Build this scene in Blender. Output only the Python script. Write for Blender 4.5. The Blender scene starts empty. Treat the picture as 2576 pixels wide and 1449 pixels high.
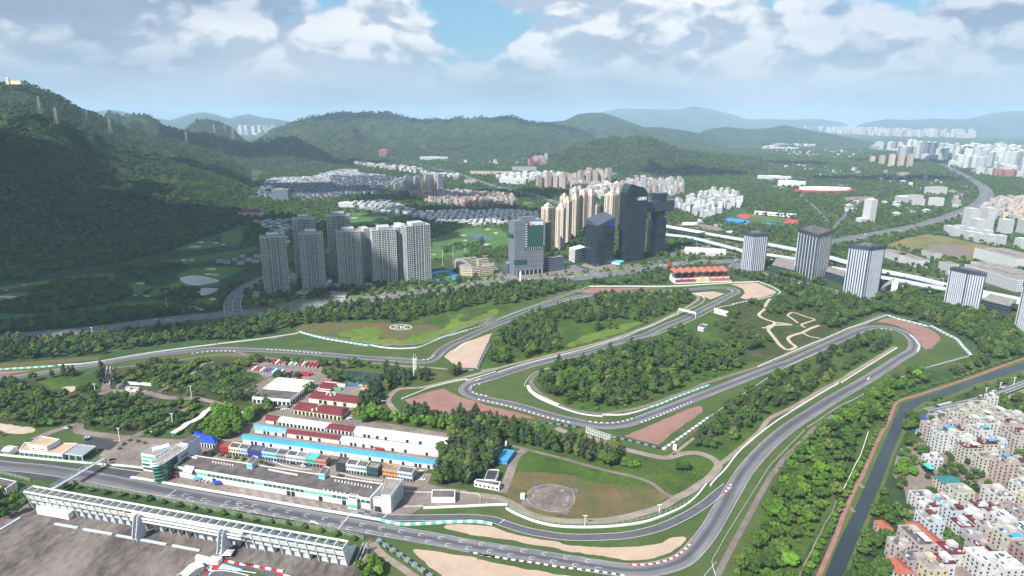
import bpy, bmesh, math, random
import numpy as np
from mathutils import Vector, Matrix
random.seed(7); RNG = np.random.default_rng(11)
SC = bpy.context.scene
COL = SC.collection
R = math.radians
# ------------------------------------------------------------------ camera, world, sun, exposure
CAMH = 270.0; FPX = 1590.0; PITCH = R(14.9); ROLL = R(0.36)
_f = Vector((0, math.cos(PITCH), -math.sin(PITCH)))
_u0 = Vector((0, math.sin(PITCH), math.cos(PITCH))); _r0 = Vector((1, 0, 0))
CR = _r0 * math.cos(ROLL) + _u0 * math.sin(ROLL)
CU = _u0 * math.cos(ROLL) - _r0 * math.sin(ROLL)
cam = bpy.data.cameras.new('camera'); camo = bpy.data.objects.new('camera', cam); COL.objects.link(camo)
cam.sensor_width = 36; cam.lens = FPX / 2576 * 36; cam.clip_start = 1; cam.clip_end = 90000
camo.matrix_world = Matrix(((CR.x, CU.x, -_f.x, 0), (CR.y, CU.y, -_f.y, 0), (CR.z, CU.z, -_f.z, CAMH), (0, 0, 0, 1)))
SC.camera = camo
SUN_EL = R(44); SUN_AZ = R(40)            # shadows run 40 degrees to the right of straight ahead
SUNV = Vector((-math.sin(SUN_AZ) * math.cos(SUN_EL), -math.cos(SUN_AZ) * math.cos(SUN_EL), math.sin(SUN_EL)))
sl = bpy.data.lights.new('sun', 'SUN'); sl.energy = 5.0; sl.angle = R(0.5); sl.color = (1.0, 0.965, 0.91)
so = bpy.data.objects.new('sun', sl); COL.objects.link(so)
so.rotation_euler = SUNV.to_track_quat('Z', 'Y').to_euler(); so.location = (0, 0, 900)
SC.view_settings.view_transform = 'Standard'; SC.view_settings.look = 'None'
SC.view_settings.exposure = 0.85; SC.view_settings.gamma = 1; SC.view_settings.use_curve_mapping = False
SC.cycles.max_bounces = 5; SC.cycles.diffuse_bounces = 2; SC.cycles.glossy_bounces = 2; SC.cycles.transmission_bounces = 2
SC.cycles.volume_bounces = 1; SC.cycles.transparent_max_bounces = 6; SC.cycles.caustics_reflective = False; SC.cycles.caustics_refractive = False
SC.cycles.use_denoising = True
def pdir(u, v):
 a = (u - 1288.0) / FPX; b = (724.5 - v) / FPX
 return _f + CR * a + CU * b
def G(u, v, z=0.0):
 d = pdir(u, v)
 t = (z - CAMH) / d.z
 return Vector((d.x * t, d.y * t, z))
def at_y(u, v, y):
 d = pdir(u, v); t = y / d.y
 return Vector((d.x * t, y, CAMH + d.z * t))
def height_at(ground, v):
 """height above the ground point whose image row is v (straight above it)"""
 lo, hi = 0.0, 600.0
 for _ in range(40):
  m = (lo + hi) / 2
  q = Vector((ground.x, ground.y, m - CAMH)); c = q.dot(_f); vv = 724.5 - q.dot(CU) / c * FPX
  if vv > v: lo = m
  else: hi = m
 return lo
def to_px(p):
 q = Vector((p[0], p[1], p[2] - CAMH)); c = q.dot(_f)
 return 1288 + q.dot(CR) / c * FPX, 724.5 - q.dot(CU) / c * FPX
# crops of the reference used to note down positions
CROP = {'P': (0, 0, 1), 'A': (0, 966, .25), 'B': (0, 1086.75, .25), 'C': (536.7, 939.2, .25), 'D': (603.75, 1086.75, .25),
  'E': (0, 805, .25), 'F': (590.3, 831.8, .25), 'G': (1180.7, 1086.75, .25), 'H': (1932, 1086.75, .25),
  'I': (1932, 805, .25), 'J': (1140.4, 845.3, .25), 'K': (603.75, 509.8, .25), 'L': (1220.9, 429.3, .25),
  'M': (1811.3, 509.8, .29687), 'N': (1717.3, 268.3, 1 / 3), 'O': (0, 161, 1 / 3), 'Q': (858.7, 241.5, 1 / 3),
  'R': (0, 429.3, .3125), 'S': (1140.4, 670.8, 1 / 3)}
def px(s):
 """'D 10,20 30,40 G 5,6' -> pixel list"""
 out = []; c = 'P'
 for tok in s.split():
  if tok in CROP: c = tok
  else:
   x, y = tok.split(','); ox, oy, k = CROP[c]
   out.append((ox + float(x) * k, oy + float(y) * k))
 return out
def W(s, z=0.0): return [G(a, b, z) for a, b in px(s)]
# ------------------------------------------------------------------ world: physical sky with a broken cumulus deck
world = bpy.data.worlds.new('World'); SC.world = world; world.use_nodes = True
class NT:
 def __init__(s, tree): s.t = tree; s.n = tree.nodes; s.l = tree.links
 def new(s, ty, **kw):
  n = s.n.new(ty)
  for k, v in kw.items():
   if k.startswith('i_'):
    key = k[2:]; key = int(key) if key.isdigit() else key
    n.inputs[key].default_value = v
   else: setattr(n, k, v)
  return n
 def link(s, a, b): s.l.new(a, b)
 def val(s, x, sock):
  if hasattr(x, 'is_linked') or isinstance(x, bpy.types.NodeSocket): s.link(x, sock)
  else: sock.default_value = x
 def math(s, op, a, b=0.0, c=0.0, clamp=False):
  n = s.n.new('ShaderNodeMath'); n.operation = op; n.use_clamp = clamp
  s.val(a, n.inputs[0]); s.val(b, n.inputs[1]); s.val(c, n.inputs[2]); return n.outputs[0]
 def vmath(s, op, a, b=(0, 0, 0), sc=None):
  n = s.n.new('ShaderNodeVectorMath'); n.operation = op
  s.val(a, n.inputs[0]); s.val(b, n.inputs[1])
  if sc is not None: s.val(sc, n.inputs['Scale'])
  return n.outputs['Value'] if op in ('DOT_PRODUCT', 'LENGTH') else n.outputs[0]
 def noise(s, vec, scale, detail=4, rough=.55, out=0, dist=0.0):
  n = s.n.new('ShaderNodeTexNoise'); n.inputs['Scale'].default_value = scale; n.inputs['Detail'].default_value = detail
  n.inputs['Roughness'].default_value = rough; n.inputs['Distortion'].default_value = dist
  if vec is not None: s.link(vec, n.inputs['Vector'])
  return n.outputs[out]
 def mix(s, fac, a, b, blend='MIX'):
  n = s.n.new('ShaderNodeMix'); n.data_type = 'RGBA'; n.blend_type = blend; n.clamp_factor = True
  s.val(fac, n.inputs[0]); s.val(a, n.inputs[6]); s.val(b, n.inputs[7]); return n.outputs[2]
 def rng(s, x, a, b, c=0.0, d=1.0, smooth=True):
  n = s.n.new('ShaderNodeMapRange'); n.interpolation_type = 'SMOOTHSTEP' if smooth else 'LINEAR'
  s.val(x, n.inputs[0]); n.inputs[1].default_value = a; n.inputs[2].default_value = b; n.inputs[3].default_value = c; n.inputs[4].default_value = d
  return n.outputs[0]
def lin(c):
 o = []
 for v in c[:3]:
  v /= 255.0; o.append(v / 12.92 if v <= .04045 else ((v + .055) / 1.055) ** 2.4)
 return (*o, 1.0)
def rgb(*c): return lin(c)
def build_world():
 n = NT(world.node_tree); n.n.clear()
 out = n.new('ShaderNodeOutputWorld')
 sky = n.new('ShaderNodeTexSky', sky_type='NISHITA'); sky.sun_disc = False; sky.sun_elevation = SUN_EL
 sky.sun_rotation = math.atan2(SUNV.x, SUNV.y); sky.air_density = 1.0; sky.dust_density = 1.5; sky.ozone_density = 2.0
 tc = n.new('ShaderNodeTexCoord'); d = n.vmath('NORMALIZE', tc.outputs['Generated'])
 sx = n.new('ShaderNodeSeparateXYZ'); n.link(d, sx.inputs[0]); z = n.math('MAXIMUM', sx.outputs[2], 0.0)
 p = n.vmath('MULTIPLY', d, (1, 1, 1.75))
 warp = n.vmath('SCALE', n.vmath('SUBTRACT', n.noise(p, 5, 4, .55, out=1), (.5, .5, .5)), sc=.12)
 p = n.vmath('ADD', p, warp)
 spots = [(1150, 25, .045, -.20), (1240, 75, .045, -.12), (790, -10, .05, -.10), (560, 55, .045, -.20), (2260, 0, .06, -.22), (1990, -5, .04, -.12), (170, 10, .04, -.05),
             (30, 40, .09, .14), (430, 50, .11, .15), (620, 140, .05, .16), (960, 50, .09, .14), (1480, 30, .08, .13), (1750, 70, .12, .08), (2420, 110, .14, .12), (250, 120, .08, .06)]
 add = None; dw = n.vmath('NORMALIZE', n.vmath('ADD', d, n.vmath('SCALE', n.vmath('SUBTRACT', n.noise(d, 9, 5, .6, out=1), (.5, .5, .5)), sc=.12)))
 for u, v, rad, amt in spots:
  c = pdir(u, v).normalized(); dist = n.math('ARCCOSINE', n.math('MINIMUM', n.vmath('DOT_PRODUCT', dw, tuple(c)), .99999))
  g = n.rng(dist, rad * 1.6, 0.0, 0.0, amt); add = g if add is None else n.math('ADD', add, g)
 def dens(off, det):
  q = n.vmath('ADD', p, off); vo = n.new('ShaderNodeTexVoronoi', feature='F1'); vo.inputs['Scale'].default_value = 9; vo.inputs['Detail'].default_value = 2; vo.inputs['Roughness'].default_value = .55; n.link(q, vo.inputs['Vector'])
  return n.math('ADD', n.math('MULTIPLY', n.noise(q, 3.4, det, .6), .78), n.math('MULTIPLY', n.math('SUBTRACT', .7, vo.outputs['Distance']), .26))
 a = n.math('ADD', dens((0, 0, 0), 9), add); b2 = dens((.012, -.01, .045), 5)
 cover = n.rng(a, .20, .31); lit = n.rng(n.math('SUBTRACT', n.math('SUBTRACT', a, add), b2), -.05, .075)
 low = n.rng(n.noise(n.vmath('MULTIPLY', d, (1, 1, 5)), 2.2, 4, .5), .38, .62)
 cl = n.mix(lit, n.mix(low, rgb(148, 168, 194), rgb(178, 194, 214)), n.mix(low, rgb(214, 224, 236), rgb(246, 248, 250)))
 blue = n.mix(.8, n.vmath('SCALE', sky.outputs[0], sc=.10), rgb(140, 200, 230))
 body = n.mix(cover, blue, cl)
 hz = n.mix(low, rgb(170, 194, 217), rgb(193, 210, 228))
 col = n.mix(n.math('MULTIPLY', n.rng(z, .03, .13), .96), hz, body)
 bg = n.new('ShaderNodeBackground'); n.link(col, bg.inputs[0]); bg.inputs[1].default_value = SKYB
 bg2 = n.new('ShaderNodeBackground'); n.link(sky.outputs[0], bg2.inputs[0]); bg2.inputs[1].default_value = 0.05
 ad = n.new('ShaderNodeMixShader'); ad.inputs[0].default_value = .12
 n.link(bg.outputs[0], ad.inputs[1]); n.link(bg2.outputs[0], ad.inputs[2]); n.link(ad.outputs[0], out.inputs[0])
SKYB = 0.63
build_world()
# ------------------------------------------------------------------ materials
MATS = {}; GK = .84
def base_mat(name):
 m = bpy.data.materials.new(name); m.use_nodes = True; n = NT(m.node_tree); b = m.node_tree.nodes['Principled BSDF']
 MATS[name] = m; return m, n, b
def mat(name, col, rough=.8, var=.12, scale=.15, spec=.3, metal=0.0, streak=None):
 """plain surface: base colour broken by two octaves of world-space dirt"""
 if name in MATS: return MATS[name]
 m, n, b = base_mat(name)
 g = n.new('ShaderNodeNewGeometry'); c = lin(col)
 vec = g.outputs['Position']
 if streak: vec = n.vmath('MULTIPLY', vec, streak)
 f = n.noise(vec, scale, 6, .65); f2 = n.noise(vec, scale * 9, 3, .6)
 f = n.math('ADD', n.math('MULTIPLY', f, .65), n.math('MULTIPLY', f2, .35))
 t = n.rng(f, .33, .67)
 lo = tuple(v * (1 - var * 2.0) for v in c[:3]) + (1,); hi = tuple(min(1, v * (1 + var * 1.1)) for v in c[:3]) + (1,)
 n.link(n.mix(t, lo, hi), b.inputs['Base Color'])
 b.inputs['Roughness'].default_value = rough; b.inputs['Specular IOR Level'].default_value = spec; b.inputs['Metallic'].default_value = metal
 return m
def grass_mat(name, cols, scale=.02, fine=.5, var=.35, thr=(.35, .65)):
 """meadow: large patches of up to three tones, fine tufts on top"""
 m, n, b = base_mat(name)
 g = n.new('ShaderNodeNewGeometry'); p = g.outputs['Position']
 a = n.noise(p, scale, 6, .62, dist=.4)
 cols = [tuple(v * GK for v in q) for q in cols]
 c = n.mix(n.rng(a, *thr), lin(cols[0]), lin(cols[1]))
 if len(cols) > 2: c = n.mix(n.rng(n.noise(n.vmath('ADD', p, (311, 77, 5)), scale * 1.7, 5, .65), .52, .70), c, lin(cols[2]))
 tf = n.rng(n.noise(p, fine, 3, .7), .25, .75, 1 - var, 1 + var * .6, smooth=False)
 tf = n.math('MULTIPLY', tf, n.rng(n.noise(p, fine * .22, 4, .65), .3, .7, 1 - var * .6, 1 + var * .35, smooth=False))
 n.link(n.vmath('SCALE', c, sc=tf), b.inputs['Base Color'])
 b.inputs['Roughness'].default_value = .95; b.inputs['Specular IOR Level'].default_value = .1
 return m
def leaf_mat(name, dark, light, warm=None, scale=.03):
 m, n, b = base_mat(name)
 g = n.new('ShaderNodeNewGeometry'); oi = n.new('ShaderNodeObjectInfo'); p = g.outputs['Position']
 c = n.mix(n.rng(oi.outputs['Random'], 0, 1, smooth=False), lin(dark), lin(light))
 big = n.rng(n.noise(p, scale, 4, .6), .35, .65)
 c = n.mix(n.math('MULTIPLY', big, .5), c, lin(light))
 r2 = n.math('FRACT', n.math('MULTIPLY', oi.outputs['Random'], 7.3)); c = n.vmath('SCALE', c, sc=n.rng(r2, 0, 1, .72, 1.12, smooth=False)); c = n.mix(n.math('GREATER_THAN', n.math('FRACT', n.math('MULTIPLY', oi.outputs['Random'], 31.7)), .95), c, lin((90, 102, 50)))
 if warm: c = n.mix(n.rng(n.noise(n.vmath('ADD', p, (50, 10, 0)), scale * 1.6, 3, .6), .60, .72, 0, .7), c, lin(warm))
 tf = n.rng(n.noise(p, 1.1, 3, .7), .3, .7, .62, 1.35, smooth=False)
 n.link(n.vmath('SCALE', c, sc=tf), b.inputs['Base Color'])
 b.inputs['Roughness'].default_value = .75; b.inputs['Specular IOR Level'].default_value = .18
 return m
def glass_mat(name, col, rough=.12, var=.25, scale=.3):
 m = mat(name, col, rough, var, scale, spec=.9); return m
# ------------------------------------------------------------------ mesh helpers
class MB:
 def __init__(s): s.v = []; s.f = []; s.m = []; s.uv = None
 def face(s, pts, mi=0):
  i = len(s.v); s.v += [tuple(p) for p in pts]; s.f.append(tuple(range(i, i + len(pts)))); s.m.append(mi)
 def prism(s, poly, z0, z1, mi=0, top=None, bottom=False):
  """poly: list of (x,y) ; side walls and top"""
  n = len(poly); a = sum(poly[i][0] * poly[(i + 1) % n][1] - poly[(i + 1) % n][0] * poly[i][1] for i in range(n))
  if a < 0: poly = poly[::-1]
  i = len(s.v)
  s.v += [(p[0], p[1], z0) for p in poly] + [(p[0], p[1], z1) for p in poly]
  for k in range(n):
   q = (k + 1) % n; s.f.append((i + k, i + q, i + n + q, i + n + k)); s.m.append(mi)
  s.f.append(tuple(i + n + k for k in range(n))); s.m.append(mi if top is None else top)
  if bottom: s.f.append(tuple(i + n - 1 - k for k in range(n))); s.m.append(mi)
 def box(s, c, ax, ay, lx, ly, z0, z1, mi=0, top=None, bottom=False):
  """c: centre xy, ax/ay unit vectors, half sizes lx ly"""
  c = Vector((c[0], c[1])); ax = Vector(ax[:2]); ay = Vector(ay[:2])
  s.prism([c - ax * lx - ay * ly, c + ax * lx - ay * ly, c + ax * lx + ay * ly, c - ax * lx + ay * ly], z0, z1, mi, top, bottom)
 def bar(s, a, b, w, h, mi=0):
  """square-section bar from a to b (3D), width w, height h"""
  a = Vector(a); b = Vector(b); d = (b - a)
  if d.length < 1e-6: return
  d.normalize(); up = Vector((0, 0, 1)) if abs(d.z) < .95 else Vector((0, 1, 0))
  x = d.cross(up).normalized() * (w / 2); y = x.cross(d).normalized() * (h / 2)
  i = len(s.v)
  for p in (a, b):
   for q in (-x - y, x - y, x + y, -x + y): s.v.append(tuple(p + q))
  for k in range(4):
   q = (k + 1) % 4; s.f.append((i + k, i + q, i + 4 + q, i + 4 + k)); s.m.append(mi)
  s.f.append((i + 3, i + 2, i + 1, i)); s.m.append(mi); s.f.append((i + 4, i + 5, i + 6, i + 7)); s.m.append(mi)
 def build(s, name, mats, parent=None, kind=None, smooth=False):
  loc = Vector(parent.location) if parent is not None else Vector((0, 0, 0))
  me = bpy.data.meshes.new(name)
  if loc.length: vs = [(x - loc.x, y - loc.y, z - loc.z) for x, y, z in s.v]
  else: vs = s.v
  me.from_pydata(vs, [], s.f)
  for mm in (mats if isinstance(mats, (list, tuple)) else [mats]): me.materials.append(mm)
  if any(s.m): me.polygons.foreach_set('material_index', s.m)
  if smooth: me.polygons.foreach_set('use_smooth', [True] * len(me.polygons))
  if s.uv:
   ul = me.uv_layers.new(name='UVMap'); li = [s.uv[l.vertex_index] for l in me.loops]
   ul.data.foreach_set('uv', [c for q in li for c in q])
  o = bpy.data.objects.new(name, me); COL.objects.link(o)
  if parent is not None: o.parent = parent
  if kind: o['kind'] = kind
  return o
def obj(name, me, parent=None, loc=None, rz=0, sc=None):
 o = bpy.data.objects.new(name, me); COL.objects.link(o)
 if parent is not None: o.parent = parent
 if loc is not None: o.location = loc
 if rz: o.rotation_euler = (0, 0, rz)
 if sc is not None: o.scale = sc if isinstance(sc, (tuple, list)) else (sc,) * 3
 return o
def tag(o, label, cat, group=None):
 o['label'] = label; o['category'] = cat
 if group: o['group'] = group
 return o
def thing(name, label, cat, loc=(0, 0, 0), group=None, rz=0):
 o = bpy.data.objects.new(name, None); COL.objects.link(o); o.location = loc; o.rotation_euler = (0, 0, rz); o.empty_display_size = 2
 return tag(o, label, cat, group)
def copy_tree(o, parent=None):
 c = o.copy(); COL.objects.link(c); c.parent = parent
 for ch in o.children: copy_tree(ch, c)
 return c
def smooth(pts, n=6, closed=False):
 """Catmull-Rom through the points"""
 P = [Vector((p[0], p[1])) for p in pts]; out = []; m = len(P)
 rg = range(m) if closed else range(m - 1)
 for i in rg:
  if closed: a, b, c, d = P[(i - 1) % m], P[i], P[(i + 1) % m], P[(i + 2) % m]
  else: a, b, c, d = P[max(i - 1, 0)], P[i], P[i + 1], P[min(i + 2, m - 1)]
  for k in range(n):
   t = k / n
   out.append(.5 * ((2 * b) + (c - a) * t + (2 * a - 5 * b + 4 * c - d) * t * t + (3 * b - a - 3 * c + d) * t ** 3))
 if not closed: out.append(P[-1])
 return out
def normals(pl):
 ns = []
 for i in range(len(pl)):
  a = pl[max(i - 1, 0)]; b = pl[min(i + 1, len(pl) - 1)]; d = (b - a)
  if d.length < 1e-9: d = Vector((1, 0))
  d.normalize(); ns.append(Vector((-d.y, d.x)))
 return ns
def ribbon(mb, pl, w, z, mi=0, off=0.0, ends=True):
 """flat strip along pl; w width (number or list)"""
 ns = normals(pl); i = len(mb.v); L = 0.0
 if mb.uv is None: mb.uv = []
 for k, (p, n) in enumerate(zip(pl, ns)):
  ww = w[k] if isinstance(w, list) else w
  if k: L += (p - pl[k - 1]).length
  a = p + n * (off + ww / 2); b = p + n * (off - ww / 2)
  mb.v += [(b.x, b.y, z), (a.x, a.y, z)]; mb.uv += [(0, L), (1, L)]
  if k: mb.f.append((i + 2 * k - 2, i + 2 * k, i + 2 * k + 1, i + 2 * k - 1)); mb.m.append(mi)
def wall(mb, pl, w, z0, z1, mi=0, alt=0, seg=4.0, off=0.0):
 """upright wall along pl; alt>0 cycles material mi..mi+alt every seg metres"""
 pl = resample(pl, seg) if alt else pl
 ns = normals(pl)
 L = [p + n * (off + w / 2) for p, n in zip(pl, ns)]; Q = [p + n * (off - w / 2) for p, n in zip(pl, ns)]
 for k in range(len(pl) - 1):
  m = mi + (k % (alt + 1) if alt else 0)
  a, b, c, d = Q[k], Q[k + 1], L[k + 1], L[k]
  mb.face([(a.x, a.y, z0), (b.x, b.y, z0), (b.x, b.y, z1), (a.x, a.y, z1)], m)
  mb.face([(c.x, c.y, z0), (d.x, d.y, z0), (d.x, d.y, z1), (c.x, c.y, z1)], m)
  mb.face([(a.x, a.y, z1), (b.x, b.y, z1), (c.x, c.y, z1), (d.x, d.y, z1)], m)
 for k in (0, len(pl) - 1):
  a, d = Q[k], L[k]; mb.face([(a.x, a.y, z0), (d.x, d.y, z0), (d.x, d.y, z1), (a.x, a.y, z1)], mi)
def resample(pl, step):
 d = [0.0]
 for i in range(1, len(pl)): d.append(d[-1] + (pl[i] - pl[i - 1]).length)
 n = max(1, round(d[-1] / step)); out = []; j = 0
 for k in range(n + 1):
  t = d[-1] * k / n
  while j < len(pl) - 2 and d[j + 1] < t: j += 1
  f = (t - d[j]) / max(1e-9, d[j + 1] - d[j]); out.append(pl[j].lerp(pl[j + 1], min(1, max(0, f))))
 return out
def line2(s, n=6): return smooth(W(s), n)
def inpoly(P, poly):
 x, y = P[:, 0], P[:, 1]; r = np.zeros(len(P), bool); n = len(poly)
 for i in range(n):
  x1, y1 = poly[i][0], poly[i][1]; x2, y2 = poly[(i + 1) % n][0], poly[(i + 1) % n][1]
  if y1 == y2: continue
  c = ((y1 > y) != (y2 > y)) & (x < (x2 - x1) * (y - y1) / (y2 - y1) + x1); r ^= c
 return r
def near_line(P, pl, dist):
 r = np.zeros(len(P), bool)
 A = np.array([[p[0], p[1]] for p in pl])
 for i in range(len(A) - 1):
  a, b = A[i], A[i + 1]; ab = b - a; L = ab.dot(ab)
  lo = np.minimum(a, b) - dist; hi = np.maximum(a, b) + dist
  idx = np.where((P[:, 0] > lo[0]) & (P[:, 0] < hi[0]) & (P[:, 1] > lo[1]) & (P[:, 1] < hi[1]))[0]
  if not len(idx): continue
  q = P[idx] - a; t = np.clip(q.dot(ab) / max(L, 1e-9), 0, 1)
  d = np.hypot(*(q - t[:, None] * ab).T); r[idx[d < dist]] = True
 return r
KEEP_LINES = []     # (polyline, half width) kept clear of trees
KEEP_POLYS = []
def vnoise(x, y, seed=0):
 xi = np.floor(x).astype(np.int64); yi = np.floor(y).astype(np.int64); xf = x - xi; yf = y - yi
 def h(a, b):
  n = (a * 374761393 + b * 668265263 + seed * 974634777) & 0xffffffff
  n = ((n ^ (n >> 13)) * 1274126177) & 0xffffffff
  return ((n ^ (n >> 16)) & 0xffff) / 65535.0
 u = xf * xf * (3 - 2 * xf); v = yf * yf * (3 - 2 * yf)
 return (h(xi, yi) * (1 - u) + h(xi + 1, yi) * u) * (1 - v) + (h(xi, yi + 1) * (1 - u) + h(xi + 1, yi + 1) * u) * v
def fbm(x, y, o=5, seed=0, g=.5):
 r = 0; a = 1; t = 0
 for k in range(o): r = r + a * vnoise(x * 2 ** k, y * 2 ** k, seed + k); t += a; a *= g
 return r / t
# ------------------------------------------------------------------ ground, hills
M_ground = grass_mat('ground_green', [(62, 84, 50), (84, 104, 62), (104, 106, 78)], .004, .12, .4)
M_forestfloor = grass_mat('forest_floor', [(34, 52, 32), (46, 66, 38)], .02, .3, .4)
M_hill = grass_mat('hill_scrub', [(44, 62, 38), (62, 78, 46), (86, 88, 60)], .006, .07, .5)
def sheet(name, poly, z, m, kind='structure', label=None, cat=None, sm=0):
 mb = MB(); poly = [Vector((p[0], p[1])) for p in poly]
 if sm: poly = smooth(poly, sm, True)
 a = sum(poly[i].x * poly[(i + 1) % len(poly)].y - poly[(i + 1) % len(poly)].x * poly[i].y for i in range(len(poly)))
 if a < 0: poly = poly[::-1]
 mb.face([(p.x, p.y, z) for p in poly]); o = mb.build(name, m, kind=kind)
 return o
sheet('ground', [(-40000, -3000), (40000, -3000), (40000, 45000), (-40000, 45000)], 0, M_ground)
HL = []   # hill layers: pixel crest polyline with distance of crest and of foot
def layer(s, yc, yf, back=None):
 a = px(s); HL.append(([p[0] for p in a], [p[1] for p in a], yc, yf, back))
layer('O -900,120 -300,125 0,140 230,145 350,190 450,235 530,285 600,335 700,370 850,440 930,480 1200,560 1500,650 1680,720 1860,800 1950,835', [2600, 2650, 2700, 2750, 2800, 2850, 2900, 2950, 3000, 3100, 3150, 3250, 3300, 3300, 3300, 3300], [1020, 1050, 1110, 1180, 1200, 1220, 1240, 1260, 1290, 1320, 1340, 1400, 1480, 1560, 2100, 2700])
layer('O 970,600 1010,490 1120,450 1200,450 1300,480 1400,515 1520,520 1640,545 1760,580 1870,605 1960,575 2100,545 2200,555 2350,620 2500,690 2576,750 2640,800', 4200, 3450)
layer('O 560,460 720,370 790,355 870,370 910,400 990,378 1100,380 1180,420 1250,435 1340,460 1430,540', 4800, 3900)
layer('O 1200,500 1290,435 1430,440 1560,415 1640,430 1720,470 1800,515 1870,560 1980,600', 5600, 4800)
layer('O 1800,560 1950,520 2150,460 2250,420 2400,390 2540,365 Q 0,120 100,125 190,118 260,130 330,118 420,145 580,183 700,172 800,178 880,158 960,172 1040,155 1120,165 1190,150 1290,155 1350,180 1430,195 1500,200 1560,212 1700,240 1900,265 2050,300', 6600, 4800)
layer('O 2100,640 2300,560 2500,500 Q 60,200 150,290 300,340 420,310 520,330 640,300 800,330 950,310 1100,350 1250,370 1380,420 1450,450', 5200, 4400)
layer('Q 950,262 1150,240 1350,215 1500,200 1680,185 1780,135 1880,125 1950,125 2050,150 2150,190 2280,235 2400,235 2600,262 2800,300 3000,330', 8200, 6400)
layer('Q 1480,470 1560,450 1660,415 1750,370 1900,340 2050,315 2130,325 2220,305 2330,305 2400,340 2500,380 2576,410 2800,440 3100,470 3400,520', 3950, 3150)
layer('N -60,210 100,180 330,150 500,170 650,160 770,137 900,165 1040,190 1200,220 1400,255 1550,280', 8800, 7400)
layer('P 1400,330 1513,280 1558,272 1638,274 1700,275 1738,266 1788,275 1838,287 1878,300 1938,299 1990,301 2048,298 2113,307 2200,330', 21000, 17000)
layer('P 2090,330 2153,312 2228,300 2288,302 2338,299 2428,300 2488,285 2538,279 2576,279 2700,274 2900,280', 19000, 15000)
layer('P 150,310 240,280 280,274 320,282 350,292 425,302 475,287 510,281 540,287 575,298 600,290 625,286 655,295 700,300 800,320', 15000, 12000)
FX, FY = [], []
def hill_height(X, Y):
 """X,Y world arrays -> terrain height"""
 # image column of a ground point, from its azimuth (taken at the horizon row)
 U = 1288 + FPX * (X / Y) / math.cos(PITCH)
 H = np.full(X.shape, -6.0)
 rg = fbm(X / 330, Y / 330, 5, 3); k5 = 360 + Y * .03; rid = 1 - np.abs(2 * fbm(X / k5 + 7, Y / 420, 5, 9) - 1) * 2.4
 for us, vs, yc, yf, _ in HL:
  us = np.array(us); order = np.argsort(us); us = us[order]; vs = np.array(vs)[order]
  yc = np.array(yc if isinstance(yc, list) else [yc] * len(us))[order]; yf = np.array(yf if isinstance(yf, list) else [yf] * len(us))[order]
  v = np.interp(U, us, vs, left=9999, right=9999); c = np.interp(U, us, yc); f = np.interp(U, us, yf)
  ins = v < 5000
  ang = np.arctan((724.5 - np.where(ins, v, 400)) / FPX) - PITCH + ROLL * (1288 - U) / FPX * -0
  hc = CAMH + np.tan(ang + math.atan(math.tan(ROLL)) * (U - 1288) / FPX) * c * 1.0
  ed = np.clip(np.minimum(U - us[0], us[-1] - U) / 90., 0, 1); hc = np.maximum(hc, 4) * ed * ed * (3 - 2 * ed)
  t = (Y - f) / (c - f); front = np.clip(t, -.2, 1); back = np.clip(1 - (Y - c) / ((c - f) * .8), -.2, 1)
  prof = np.where(Y < c, np.sign(front) * np.abs(front) ** 1.25, back)
  k = np.clip(1 - np.abs(prof * 2 - 1.0), 0, 1)
  h = hc * prof + (rg - .5) * hc * .5 * k + (rid - .4) * hc * .55 * k * (1 - .5 * np.clip(prof, 0, 1))
  H = np.maximum(H, np.where(ins, h - 7 * (1 - ed), -6))
 return H
def build_hills():
 rows = np.exp(np.linspace(math.log(1000), math.log(24000), 560)); cols = np.linspace(-420, 2960, 560)
 # columns in tan(azimuth)
 T = (cols - 1288) / FPX * math.cos(PITCH)
 Y, TT = np.meshgrid(rows, T, indexing='ij'); X = Y * TT
 H = hill_height(X, Y)
 nr, nc = H.shape
 keep = (H > -3)
 V = np.stack([X, Y, H], -1).reshape(-1, 3)
 idx = np.arange(nr * nc).reshape(nr, nc)
 q = np.stack([idx[:-1, :-1], idx[:-1, 1:], idx[1:, 1:], idx[1:, :-1]], -1).reshape(-1, 4)
 kq = (keep[:-1, :-1] | keep[:-1, 1:] | keep[1:, 1:] | keep[1:, :-1]).reshape(-1)
 q = q[kq]
 used = np.unique(q); mp = np.zeros(nr * nc, int); mp[used] = np.arange(len(used))
 V = V[used]; q = mp[q]
 me = bpy.data.meshes.new('hills'); me.vertices.add(len(V)); me.vertices.foreach_set('co', V.ravel())
 me.loops.add(len(q) * 4); me.loops.foreach_set('vertex_index', q.ravel()); me.polygons.add(len(q))
 me.polygons.foreach_set('loop_start', np.arange(0, len(q) * 4, 4)); me.polygons.foreach_set('use_smooth', np.ones(len(q), bool))
 me.update(calc_edges=True); me.materials.append(M_hill)
 o = obj('hills', me); o['kind'] = 'structure'
build_hills()
# ------------------------------------------------------------------ circuit: grass, gravel, asphalt
M_turf = grass_mat('mown_turf', [(74, 96, 52), (88, 104, 60), (104, 104, 68)], .012, .35, .18)
M_wild = grass_mat('wild_grass', [(66, 92, 42), (88, 112, 48), (84, 92, 54)], .02, .35, .35)
M_lime = grass_mat('lime_grass', [(98, 126, 50), (118, 138, 62), (84, 108, 48)], .03, .4, .3)
M_brown = grass_mat('dry_grass', [(112, 100, 72), (98, 104, 62), (128, 108, 78)], .02, .4, .22)
M_scrub = grass_mat('heath', [(80, 82, 56), (70, 88, 46), (98, 94, 70)], .02, .4, .35)
M_gravel = mat('pale_gravel', (164, 144, 128), .95, .07, .05)
M_pink = mat('red_gravel', (132, 100, 92), .95, .09, .05)
M_conc = mat('concrete_ground', (122, 111, 105), .9, .20, .035)
M_concd = mat('dark_concrete', (92, 84, 84), .9, .16, .04)
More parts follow.
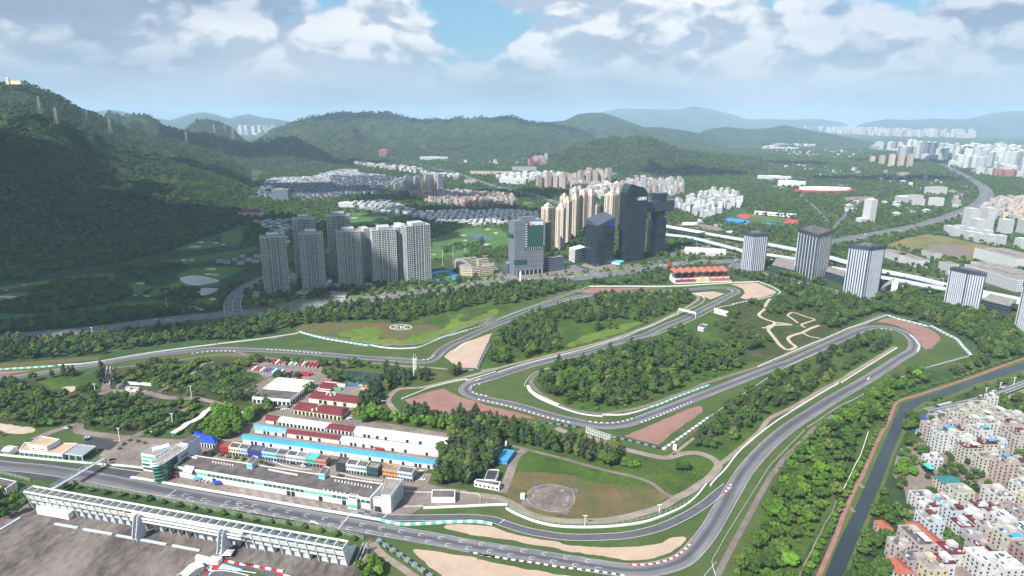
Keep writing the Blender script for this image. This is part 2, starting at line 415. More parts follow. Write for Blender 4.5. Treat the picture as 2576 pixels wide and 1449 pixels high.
M_dirt = mat('dirt_track', (130, 120, 110), .95, .15, .08)
M_sand = mat('sand_path', (168, 154, 138), .95, .08, .08)
M_path = mat('old_asphalt_path', (112, 102, 98), .9, .15, .1)
M_asph = mat('asphalt', (82, 82, 88), .85, .12, .1)
M_white = mat('white_paint', (204, 206, 206), .6, .10, .3)
M_wall = mat('white_wall', (206, 208, 206), .75, .10, .25)
M_teal = mat('teal_paint', (94, 176, 164), .6, .08, .3)
M_red = mat('red_paint', (176, 40, 44), .6, .08, .3)
M_black = mat('black_rubber', (40, 42, 48), .8, .1, .3)
M_kerbd = mat('kerb_dark', (70, 66, 66), .8, .1, .3)
def track_mat():
 m, n, b = base_mat('track_asphalt')
 uv = n.new('ShaderNodeUVMap'); s = n.new('ShaderNodeSeparateXYZ'); n.link(uv.outputs[0], s.inputs[0])
 g = n.new('ShaderNodeNewGeometry')
 cv = n.new('ShaderNodeCombineXYZ'); n.link(n.math('MULTIPLY', s.outputs[0], 14), cv.inputs[0]); n.link(n.math('MULTIPLY', s.outputs[1], .03), cv.inputs[1])
 st = n.noise(cv.outputs[0], .6, 4, .6)
 line = n.math('ABSOLUTE', n.math('SUBTRACT', s.outputs[0], n.rng(n.noise(cv.outputs[0], .05, 1, .5), .3, .7, .3, .7)))
 dk = n.rng(line, .06, .32, 1, 0)
 c = n.mix(n.rng(st, .3, .7), lin((92, 91, 96)), lin((120, 118, 122)))
 c = n.mix(n.math('MULTIPLY', dk, .8), c, lin((64, 64, 70)))
 c = n.vmath('SCALE', c, sc=n.rng(n.noise(g.outputs['Position'], .06, 5, .6), .3, .7, .86, 1.1, smooth=False))
 n.link(c, b.inputs['Base Color']); b.inputs['Roughness'].default_value = .8; b.inputs['Specular IOR Level'].default_value = .35
M_track = None; track_mat(); M_track = MATS['track_asphalt']
sheet('circuit_grass', W('E 0,420 560,450 P 300,910 560,868 F 0,105 640,22 P 940,740 1290,735 1480,712 1960,705 2230,790 2380,830 2450,890 2300,940 2140,1050 2000,1180 1860,1420 1860,1600 900,1600 860,1360 600,1290 300,1225 0,1160 -150,1130 -200,1010 -150,930'), .05, M_turf)
def area(name, s, m, z, sm=3):
 poly = W(s)
 if m in ROUGH:      # ragged natural border
  if sm: poly = smooth(poly, 4, True); sm = 0
  q = resample([Vector((p[0], p[1])) for p in poly + poly[:1]], 3.0)[:-1]; x = np.array([p.x for p in q]); y = np.array([p.y for p in q]); k = ROUGH[m]
  dx = (fbm(x / 9, y / 9, 3, 5) - .5) * k * 2; dy = (fbm(x / 9, y / 9, 3, 15) - .5) * k * 2; poly = [Vector((a, b)) for a, b in zip(x + dx, y + dy)]
 return sheet(name, poly, z, m, sm=sm)
ROUGH = {M_gravel: 1.6, M_pink: 1.4, M_wild: 6, M_lime: 7, M_brown: 7, M_scrub: 7, M_sand: 3}
area('wild_grass_patch', 'K 450,1320 640,1240 1000,1200 1400,1200 1600,1200 1900,1130 2200,1020 2576,960 S 800,190 620,250 400,350 200,420 F 2250,20 2000,100 1850,140 1500,135 1300,110 1000,50 700,5', M_wild, .10)
area('dry_grass_patch', 'K 560,1310 700,1225 900,1210 1400,1205 1500,1215 1900,1230 2000,1265 1850,1330 1700,1395 1500,1385 1300,1300 1000,1340', M_brown, .15)
area('lime_grass_patch', 'K 960,1325 1080,1290 1200,1265 1350,1240 1420,1290 1400,1375 1500,1375 1650,1392 1750,1350 1900,1290 2060,1270 2130,1170 2240,1130 2200,1210 2400,1150 2576,1060 2576,1130 2300,1240 2050,1330 1800,1425 1500,1440 1250,1420 1100,1370', M_lime, .20)
area('wild_grass_patch', 'S 770,400 1000,300 1250,260 1500,300 1790,220 1840,250 1780,290 1600,360 1400,455 1200,530 1000,590 800,650 640,710 450,730 280,745 300,650 360,480 480,400', M_wild, .10)
area('lime_grass_patch', 'S 850,590 1000,520 1150,470 1350,420 1480,410 1360,455 1200,520 1000,580 860,610', M_lime, .20)
area('wild_grass_patch', 'J 900,380 1050,240 1300,200 1700,100 S 1500,520 1700,450 1990,330 2200,300 2576,300 P 2180,790 1990,860 J 2576,470 2200,610 1850,730 1550,765 1350,755 1150,700 950,600 850,480', M_wild, .10)
area('heath', 'M 0,890 120,830 300,800 430,800 700,780 1000,900 1250,940 1100,1050 900,1120 600,1250 450,1300 300,1350 100,1330 0,1200', M_scrub, .15)
area('wild_grass_patch', 'J 2576,860 2400,980 2230,1110 2140,1175 2300,1180 2480,1175 P 1830,1145 1935,1065 I 0,990 300,850 600,670 900,500 1270,265 1230,160 1110,110 900,150 700,240 500,330 300,420 0,550', M_wild, .10)
area('wild_grass_patch', 'G 350,20 700,0 1200,100 1500,190 1900,280 2060,270 2200,225 2400,270 2480,340 2400,440 2300,530 2080,650 1950,600 1850,520 1700,455 1400,385 1100,310 600,185', M_wild, .10)
area('wild_grass_patch', 'G 560,200 760,230 1100,330 1400,405 1700,480 1850,560 1700,570 1300,520 900,430 500,420 430,380 480,280', M_wild, .12)
area('dry_grass_field', 'G 430,400 500,380 900,410 1300,500 1700,555 1850,560 1950,620 2040,670 1950,730 1700,800 1400,860 1100,875 900,865 700,830 500,745 380,650 380,560', M_brown, .10)
# gravel traps
area('heath', 'E -300,600 300,560 700,600 1100,480 1600,450 2300,380 2560,420 2576,760 2400,880 2000,860 1500,1150 1100,1130 700,1080 300,1080 -300,1000', M_scrub, .09)
area('wild_grass_patch', 'E 400,600 700,540 1000,560 1020,660 800,680 500,680', M_wild, .12)
area('gravel_trap', 'D 2050,965 2100,940 2250,930 2450,945 G 0,928 150,945 250,960 400,1010 600,1060 900,1115 1200,1155 1500,1165 1750,1150 1950,1100 2050,1060 2130,1048 2175,1065 2170,1100 2100,1170 2000,1220 1850,1270 1700,1288 1500,1280 1300,1250 1000,1205 700,1145 400,1090 150,1050 0,1035 D 2300,1025 2150,1000', M_gravel, .25)
area('gravel_trap', 'D 1730,1190 1800,1185 2000,1205 2200,1240 2400,1275 G 100,1290 600,1385 900,1440 1100,1500 0,1650 D 2100,1500 1900,1350 1800,1270', M_gravel, .25)
area('gravel_trap', 'F 1690,700 1850,650 2000,605 2110,587 2180,630 2300,675 2450,715 J 300,690 500,740 700,790 830,828 700,832 300,812 0,800 F 2000,840 1850,780', M_pink, .25, 0)
area('gravel_trap', 'J 1720,1010 2100,850 2350,740 2480,705 2512,712 2500,770 2350,880 2200,990 2060,1098 1900,1060', M_pink, .25, 0)
area('gravel_trap', 'F 2110,262 2170,205 2300,125 S 110,565 290,502 240,620 168,768 F 2300,372 2200,340', M_gravel, .25, 0)
area('gravel_trap', 'S 930,190 1050,160 1300,160 1640,160 1400,172 1150,192 1110,197 1000,200', M_pink, .25, 0)
area('gravel_trap', 'S 1800,200 1960,187 2050,205 1970,240 1940,248 1880,225 1810,207', M_gravel, .25, 0)
area('gravel_trap', 'S 2080,133 2290,122 2440,190 2430,205 2300,240 2200,247 2165,235 2200,200 2190,175 2150,150', M_gravel, .25, 0)
area('gravel_trap', 'M 1325,1010 1400,980 1450,978 1600,1010 1750,1060 1840,1110 1870,1150 1860,1170 1790,1235 1750,1245 1725,1240 1690,1170 1620,1100 1500,1045 1400,1020', M_pink, .25, 0)
area('gravel_trap', 'E -300,545 0,522 350,505 200,530 0,560 -300,590', M_pink, .25, 0)
TRK = 'E -900,740 -400,655 0,585 100,580 300,555 500,525 700,490 900,465 1050,440 1200,410 1400,375 1600,350 1800,325 2000,303 2200,295 F 0,190 200,198 400,206 600,217 800,232 1000,250 1200,266 1400,282 1600,293 1780,307 1870,315 1950,306 2010,277 2050,240 2100,190 2200,130 2320,80 S 250,470 400,412 500,375 600,332 750,275 900,238 1000,218 1110,206 1300,195 1500,187 1690,180 1900,165 2000,160 2080,163 2125,175 2132,195 2095,215 2050,238 1950,290 1850,340 1750,390 1600,450 1463,515 1400,533 1200,585 J 1400,155 1200,200 1000,240 800,290 600,350 450,400 300,447 190,475 130,510 118,550 160,590 250,622 350,645 500,675 700,722 900,783 1100,836 1300,878 1500,907 1700,893 1850,852 2000,797 2200,720 2400,640 I 0,502 200,432 400,345 600,255 800,165 950,100 1060,76 1180,75 1290,95 1380,135 1450,190 1475,250 1455,310 1380,360 1300,405 1150,505 1000,600 800,715 600,832 450,930 300,1025 180,1110 100,1175 0,1265 P 1900,1155 1868,1195 1838,1245 1809,1294 1778,1345 1731,1399 1690,1421 1640,1433 1590,1436 1530,1430 G 1000,1310 500,1230 0,1150 D 2000,1090 1400,985 700,855 0,735 A 1650,1080 900,937 400,860 0,822 -800,710'
TRACK = smooth(W(TRK), 8)
TW = 13.0
mb = MB(); ribbon(mb, TRACK, TW, .40); mb.build('racing_track', M_track, kind='structure')
KEEP_LINES.append((TRACK[::4], 17))
mb = MB()
ribbon(mb, TRACK, .22, .45, off=TW / 2 - .35); ribbon(mb, TRACK, .22, .45, off=-TW / 2 + .35)
mb.build('track_edge_line', mat('worn_line', (176, 178, 178), .7, .2, .2), kind='structure')
# ------------------------------------------------------------------ roads, paths, paved areas, water
M_red_path = mat('red_promenade', (140, 100, 93), .85, .14, .15)
M_bank = grass_mat('canal_bank', [(104, 112, 66), (88, 108, 58)], .03, .4, .2)
M_golf = grass_mat('golf_fairway', [(74, 110, 62), (92, 128, 66)], .008, .2, .15)
M_rough = grass_mat('golf_rough', [(44, 66, 38), (58, 82, 46)], .012, .2, .3)
M_road = mat('road_asphalt', (96, 96, 102), .85, .12, .05)
M_lot = mat('dark_lot', (58, 58, 66), .85, .12, .08)
M_blue_court = mat('blue_court', (44, 128, 190), .7, .08, .05)
M_redtrk = mat('running_track', (164, 72, 68), .8, .1, .05)
def water_mat():
 m, n, b = base_mat('still_water'); g = n.new('ShaderNodeNewGeometry')
 n.link(n.mix(n.rng(n.noise(g.outputs['Position'], .02, 3), .3, .7), lin((38, 50, 52)), lin((50, 62, 60))), b.inputs['Base Color'])
 b.inputs['Roughness'].default_value = .12; b.inputs['Specular IOR Level'].default_value = .5
 bp = n.new('ShaderNodeBump'); bp.inputs['Strength'].default_value = .12; bp.inputs['Distance'].default_value = .3
 n.link(n.noise(g.outputs['Position'], .5, 3), bp.inputs['Height']); n.link(bp.outputs[0], b.inputs['Normal'])
 return m
M_water = water_mat()
def dark_water():
 m, n, b = base_mat('canal_water'); g = n.new('ShaderNodeNewGeometry')
 n.link(n.mix(n.rng(n.noise(g.outputs['Position'], .02, 3), .3, .7), lin((38, 48, 54)), lin((48, 58, 62))), b.inputs['Base Color'])
 b.inputs['Roughness'].default_value = .22; b.inputs['Specular IOR Level'].default_value = .25
 return m
M_canal = dark_water()
def road(name, s, w, z, m, lines=0, keep=None, n=6):
 pl = line2(s, n); mb = MB(); ribbon(mb, pl, w, z); o = mb.build(name, m, kind='structure')
 KEEP_LINES.append((pl, (keep if keep is not None else w / 2 + 3)))
 if lines:
  mb = MB()
  for k in range(lines + 1):
   off = -w / 2 + .6 + (w - 1.2) * k / lines
   if k in (0, lines) or k == lines // 2: ribbon(mb, pl, .35, z + .05, off=off)
   else:
    q = resample(pl, 6)
    for i in range(0, len(q) - 1, 3): ribbon(mb, [q[i], q[i + 1]], .3, z + .05, off=off)
  mb.build('lane_marking', M_white, kind='structure')
 return pl
# paddock, pit lane and the straight
area('paddock_ground', 'F 130,330 500,280 880,310 880,430 1130,560 1450,560 1250,700 1180,880 1700,960 2210,1045 2250,1090 2060,1320 1900,1440 C 2200,1010 2160,1110 2300,1150 2576,1180 D 2250,600 2576,640 G 0,620 200,640 380,700 390,735 D 1840,755 1700,845 1430,885 700,770 0,655 A 1330,940 1460,860 1080,815 1000,720 1150,560 1450,540 1800,560 C 100,640 420,500 560,400 640,330 800,200 900,100 700,0 F 300,480', M_conc, .20, 0)
area('main_straight', 'A -800,660 0,750 480,790 900,835 1450,872 1340,938 2576,1150 D 0,655 1420,888 1420,1078 1240,1052 640,925 0,805 A 1650,1165 700,1000 350,945 0,885 -800,790', mat('dark_asphalt', (66, 65, 72), .85, .14, .08), .30, 0)
area('club_forecourt', 'A 1060,810 1460,850 1500,700 1480,600 1330,580 1230,640 1110,720', M_conc, .30, 0)
M_yard = mat('stained_yard', (104, 96, 93), .9, .34, .03, streak=(1, .45, 1))
area('parking_ground', 'B -400,900 0,870 200,770 330,680 700,765 1400,915 2000,1050 2576,1150 D 500,1180 1080,1335 1250,1300 1240,1120 1330,1080 1400,1180 1250,1330 1170,1449 1200,1700 -600,1700 B -800,1900 -400,1000', M_yard, .20, 0)
area('dark_parking_lot', 'A 850,600 910,540 1215,590 1100,672 960,642', M_lot, .25, 0)
area('dark_parking_lot', 'A -400,940 0,960 150,990 0,1060 -400,1010', M_lot, .25, 0)
area('sandy_ground', 'A -300,370 0,400 200,425 350,460 300,500 100,490 0,470 -300,450', M_sand, .15, 2)
area('sandy_ground', 'A 640,35 700,20 760,40 740,75 650,70', M_sand, .15, 2)
area('sandy_ground', 'E 1120,700 1530,705 1520,730 1300,760 1150,740', M_conc, .15, 0)
area('workshop_yard', 'C 600,45 650,50 430,190 300,185 330,165 560,45', M_conc, .32, 0)
# heliport
hz = .22
area('helipad', 'G 650,503 1105,575 988,838 510,742', mat('worn_pad', (108, 98, 94), .9, .24, .08), hz, 0)
mb = MB(); ring = smooth(W('G 1058,675 1030,590 960,555 820,530 690,550 600,600 577,665 610,720 700,770 820,805 950,790 1030,740'), 6, True); ribbon(mb, ring + ring[:1], .6, hz + .05)
c0 = sum(ring, Vector((0, 0))) / len(ring)
inner = [c0 + (p - c0) * .27 for p in ring]; ribbon(mb, inner + inner[:1], .25, hz + .05)
for s in ['660,580 690,610', '690,585 672,612', '700,590 715,612', '905,590 950,600', '915,605 940,580', '930,610 955,585', '670,735 725,748', '690,750 705,725', '930,725 980,748', '945,750 950,722', '965,750 985,728', '640,640 630,680', '655,625 645,660', '985,650 970,690', '995,655 985,700']:
 ribbon(mb, line2('G ' + s, 1), .8, hz + .05)
mb.build('helipad_marking', mat('faded_paint', (146, 142, 138), .8, .25, .5), kind='structure')
# service roads
road('service_road', 'G 880,-40 960,0 1180,50 1330,105 1500,160 1700,210 1900,255 1980,262 2060,245 2160,218 2300,215 2420,255 2490,310 2505,350 2440,440 2350,510 2200,610 2080,670 1950,750 1700,830 1400,890 1100,905 900,895 700,860 550,800 460,740 300,670 150,645 0,630', 6.5, .34, M_dirt)
road('service_road', 'G 350,120 500,160 620,190 900,260 1150,330 1400,395 1700,465 1850,530 1950,610 2060,665', 3.6, .33, M_path)
road('service_road', 'G 560,180 480,240 440,330 400,440 365,530 330,620', 7, .32, M_conc)
road('service_road', 'G 2505,330 2560,300 2640,240 2900,20 I 0,1010 100,950 250,880 400,790 550,700 700,625 850,530 1000,440 1150,350 1280,270', 4.5, .36, M_dirt)
road('service_road', 'F 2800,340 2576,400 2400,450 2200,500 1900,570 1750,582 1650,592 1590,630 1545,700 1580,770 1650,840', 5.5, .34, M_dirt)
road('service_road', 'F 1500,330 1700,360 1900,370 2100,385 2400,400', 4, .33, M_dirt)
road('service_road', 'J 280,350 450,325 600,287 750,250 900,215 1100,165 1300,115 1500,62 1720,-10 S 1500,438 1620,380 1750,315 1830,262 1850,230 1810,200', 5, .33, M_dirt)
road('service_road', 'J 870,380 800,420 785,480 850,560 950,630 1080,700 1200,745 1400,778 1550,780 1800,738 2000,685 2200,610 2400,540 2576,465 I 0,440 200,355 400,275 600,190 780,115 1000,35 M 1250,1005 1400,950 1600,985 1790,1035', 4.5, .32, M_path)
road('service_road', 'J 2576,850 2400,965 2250,1085 2120,1165', 5, .33, M_brown)
road('service_road', 'J 2420,1030 2330,1100 2250,1165 2200,1195', 3, .34, M_dirt)
road('service_road', 'D 1330,1120 1450,1250 1600,1350 1740,1449 1850,1530', 5, .33, M_dirt)
road('service_road', 'F 0,215 300,275 700,300 1000,320 1500,335', 4, .32, M_path, keep=5)
road('service_road', 'E 0,470 300,440 600,415 1000,380', 14, .08, M_brown)
road('service_road', 'E 1180,480 1600,440 2000,375 2300,350 2576,372', 3.5, .32, M_path, keep=4)
road('service_road', 'K 300,1380 590,1310 700,1330 1300,1410 1550,1430 1800,1420 2000,1360 2300,1240 2576,1140 S 200,440 400,370 700,260 950,170', 4, .30, M_path)
PIT_EXIT = road('pit_lane', 'D 1200,800 1480,862 1800,868 2300,862 G 130,875 250,890 380,935 550,990 750,1030 1000,1062 1300,1062 1600,1040 1900,970 2150,860 2350,740 2500,620 2600,540', 7.5, .37, M_asph)
mb = MB(); ribbon(mb, PIT_EXIT, .3, .42, off=3.4); ribbon(mb, PIT_EXIT, .3, .42, off=-3.4); mb.build('pit_lane_line', M_white, kind='structure')
road('bike_path', 'M 425,815 390,860 380,900 330,945 345,970 400,995 460,1015 445,1045 410,1075 430,1110 470,1160 510,1210 570,1248 640,1225 600,1190 577,1150 620,1125 700,1100 760,1070 840,1040', 4.5, .26, M_sand, keep=5)
road('bike_path', 'M 460,1018 520,1022 600,1035 M 440,1040 400,1060 355,1060', 5, .27, M_sand, keep=4)
road('bike_path', 'M 700,1103 760,1135 850,1150', 3, .27, M_sand, keep=4)
road('bike_path', 'M 660,1020 600,975 575,955 620,932 720,965 800,992 740,1015 690,1035 720,1060', 3.2, .27, M_sand, keep=4)
road('service_road', 'P 1795,1470 1832,1394 H 0,495 70,400 180,250 350,90 I 350,1215 480,1080 700,930', 4, .21, M_path, keep=3)
# west side drives
road('access_road', 'A 340,560 560,470 780,415 790,470 900,500 1100,525 1300,545 1420,500 1600,400 1750,300 1950,170 1990,150 1700,140 1560,110 1440,80 1300,85', 8, .31, M_conc, keep=6)
road('access_road', 'A 1300,545 1200,640 1100,720 1040,790', 9, .32, M_conc, keep=6)
road('access_road', 'A 1990,150 2150,185 2250,220', 6, .30, M_conc, keep=4)
road('access_road', 'A 1440,500 1640,390 1800,290 2000,200', 4, .30, M_conc, keep=3)
road('access_road', 'E 930,770 1080,720 1060,690 1100,600 1110,480', 8, .31, M_path, keep=5)
road('access_road', 'E 1600,730 1750,640 1930,540 1970,500 2050,440 2150,420', 5, .30, M_dirt, keep=4)
# public roads
EXPR = road('expressway', 'E -1500,430 -600,290 R 0,1350 600,1295 900,1262 1300,1207 1700,1168 1900,1150 K 400,1085 850,1015 1100,1000 1600,955 2170,880 L 150,1135 600,1105 1000,1075 1180,1050 1500,1012 1800,965 2200,925 2576,915 M 150,560 500,640 900,740 1300,850', 30, .25, M_road, lines=6, keep=16)
road('avenue', 'R 1880,1150 1870,1090 1880,1040 1950,960 2110,875 2300,800', 24, .28, M_road, lines=4, keep=12)
road('avenue', 'L 60,960 130,1040 300,1135', 14, .28, M_road, lines=2, keep=8)
road('avenue', 'L 800,920 930,985 1100,1040 1180,1052', 16, .28, M_road, lines=2, keep=8)
road('avenue', 'L 1250,950 1500,945 1700,915 1900,880 1870,830 1950,800', 10, .27, M_road, keep=6)
HWY = road('highway', 'N 900,1045 1120,1028 1400,975 1650,930 1850,885 2050,820 2200,760 2280,700 2290,640 2240,590 2100,510 1950,440 1780,400 1600,375 1400,365', 44, .25, M_road, lines=8, keep=24)
road('highway', 'Q 500,500 700,545 890,595 1050,650 1180,690 1300,718 1440,745 1530,775 1640,815 1760,850', 40, .25, M_road, lines=6, keep=22)
road('street_by_canal', 'I 1600,912 1850,865 2100,808 2350,725 2576,640 2800,560', 9, .30, M_road, lines=2, keep=6)
road('dirt_lane', 'I 2320,815 2576,715 2800,620', 5, .27, M_dirt, keep=5)
area('ground_under_viaduct', 'L 1810,560 2100,620 2576,740 M 400,350 900,440 1400,560 1900,680 2400,800 2400,870 1900,740 1400,640 900,540 400,440 0,340 L 2300,740 1810,640', M_conc, .12, 0)
area('station_forecourt', 'L 2000,760 2150,730 2400,780 2576,850 2400,870 2100,860 1900,840', M_conc, .14, 2)
area('tower_forecourt', 'L 200,1000 600,1030 620,960 850,960 960,1010 700,1080 350,1130 230,1110', M_conc, .14, 0)
area('tower_forecourt', 'L 1000,930 1300,930 1330,985 1100,1010 960,960', M_conc, .30, 0)
area('site_ground', 'M 1380,560 1700,600 1900,640 1900,740 1600,720 1380,640', M_conc, .13, 0)
area('field', 'N 1540,1050 1700,990 1850,965 2000,985 2200,1030 2420,1075 2280,1130 2100,1165 1900,1150 1700,1130', grass_mat('waste_ground', [(112, 124, 66), (150, 130, 96), (96, 98, 84)], .006, .2, .2), .12, 2)
area('mud_flat', 'N 1850,1050 1960,1035 2060,1060 2210,1105 2100,1140 1980,1135 1900,1090', M_path, .16, 2)
# canal
area('canal_side', 'H 400,1700 480,1449 600,1190 740,830 900,470 1000,250 1110,0 I 1150,1080 1240,870 1290,800 1500,735 2000,570 2576,370 2900,270 2900,480 2576,560 2400,610 2100,690 1800,800 1600,880 1480,960 1400,1100 H 1390,0 1300,180 1200,460 1100,720 980,1000 860,1300 800,1449 720,1700', M_bank, .12, 0)
area('canal', 'H 480,1700 575,1449 700,1130 850,830 960,580 1080,300 1215,0 I 1290,950 1335,850 1360,835 1500,790 1700,720 2000,620 2300,510 2576,430 2900,330 2900,420 2576,500 2400,560 2100,640 1900,730 1700,800 1560,830 1450,905 1420,960 1350,1090 H 1340,0 1240,230 1160,460 1060,700 950,960 850,1220 755,1449 650,1700', M_canal, .18, 0)
PROM = road('promenade', 'H 400,1700 510,1449 620,1200 690,1030 760,830 820,700 880,560 950,440 1010,300 1080,140 1150,0 I 1210,1030 1260,900 1310,820 1500,760 1750,680 2100,560 2400,450 2576,390 2900,290', 2.8, .26, M_red_path)
KEEP_POLYS.append(W('H 400,1700 480,1449 600,1190 740,830 900,470 1000,250 1110,0 I 1150,1080 1240,870 1290,800 1500,735 2000,570 2576,370 2900,270 2900,480 2576,560 2400,610 2100,690 1800,800 1600,880 1480,960 1400,1100 H 1390,0 1300,180 1200,460 1100,720 980,1000 860,1300 800,1449 720,1700'))
area('village_ground', 'H 1330,170 1450,120 1600,100 I 1560,1000 1640,900 1900,880 2150,900 2400,1000 2700,1120 P 2800,1140 2800,1700 2150,1700 H 1180,1400 1180,1130 1300,1000 1400,800 1380,600 1250,420 1290,250', M_conc, .15, 0)
# pond in the paddock wood, ponds and greens of the golf course
area('pond', 'F 1000,410 1080,400 1250,415 1400,430 1510,440 1480,490 1420,500 1330,520 1200,480 1100,450', M_canal, .2, 2)
area('golf_course', 'R -600,1000 0,925 300,865 500,805 1000,765 1400,650 1700,575 1880,450 1990,470 1960,610 2100,585 2125,860 1950,960 1850,1080 1720,1150 1300,1195 600,1275 0,1330 -600,1420', M_rough, .10, 0)
for s in ['0,940 330,890 600,850 900,830 950,880 1080,900 1300,930 1440,880 1430,850 1500,800 1700,770 1920,780 1960,800 1850,850 1770,880 1780,910 1700,940 1500,940 1250,1010 1100,1000 1050,1050 1300,1045 1500,1040 1700,1020 1740,1040 1660,1090 1440,1100 1300,1080 1000,1090 700,1130 400,1160 200,1190 0,1195 -200,1190 -200,1150 0,1150 350,1150 800,1080 1000,1040 950,960 700,900 400,910 0,960',
          '1800,480 1860,460 1940,470 1960,520 1920,600 1850,600 1780,560', '1400,630 1600,560 1700,570 1850,590 1750,610 1550,640', '860,720 940,700 1030,715 980,740 880,745', '1550,330 1620,290 1750,260 1850,250 1830,275 1740,310 1650,325',
          '0,1000 150,985 240,990 230,1020 120,1040 0,1060 -100,1040', '1250,745 1500,700 1900,640 2070,610 2070,630 1900,690 1500,750 1300,765']:
 area('fairway', 'R ' + s, M_golf, .15, 3)
for s in ['Q 680,1080 820,1040 900,1000 1000,990 1150,992 1250,1040 1255,1150 1150,1210 1100,1200 900,1225 800,1200 680,1240', 'Q 60,885 300,895 420,960 300,990 60,980', 'O 2140,1090 2300,1090 2280,1120 2160,1130', 'Q 1360,800 1460,800 1440,830 1370,840', 'Q 0,770 120,765 250,780 120,800 0,800', 'Q 640,820 820,850 1000,850 700,845']:
 area('fairway', s, M_golf, .15, 2)
for s in ['R 1448,870 1500,850 1600,845 1720,870 1762,890 1680,912 1560,925 1480,905', 'R 1590,952 1680,945 1760,952 1700,990 1620,1005', 'R 1460,1102 1500,1092 1620,1095 1668,1112 1580,1132 1470,1135', 'Q 955,1040 1060,1045 1145,1075 1090,1088 1000,1075', 'N 1060,590 1180,575 1330,595 1260,620 1200,610']:
 area('pond', s, M_water, .2, 3)
mb = MB()
for cx, cy, rx, ry, k in [(1700, 795, 45, 9, .3125), (1680, 835, 38, 8, .3125), (1735, 838, 28, 9, .3125), (1130, 908, 40, 7, .3125), (1190, 896, 35, 6, .3125), (1340, 967, 20, 6, .3125), (1185, 1010, 32, 6, .3125), (1715, 1035, 30, 10, .3125), (1598, 1080, 26, 5, .3125), (60, 1018, 72, 11, .3125), (195, 918, 20, 5, .3125), (1480, 722, 28, 6, .3125), (1545, 718, 20, 7, .3125), (1575, 613, 55, 7, .3125), (1620, 577, 28, 6, .3125), (1740, 582, 22, 6, .3125), (1800, 597, 20, 6, .3125), (1090, 1005, 16, 4, .3125), (1640, 297, 30, 7, .3125), (50, 962, 20, 4, .3125)]:
 c = (cx * k, 429.3 + cy * k)
 poly = smooth([G(c[0] + rx * k * math.cos(a) * (1 + .35 * math.sin(3 * a + cx)), c[1] + ry * k * math.sin(a)) for a in [i * math.pi / 5 for i in range(10)]], 2, True)
 mb.face([(p.x, p.y, .24) for p in poly[::-1]])
for cx, cy, rx, ry in [(920, 1052, 22, 5), (935, 1090, 16, 5), (1165, 1035, 14, 6), (1105, 1008, 22, 5), (1095, 1120, 24, 6), (1087, 1204, 26, 9), (1210, 1150, 14, 4), (695, 1197, 20, 6), (740, 1228, 12, 4), (340, 925, 22, 5), (90, 920, 30, 5), (260, 968, 20, 6), (700, 1085, 10, 4)]:
 poly = smooth([G(858.7 + (cx + rx * math.cos(a) * (1 + .3 * math.sin(3 * a + cx))) / 3, 241.5 + (cy + ry * math.sin(a)) / 3) for a in [i * math.pi / 5 for i in range(10)]], 2, True)
 mb.face([(p.x, p.y, .24) for p in poly[::-1]])
mb.build('bunker_sand', M_sand, kind='stuff')
# stadium
M_garden = grass_mat('boulevard_garden', [(112, 130, 84), (150, 146, 130), (86, 114, 60)], .035, .3, .3)
area('garden_strip', 'K 250,960 600,940 900,930 1200,880 1700,840 2200,800 L 0,1060 400,1075 700,1050 1000,1010 1300,970 1700,930 1850,880 2000,830 2300,870 2200,920 1900,960 1500,1005 1100,1050 600,1100 150,1125 K 2170,870 1600,950 1100,990 800,1030 400,1070', M_garden, .11, 0)
area('wild_grass_patch', 'I 1060,720 1400,560 1600,580 1240,750 1200,850 1120,1010 H 1040,20 980,150 840,420 700,690 560,960 300,1440 200,1650 -300,1650 -200,1150 -60,860 60,560 200,290 350,20 I 520,1020 860,880', M_wild, .11, 0)
area('running_track', 'N 410,820 470,808 560,822 700,840 830,850 900,868 850,885 770,880 700,862 560,850 450,845', M_redtrk, .2, 3)
area('football_pitch', 'N 500,832 560,826 790,852 760,876 640,870 490,848', M_golf, .3, 0)
area('ball_courts', 'N 310,855 360,838 500,858 500,885 420,890 330,878', M_blue_court, .2, 0)
area('ball_courts', 'N 600,872 740,886 700,900 620,895', M_blue_court, .2, 0)
area('school_court', 'K 1930,710 1990,685 2090,680 2150,700 2220,760 2100,790 1980,790 1930,760', M_blue_court, .2, 2)
area('school_pitch', 'K 1950,730 2010,705 2080,705 2150,745 2060,775 1970,765', M_golf, .26, 2)
area('pool', 'K 870,770 935,780 930,830 875,835', mat('pool_water', (60, 170, 200), .2, .05), .3, 0)
# grid boxes, start line and kerbs
sdir = (G(*px('D 1200,955')[0]) - G(*px('D 300,805')[0])).xy.normalized(); sn = Vector((-sdir.y, sdir.x))
mb = MB()
lo = [(-25, 770), (160, 803), (340, 838), (520, 872), (705, 906), (890, 938), (1075, 972), (1270, 1003), (1465, 1038), (1665, 1070), (1870, 1103), (2070, 1137), (2275, 1168), (2490, 1200)]
up = [(-30, 715), (125, 745), (300, 776), (470, 805), (650, 840), (830, 872), (1020, 905), (1210, 936), (1400, 970), (1600, 1002), (1800, 1035), (2000, 1067), (2210, 1100), (2410, 1130)]
gl = [(603.75 + x * .25, 1086.75 + y * .25) for x, y in lo + up] + px('G 390,1238 605,1270 820,1305 1040,1342 1270,1378 310,1165 520,1197 735,1230 950,1266 1170,1300') + px('A 2560,1270 2440,1235 2390,1215 2270,1190 2230,1225 2070,1190 2030,1165 1890,1150 1840,1120 1900,1190 1710,1135 2350,1255 2500,1290')
for u, v in gl:
 p = G(u, v).xy
 for a, b in [((0, -1.3), (0, 1.3)), ((0, -1.3), (2.6, -1.3)), ((0, 1.3), (3.6, 1.3))]:
  ribbon(mb, [p + sdir * a[0] + sn * a[1], p + sdir * b[0] + sn * b[1]], .28, .47)
